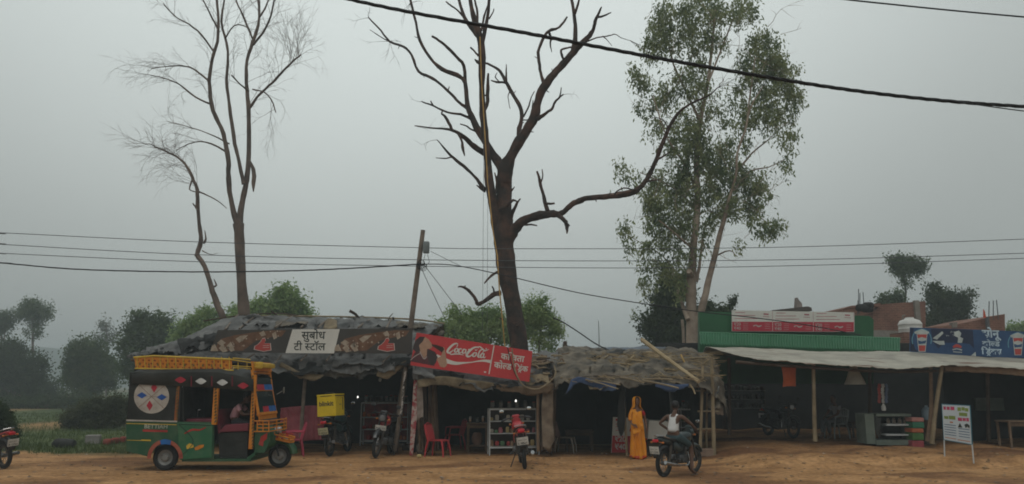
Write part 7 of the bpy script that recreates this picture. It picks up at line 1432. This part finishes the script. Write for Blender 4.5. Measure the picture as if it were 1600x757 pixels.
# door panel with painted marks
bld(pg(B(), [(277, 661), (332, 663), (331, 716), (280, 719)], YN - .025, .02), 'door_panel', mat('rick_green2', (.014, .11, .045), col2=(.06, .14, .065), rough=.5, scale=4, spec=.45, c2pos=(.42, .75), bump=.15, bscale=5), smooth=False, bevel=.01)
def mark(pts, m, n_, Y=YN - .03, k=1): bld(flat(B(), pts, Y, k), n_, m, smooth=False)
yel_p = mat('rick_paint_yellow', (.5, .32, .04)); red_q = mat('rick_paint_red', (.35, .04, .03)); blu_q = mat('rick_blue', (.02, .12, .36)); whi_q = mat('rick_white', (.34, .30, .26), col2=(.50, .46, .41), rough=.7, scale=5)
mark([(291, 697), (296, 693), (302, 695), (303, 699), (297, 701), (292, 702)], oy, 'painted_mark'); mark([(304, 700), (311, 696), (319, 695), (318, 699), (310, 703), (305, 704)], o_rk, 'painted_mark')
b = B(); ribbon(b, [(288, 678), (300, 672), (312, 672), (322, 668)], [1.6, 3, 2.6, 1.6], YN - .03); bld(b, 'painted_stroke', red_q, smooth=False)
b = B(); ribbon(b, [(279, 663), (331, 665)], [1.2, 1.2], YN - .03); ribbon(b, [(280, 664), (302, 690), (281, 715)], [1, 1, 1], YN - .03); bld(b, 'door_line', grn_d, smooth=False)
b = B(); ribbon(b, [(197.5, 662), (276, 664)], [1.2, 1.2], YN); ribbon(b, [(198, 688), (235, 689)], [1.0, 1.0], YN); ribbon(b, [(221, 688), (236, 688.5)], [2.2, 2.2], YN, 2); bld(b, 'yellow_line', oy, smooth=False)
b = B(); ribbon(b, [(197.5, 657), (277, 659)], [2.4, 2.4], YN - .012); bld(b, 'white_strip', whi_q, smooth=False)
b = B(); lettering(b, 'BETTIAH', (225, 669.5), (262, 670), YN, 1, .02, .9); bld(b, 'side_lettering', mat('rick_pale', (.35, .36, .30)), smooth=False)
b = B(); ribbon(b, [(223, 673), (262, 674)], [3.6, 3.6], YN); bld(b, 'red_band', red_q, smooth=False)
# wheel-arch trim and wheels
b = B(); ribbon(b, arch, [6] * 13, YN - .03, 1, 3); bld(b, 'arch_trim', mat('arch_red', (.28, .055, .035), col2=(.36, .12, .07), scale=12), smooth=False)
b = B(); ribbon(b, [(251, 692), (258, 690.5), (267, 692)], [7, 8, 7], YN - .03, 2); bld(b, 'arch_badge', blu_q, smooth=False)
def cwheel(px, py, Y, r, w_, n_='wheel', m=None):
    c = P(px, py, Y); c = Vector((c.x, Y, r)) - AR.location
    o = B().torus((0, 0, 0), r - w_ / 2, w_ / 2, 'y', 32, 10, wz=1.1).build('wheel', tyre_m, AR); o.location = c
    B().lathe((0, 0, 0), [(.03, -.06), (.07, -.055), (.10, -.02), (r * .58, -.035), (r * .62, -.05), (r * .62, .05), (.03, .05)], 24, 'y').build('rim', m or mat('rim_grey', (.20, .20, .19), rough=.5, metal=.3), o)
    b = B()
    for k in range(5): a = 2 * math.pi * k / 5; b.lathe((.075 * math.cos(a), -.062, .075 * math.sin(a)), [(.012, 0), (.012, -.01)], 6, 'y')
    b.build('wheel_nut', chrome, o); return o
cwheel(259, 718, YN + .14, .285, .13); cwheel(259, 718, YF - .14, .285, .13)
# canvas rear quarter
cq = [(203, 582), (284, 583), (281, 657), (198, 656)]
for Y in (YN, YF - .02): bld(pg(B(), cq, Y, .02), 'canvas_side', k_rk, smooth=False)
b = B(); q0, q1 = P(203, 582, YN), P(198, 656, YN); b.prism([Vector((q1.x + .02, YN + .03, q1.z)), Vector((q0.x + .02, YN + .03, q0.z)), Vector((q0.x + .02, YF - .03, q0.z)), Vector((q1.x + .02, YF - .03, q1.z))], (.02, 0, 0)); bld(b, 'canvas_back', k_rk, smooth=False)
em = [(237 + 27.5 * math.cos(a), 620 + 26.5 * math.sin(a)) for a in [2 * math.pi * q / 40 for q in range(40)]]
b = B(); flat(b, em, YN, 2); E_ = bld(b, 'emblem', whi_q, smooth=False)
for nm, m, L_ in (('emblem_red', mat('em_red', (.42, .03, .05)), [(241, 606), (234, 634)]), ('emblem_blue', mat('em_blue', (.02, .08, .30)), [(222, 618), (253, 621)])):
    for (cx, cy_) in L_:
        a, c = (5, 8) if nm == 'emblem_red' else (8, 5); mark([(cx - a, cy_), (cx, cy_ - c), (cx + a, cy_), (cx, cy_ + c)], m, nm, YN, 3)
b = B(); ribbon(b, [(218, 602), (256, 638)], [1.0, 1.0], YN, 3); ribbon(b, [(257, 603), (217, 637)], [1.0, 1.0], YN, 4); ribbon(b, [(212, 620), (262, 620)], [.5, .5], YN, 2.6); bld(b, 'emblem_line', mat('em_line', (.28, .20, .16)), smooth=False)
# roof canopy
b = B(); vs = []; XS = [(206, 577, 600), (235, 574, 602), (285, 573, 604), (340, 573, 607), (370, 578, 610), (396, 586, 612)]
prof_n = 14
for (px, yt, yv) in XS:
    e0, e1 = P(px, yt + 9, YN - .02), P(px, yv, YN - .03); tz = P(px, yt, YC).z
    row = [(e1.x, YN - .03, e1.z)]
    for k in range(prof_n + 1):
        f_ = k / prof_n; s_ = math.sin(math.pi * f_) ** .55; row.append((e0.x, YN - .02 + (YF - YN + .04) * f_, e0.z + (tz - e0.z) * s_))
    row.append((e1.x, YF + .03, e1.z)); vs += row
m_ = prof_n + 3; b.add(vs, [(i * m_ + j, i * m_ + j + 1, (i + 1) * m_ + j + 1, (i + 1) * m_ + j) for i in range(len(XS) - 1) for j in range(m_ - 1)])
bld(b, 'canopy', mat('rick_roof', (.022, .024, .022), col2=(.05, .052, .048), rough=.7, scale=2, bump=.3, bscale=6), solid=.015)
for nm, m, cx, cy_ in (('diamond_red', mat('em_red', (0, 0, 0)), 282, 594), ('diamond_white', mat('dia_white', (.6, .6, .58)), 314, 596), ('diamond_white', mat('dia_white', (0, 0, 0)), 347.5, 598), ('diamond_red', mat('em_red', (0, 0, 0)), 380, 603)):
    mark([(cx - 9, cy_), (cx - 3, cy_ - 4), (cx, cy_ - 5), (cx + 3, cy_ - 4), (cx + 9, cy_), (cx + 3, cy_ + 4), (cx, cy_ + 5), (cx - 3, cy_ + 4)], m, nm, YN - .055, 1)
b = B()
for x in (299, 331, 363): ribbon(b, [(x, 588), (x, 604)], [2.2, 2.2], YN - .052)
bld(b, 'canopy_stripe', mat('stripe_dkred', (.14, .02, .03)), smooth=False)
# pillars
def pillar(px, y0, y1, Y, r, lean=0, m=o_rk):
    b = B(); b.box(((P(px, y0, Y).x + P(px + lean, y1, Y).x) / 2, Y, (P(px, y0, Y).z + P(px, y1, Y).z) / 2), (r * 2, r * 1.6, abs(P(px, y0, Y).z - P(px, y1, Y).z)))
    o = bld(b, 'pillar', m, smooth=False, bevel=.008)
    if Y < YC:
        b = B()
        for k in range(int(abs(y1 - y0) / 5)):
            y = min(y0, y1) + 2.5 + 5 * k; s_ = r * 60 * .8; flat(b, [(px - s_, y + 2), (px - s_ * .2, y - 2), (px + s_, y - 1), (px + s_ * .2, y + 2)], Y - r * .8 - .001, 1)
        bld(b, 'pillar_pattern', od, smooth=False)
for Y in (YN + .02, YF - .04):
    pillar(277, 603, 659, Y, .035, m=mat('rick_dkorange', (.25, .08, .015), var=.3, scale=8)); pillar(337, 606, 664, Y, .055); pillar(395, 586, 702, Y, .042)
# seats, partition and interior
mar = mat('seat_maroon', (.14, .022, .035), col2=(.20, .04, .055), rough=.6)
b = B(); b.prism([P(341, 676, YN + .12), P(352, 664, YN + .12), P(388, 662, YN + .12), P(388, 674, YN + .12)], (0, 1.1, 0)); bld(b, 'driver_seat', mar, smooth=False, bevel=.02)
bld(pg(B(), [(341, 677), (387, 675), (386, 716), (343, 717)], YN + .15, 1.0), 'seat_box', k_rk, smooth=False)
bld(pg(B(), [(337, 640), (341, 640), (345, 676), (341, 678)], YN + .12, 1.1), 'seat_back', mar, smooth=False)
bld(pg(B(), [(286, 655), (332, 655), (332, 662), (286, 662)], YN + .2, .95), 'rear_bench', mar, smooth=False, bevel=.02)
bld(pg(B(), [(284, 606), (287, 606), (287, 658), (284, 658)], YN + .05, 1.2), 'rear_partition', k_rk, smooth=False)
bld(pg(B(), [(203, 606), (395, 612), (395, 660), (200, 657)], YF - .05, .015), 'far_canvas', k_rk, smooth=False)
b = B(); c = P(309, 641, YC); b.tube([c, c + Vector((0, 0, -.2))], .01, 6); b.rbox(c, (.14, .05, .04), .8, 6); bld(b, 'handle_fitting', chrome)
# front mask and windscreen
def FP(px, py, f_):       # px at the near side; f_ 0 near .. 1 far
    q = P(px, py, YN); return Vector((q.x, YN + (YF - YN) * f_, q.z))
def fquad(n_, cs, m, off=0.0, th=.02): bld(B().prism([FP(*c) + Vector((off, 0, 0)) for c in cs], (th, 0, 0)), n_, m, smooth=False)
fquad('windscreen', [(397, 612, .05), (403, 645, .05), (403, 645, .95), (397, 612, .95)], mat('screen_dark', (.03, .045, .045), rough=.08, spec=.8), .0)
fquad('windscreen_band', [(394, 590, .05), (396.3, 607, .05), (396.3, 607, .95), (394, 590, .95)], mat('screen_dark', (0, 0, 0)), .0)
for cs, m in (([(395.4, 601, .12), (397, 610, .12), (397, 610, .5), (395.4, 601, .5)], mat('em_red', (0, 0, 0))), ([(395.4, 601, .5), (397, 610, .5), (397, 610, .95), (395.4, 601, .95)], blu_q), ([(401.5, 636, .25), (403, 645, .25), (403, 645, .55), (401.5, 636, .55)], mat('em_red', (0, 0, 0))), ([(401.5, 636, .55), (403, 645, .55), (403, 645, .95), (401.5, 636, .95)], blu_q)): fquad('sticker', cs, m, .022, .004)
b = B()
for f_ in (.03, .97): b.tube([FP(393, 578, f_), FP(397, 612, f_), FP(403, 648, f_)], .035, 6)
for y, x in ((583, 393.6), (610, 397), (648, 403)): b.tube([FP(x, y, .03), FP(x, y, .97)], .028 if y != 648 else .05, 6)
bld(b, 'windscreen_frame', o_rk)
fquad('front_panel', [(403, 650, .02), (404, 664, .02), (404, 664, .98), (403, 650, .98)], o_rk)
b = B(); b.prism([FP(404, 656, .05), FP(408, 660, .05), FP(408, 660, .95), FP(404, 656, .95)], (.03, 0, -.02)); bld(b, 'wiper_rail', plastic_b, smooth=False)
fquad('top_board', [(392, 565, .0), (394, 580, .0), (394, 580, 1.0), (392, 565, 1.0)], o_rk, .0, .03)
# cab lower side and nose
for f_ in (.04, .94): bld(B().prism([FP(397, 664, f_), FP(420, 664, f_), FP(420, 690, f_), FP(412, 708, f_), FP(396, 708, f_)], (0, .03, 0)), 'cab_side', g_rk, smooth=False)
b = B(); b.loft([(FP(396, 686, .5), (0, .62, 0), (0, 0, .30)), (FP(408, 687, .5), (0, .58, 0), (0, 0, .27)), (FP(416, 688, .5), (0, .34, 0), (0, 0, .2)), (FP(420, 690, .5), (0, .2, 0), (0, 0, .12))], 20, .6); bld(b, 'nose', g_rk)
mark([(404, 695), (408, 682), (412, 680), (418, 676), (417, 686), (412, 690), (411, 698)], red_q, 'painted_flower', YN + .045, 1)
b = B()
for z_ in (658, 663.5, 669, 674.5): b.tube([FP(392 if z_ in (658, 674.5) else 402, z_, .0), FP(420, z_, .0), FP(428, z_ - 1, .3), FP(430, z_ - 1, .5), FP(428, z_ - 1, .7), FP(420, z_, 1)], .014, 5)
for x, f_ in ((393, 0), (402, 0), (411, 0), (420, 0), (426, .22), (430, .5), (426, .78), (420, 1)): b.tube([FP(x, 657, f_), FP(x, 675, f_)], .014, 5)
bld(b, 'guard_rail', o_rk)
# front wheel, mudguard, basket over it, lamp
wx = P(437, 718, YC); o = cwheel(437, 718, YC, .27, .12)
cxl = wx.x - AR.location.x
b = B(); b.torus((0, 0, 0), .325, .085, 'y', 16, 8, arc=(R(5), R(150)), wz=1.5); fo = b.build('front_mudguard', g_rk, AR); fo.location = (cxl, 0, .29)
b = B()
for k in range(5):
    for s in (-.17, .17): b.tube([(cxl - .22 + k * .11, s, .63), (cxl - .20 + k * .12, s * 1.3, .86 - k * .05)], .012, 5)
for z_, w_ in ((.66, .17), (.76, .2)): b.tube([(cxl - .24, -w_, z_ + .03), (cxl + .27, -w_, z_ - .08), (cxl + .3, 0, z_ - .08), (cxl + .27, w_, z_ - .08), (cxl - .24, w_, z_ + .03)], .018, 6)
b.box((cxl + .02, 0, .665), (.5, .34, .03), Matrix.Rotation(R(12), 3, 'Y')); b.build('front_basket', o_rk, AR)
b = B()
for _ in range(26): x = random.uniform(-.22, .25); b.rbox((cxl + x, random.choice((-1, 1)) * .195, .74 - x * .22 + random.uniform(-.05, .06)), (.05, .012, .04), .6, 4)
b.build('basket_pattern', red_q, AR)
b = B(); b.tube([(cxl, -.09, .27), (cxl - .1, -.09, .6), (cxl - .18, 0, .95)], .022, 6); b.tube([(cxl, .09, .27), (cxl - .1, .09, .6)], .022, 6); b.build('fork', plastic_b, AR)
b = B(); b.lathe((cxl - .12, 0, .86), [(.0, .13), (.08, .12), (.09, .06), (.05, -.02)], 16, 'x'); b.build('headlight', mat('lamp_glass', (.5, .52, .52)), AR)
b = B(); c = FP(404, 618, 1.0); b.tube([c, c + Vector((.1, .12, .08))], .01, 5); b.rbox(c + Vector((.12, .16, .1)), (.03, .1, .16), .7, 6); bld(b, 'wing_mirror', mat('mirror_dull', (.18, .16, .13), rough=.4))
# roof rack
for f_, nm in ((.08, 'n'), (.92, 'f')):
    Yk = YN + (YF - YN) * f_; k_ = 0
    b = B(); b.prism([P(210, 560, Yk), P(215, 557.5, Yk), P(362, 563, Yk), P(362, 577, Yk), P(212, 575, Yk)], (0, .02, 0)); bld(b, 'rack_panel', o_rk, smooth=False)
    b = B(); b.tube([P(209, 559, Yk), P(240, 556.5, Yk), P(362, 562, Yk)], .022, 6); b.tube([P(211, 576, Yk), P(365, 579, Yk)], .018, 6); b.tube([P(362, 562.5, Yk), P(405, 569, Yk)], .012, 5); b.tube([P(362, 572, Yk), P(405, 574, Yk)], .012, 5)
    for x in range(214, 365, 12): b.tube([P(x, 558, Yk - .01), P(x + 1, 577, Yk - .01)], .010, 5)
    for x in (372, 386, 398): b.tube([P(x, 566, Yk), P(x, 578, Yk)], .009, 5)
    bld(b, 'rack_rail', oy)
    if nm == 'n':
        b = B()
        for r_, y in enumerate((563, 568, 573)):
            for x in range(215, 358, 9):
                xx = x + 4 * (r_ % 2); s_ = random.uniform(1.6, 2.6); yy = y + (xx - 215) * .022; flat(b, [(xx - s_, yy), (xx, yy - 1.6), (xx + s_, yy), (xx, yy + 1.6)], Yk, 2)
        bld(b, 'rack_pattern', mat('rack_dark', (.22, .05, .012), var=.4, scale=9), smooth=False)
        b = B()
        for x in range(219, 358, 14): flat(b, [(x - 1.5, 571 + (x - 215) * .02), (x, 566 + (x - 215) * .02), (x + 1.5, 571 + (x - 215) * .02)], Yk, 3)
        bld(b, 'rack_leaf', mat('rack_leaf', (.07, .12, .03)), smooth=False)
b = B()
for px in (212, 362):
    b.tube([FP(px, 560, .08), FP(px, 560, .92)], .02, 6); b.tube([FP(px, 575, .08), FP(px, 575, .92)], .02, 6)
for k in range(9): b.tube([FP(222 + k * 16, 577, .08), FP(222 + k * 16, 577, .92)], .01, 5)
bld(b, 'rack_crossbar', oy)
b = B(); rp_ = B(); rp_.rbox(FP(402, 571, .1), (.2, .06, .16), .5, 6); rp_.rbox(FP(402, 571, .5), (.14, 1.1, .12), .5, 6); bld(rp_, 'rack_front', oy)
b = B(); b.box((P(196, 690, YN).x + 0 - .0, YN + .2, P(196, 690, YN).z), (.04, .14, .08)); bld(b, 'tail_light', mat('tail_red', (0, 0, 0)), smooth=False)

# ---- driver
Dl = Vector((P(366, 666, YC).x, YC - .12, P(366, 664, YC).z)); Dr = thing('person', 'rickshaw driver in a pale pink shirt leaning forward on the front seat', 'person', Dl)
J = {'pelvis': (0, 0, .08, .12, .1), 'waist': (.04, 0, .22, .11, .095), 'chest': (.12, 0, .37, .14, .105), 'neck0': (.2, 0, .48, .06), 'neck': (.26, 0, .53, .045), 'skull': (.29, 0, .57, .04),
     'shR': (.15, -.17, .44, .05), 'elR': (.30, -.22, .24, .04), 'wrR': (.50, -.16, .26, .027), 'shL': (.15, .17, .44, .05), 'elL': (.30, .22, .24, .04), 'wrL': (.50, .16, .26, .027),
     'hipR': (.06, -.1, .06, .09), 'knR': (.42, -.12, .04, .06), 'anR': (.44, -.13, -.34, .038), 'toR': (.55, -.13, -.39, .03), 'hipL': (.06, .1, .06, .09), 'knL': (.42, .12, .04, .06), 'anL': (.44, .13, -.34, .038), 'toL': (.55, .13, -.39, .03)}
E = [('pelvis', 'waist'), ('waist', 'chest'), ('chest', 'neck0'), ('neck0', 'neck'), ('neck', 'skull'), ('chest', 'shL'), ('shL', 'elL'), ('elL', 'wrL'), ('chest', 'shR'), ('shR', 'elR'), ('elR', 'wrR'), ('pelvis', 'hipL'), ('hipL', 'knL'), ('knL', 'anL'), ('anL', 'toL'), ('pelvis', 'hipR'), ('hipR', 'knR'), ('knR', 'anR'), ('anR', 'toR'), ('wrL', 'Lpalm'), ('wrR', 'Rpalm')]
hand(J, E, 'R', J['wrR'][:3], (.56, -.15, .27), (0, 0, -1), (0, -1, 0), curl=.8); hand(J, E, 'L', J['wrL'][:3], (.56, .15, .27), (0, 0, -1), (0, 1, 0), curl=.8)
hd, HM = head_mesh((.31, 0, .62), (.9, 0, -.45)); skin('body', J, E, sk_d, Dr, extra=hd); face((.31, 0, .62), HM, Dr)
b = B(); b.rbox(Vector((.31, 0, .62)) + HM @ Vector((0, -.025, .035)), (.165, .185, .19), .85, 8, HM); b.build('hair', hair, Dr)
J2 = {'pelvis': (0, 0, .10, .145, .125), 'w': (.04, 0, .22, .14, .12), 'chest': (.115, 0, .36, .155, .12), 'n': (.18, 0, .46, .085), 'sr': (.15, -.17, .435, .065), 'er': (.24, -.21, .31, .058), 'sl': (.15, .17, .435, .065), 'el': (.24, .21, .31, .058)}
skin('shirt', J2, [('pelvis', 'w'), ('w', 'chest'), ('chest', 'n'), ('chest', 'sr'), ('sr', 'er'), ('chest', 'sl'), ('sl', 'el')], mat('shirt_pink', (.60, .34, .38), rough=.85, var=.08), Dr)
J2 = {'pelvis': (.02, 0, .06, .135, .11), 'hR': (.1, -.1, .06, .1), 'kR': (.42, -.12, .04, .075), 'aR': (.435, -.13, -.28, .06), 'hL': (.1, .1, .06, .1), 'kL': (.42, .12, .04, .075), 'aL': (.435, .13, -.28, .06)}
skin('trousers', J2, [('pelvis', 'hR'), ('hR', 'kR'), ('kR', 'aR'), ('pelvis', 'hL'), ('hL', 'kL'), ('kL', 'aL')], mat('trousers_dark', (.03, .03, .035), rough=.9), Dr)
b = B(); hx = Dl + Vector((.56, 0, .25)) - AR.location; b.tube([hx + Vector((-.05, -.3, .02)), hx + Vector((0, -.1, .0)), hx + Vector((0, .1, .0)), hx + Vector((-.05, .3, .02))], .014, 6); b.tube([hx, hx + Vector((.2, 0, -.3))], .02, 6); b.build('handlebar', plastic_b, AR)
# ---------------------------------------------------------------- haze
hb = B(); hb.box((0, 290, 11.5), (1020, 680, 26.5)); hz = hb.build('haze', None, smooth=False) if False else None
me = bpy.data.meshes.new('haze'); me.from_pydata([tuple(v) for v in hb.v], [], hb.f)
hz = bpy.data.objects.new('haze', me); COL.objects.link(hz); hz['kind'] = 'stuff'
hm = bpy.data.materials.new('haze'); hm.use_nodes = True; hn = hm.node_tree
for q in list(hn.nodes):
    if q.type != 'OUTPUT_MATERIAL': hn.nodes.remove(q)
pv = hn.nodes.new('ShaderNodeVolumePrincipled'); pv.inputs['Color'].default_value = (.80, .88, .90, 1); pv.inputs['Density'].default_value = HAZE_D
hn.links.new(pv.outputs[0], hn.nodes['Material Output'].inputs['Volume']); me.materials.append(hm)
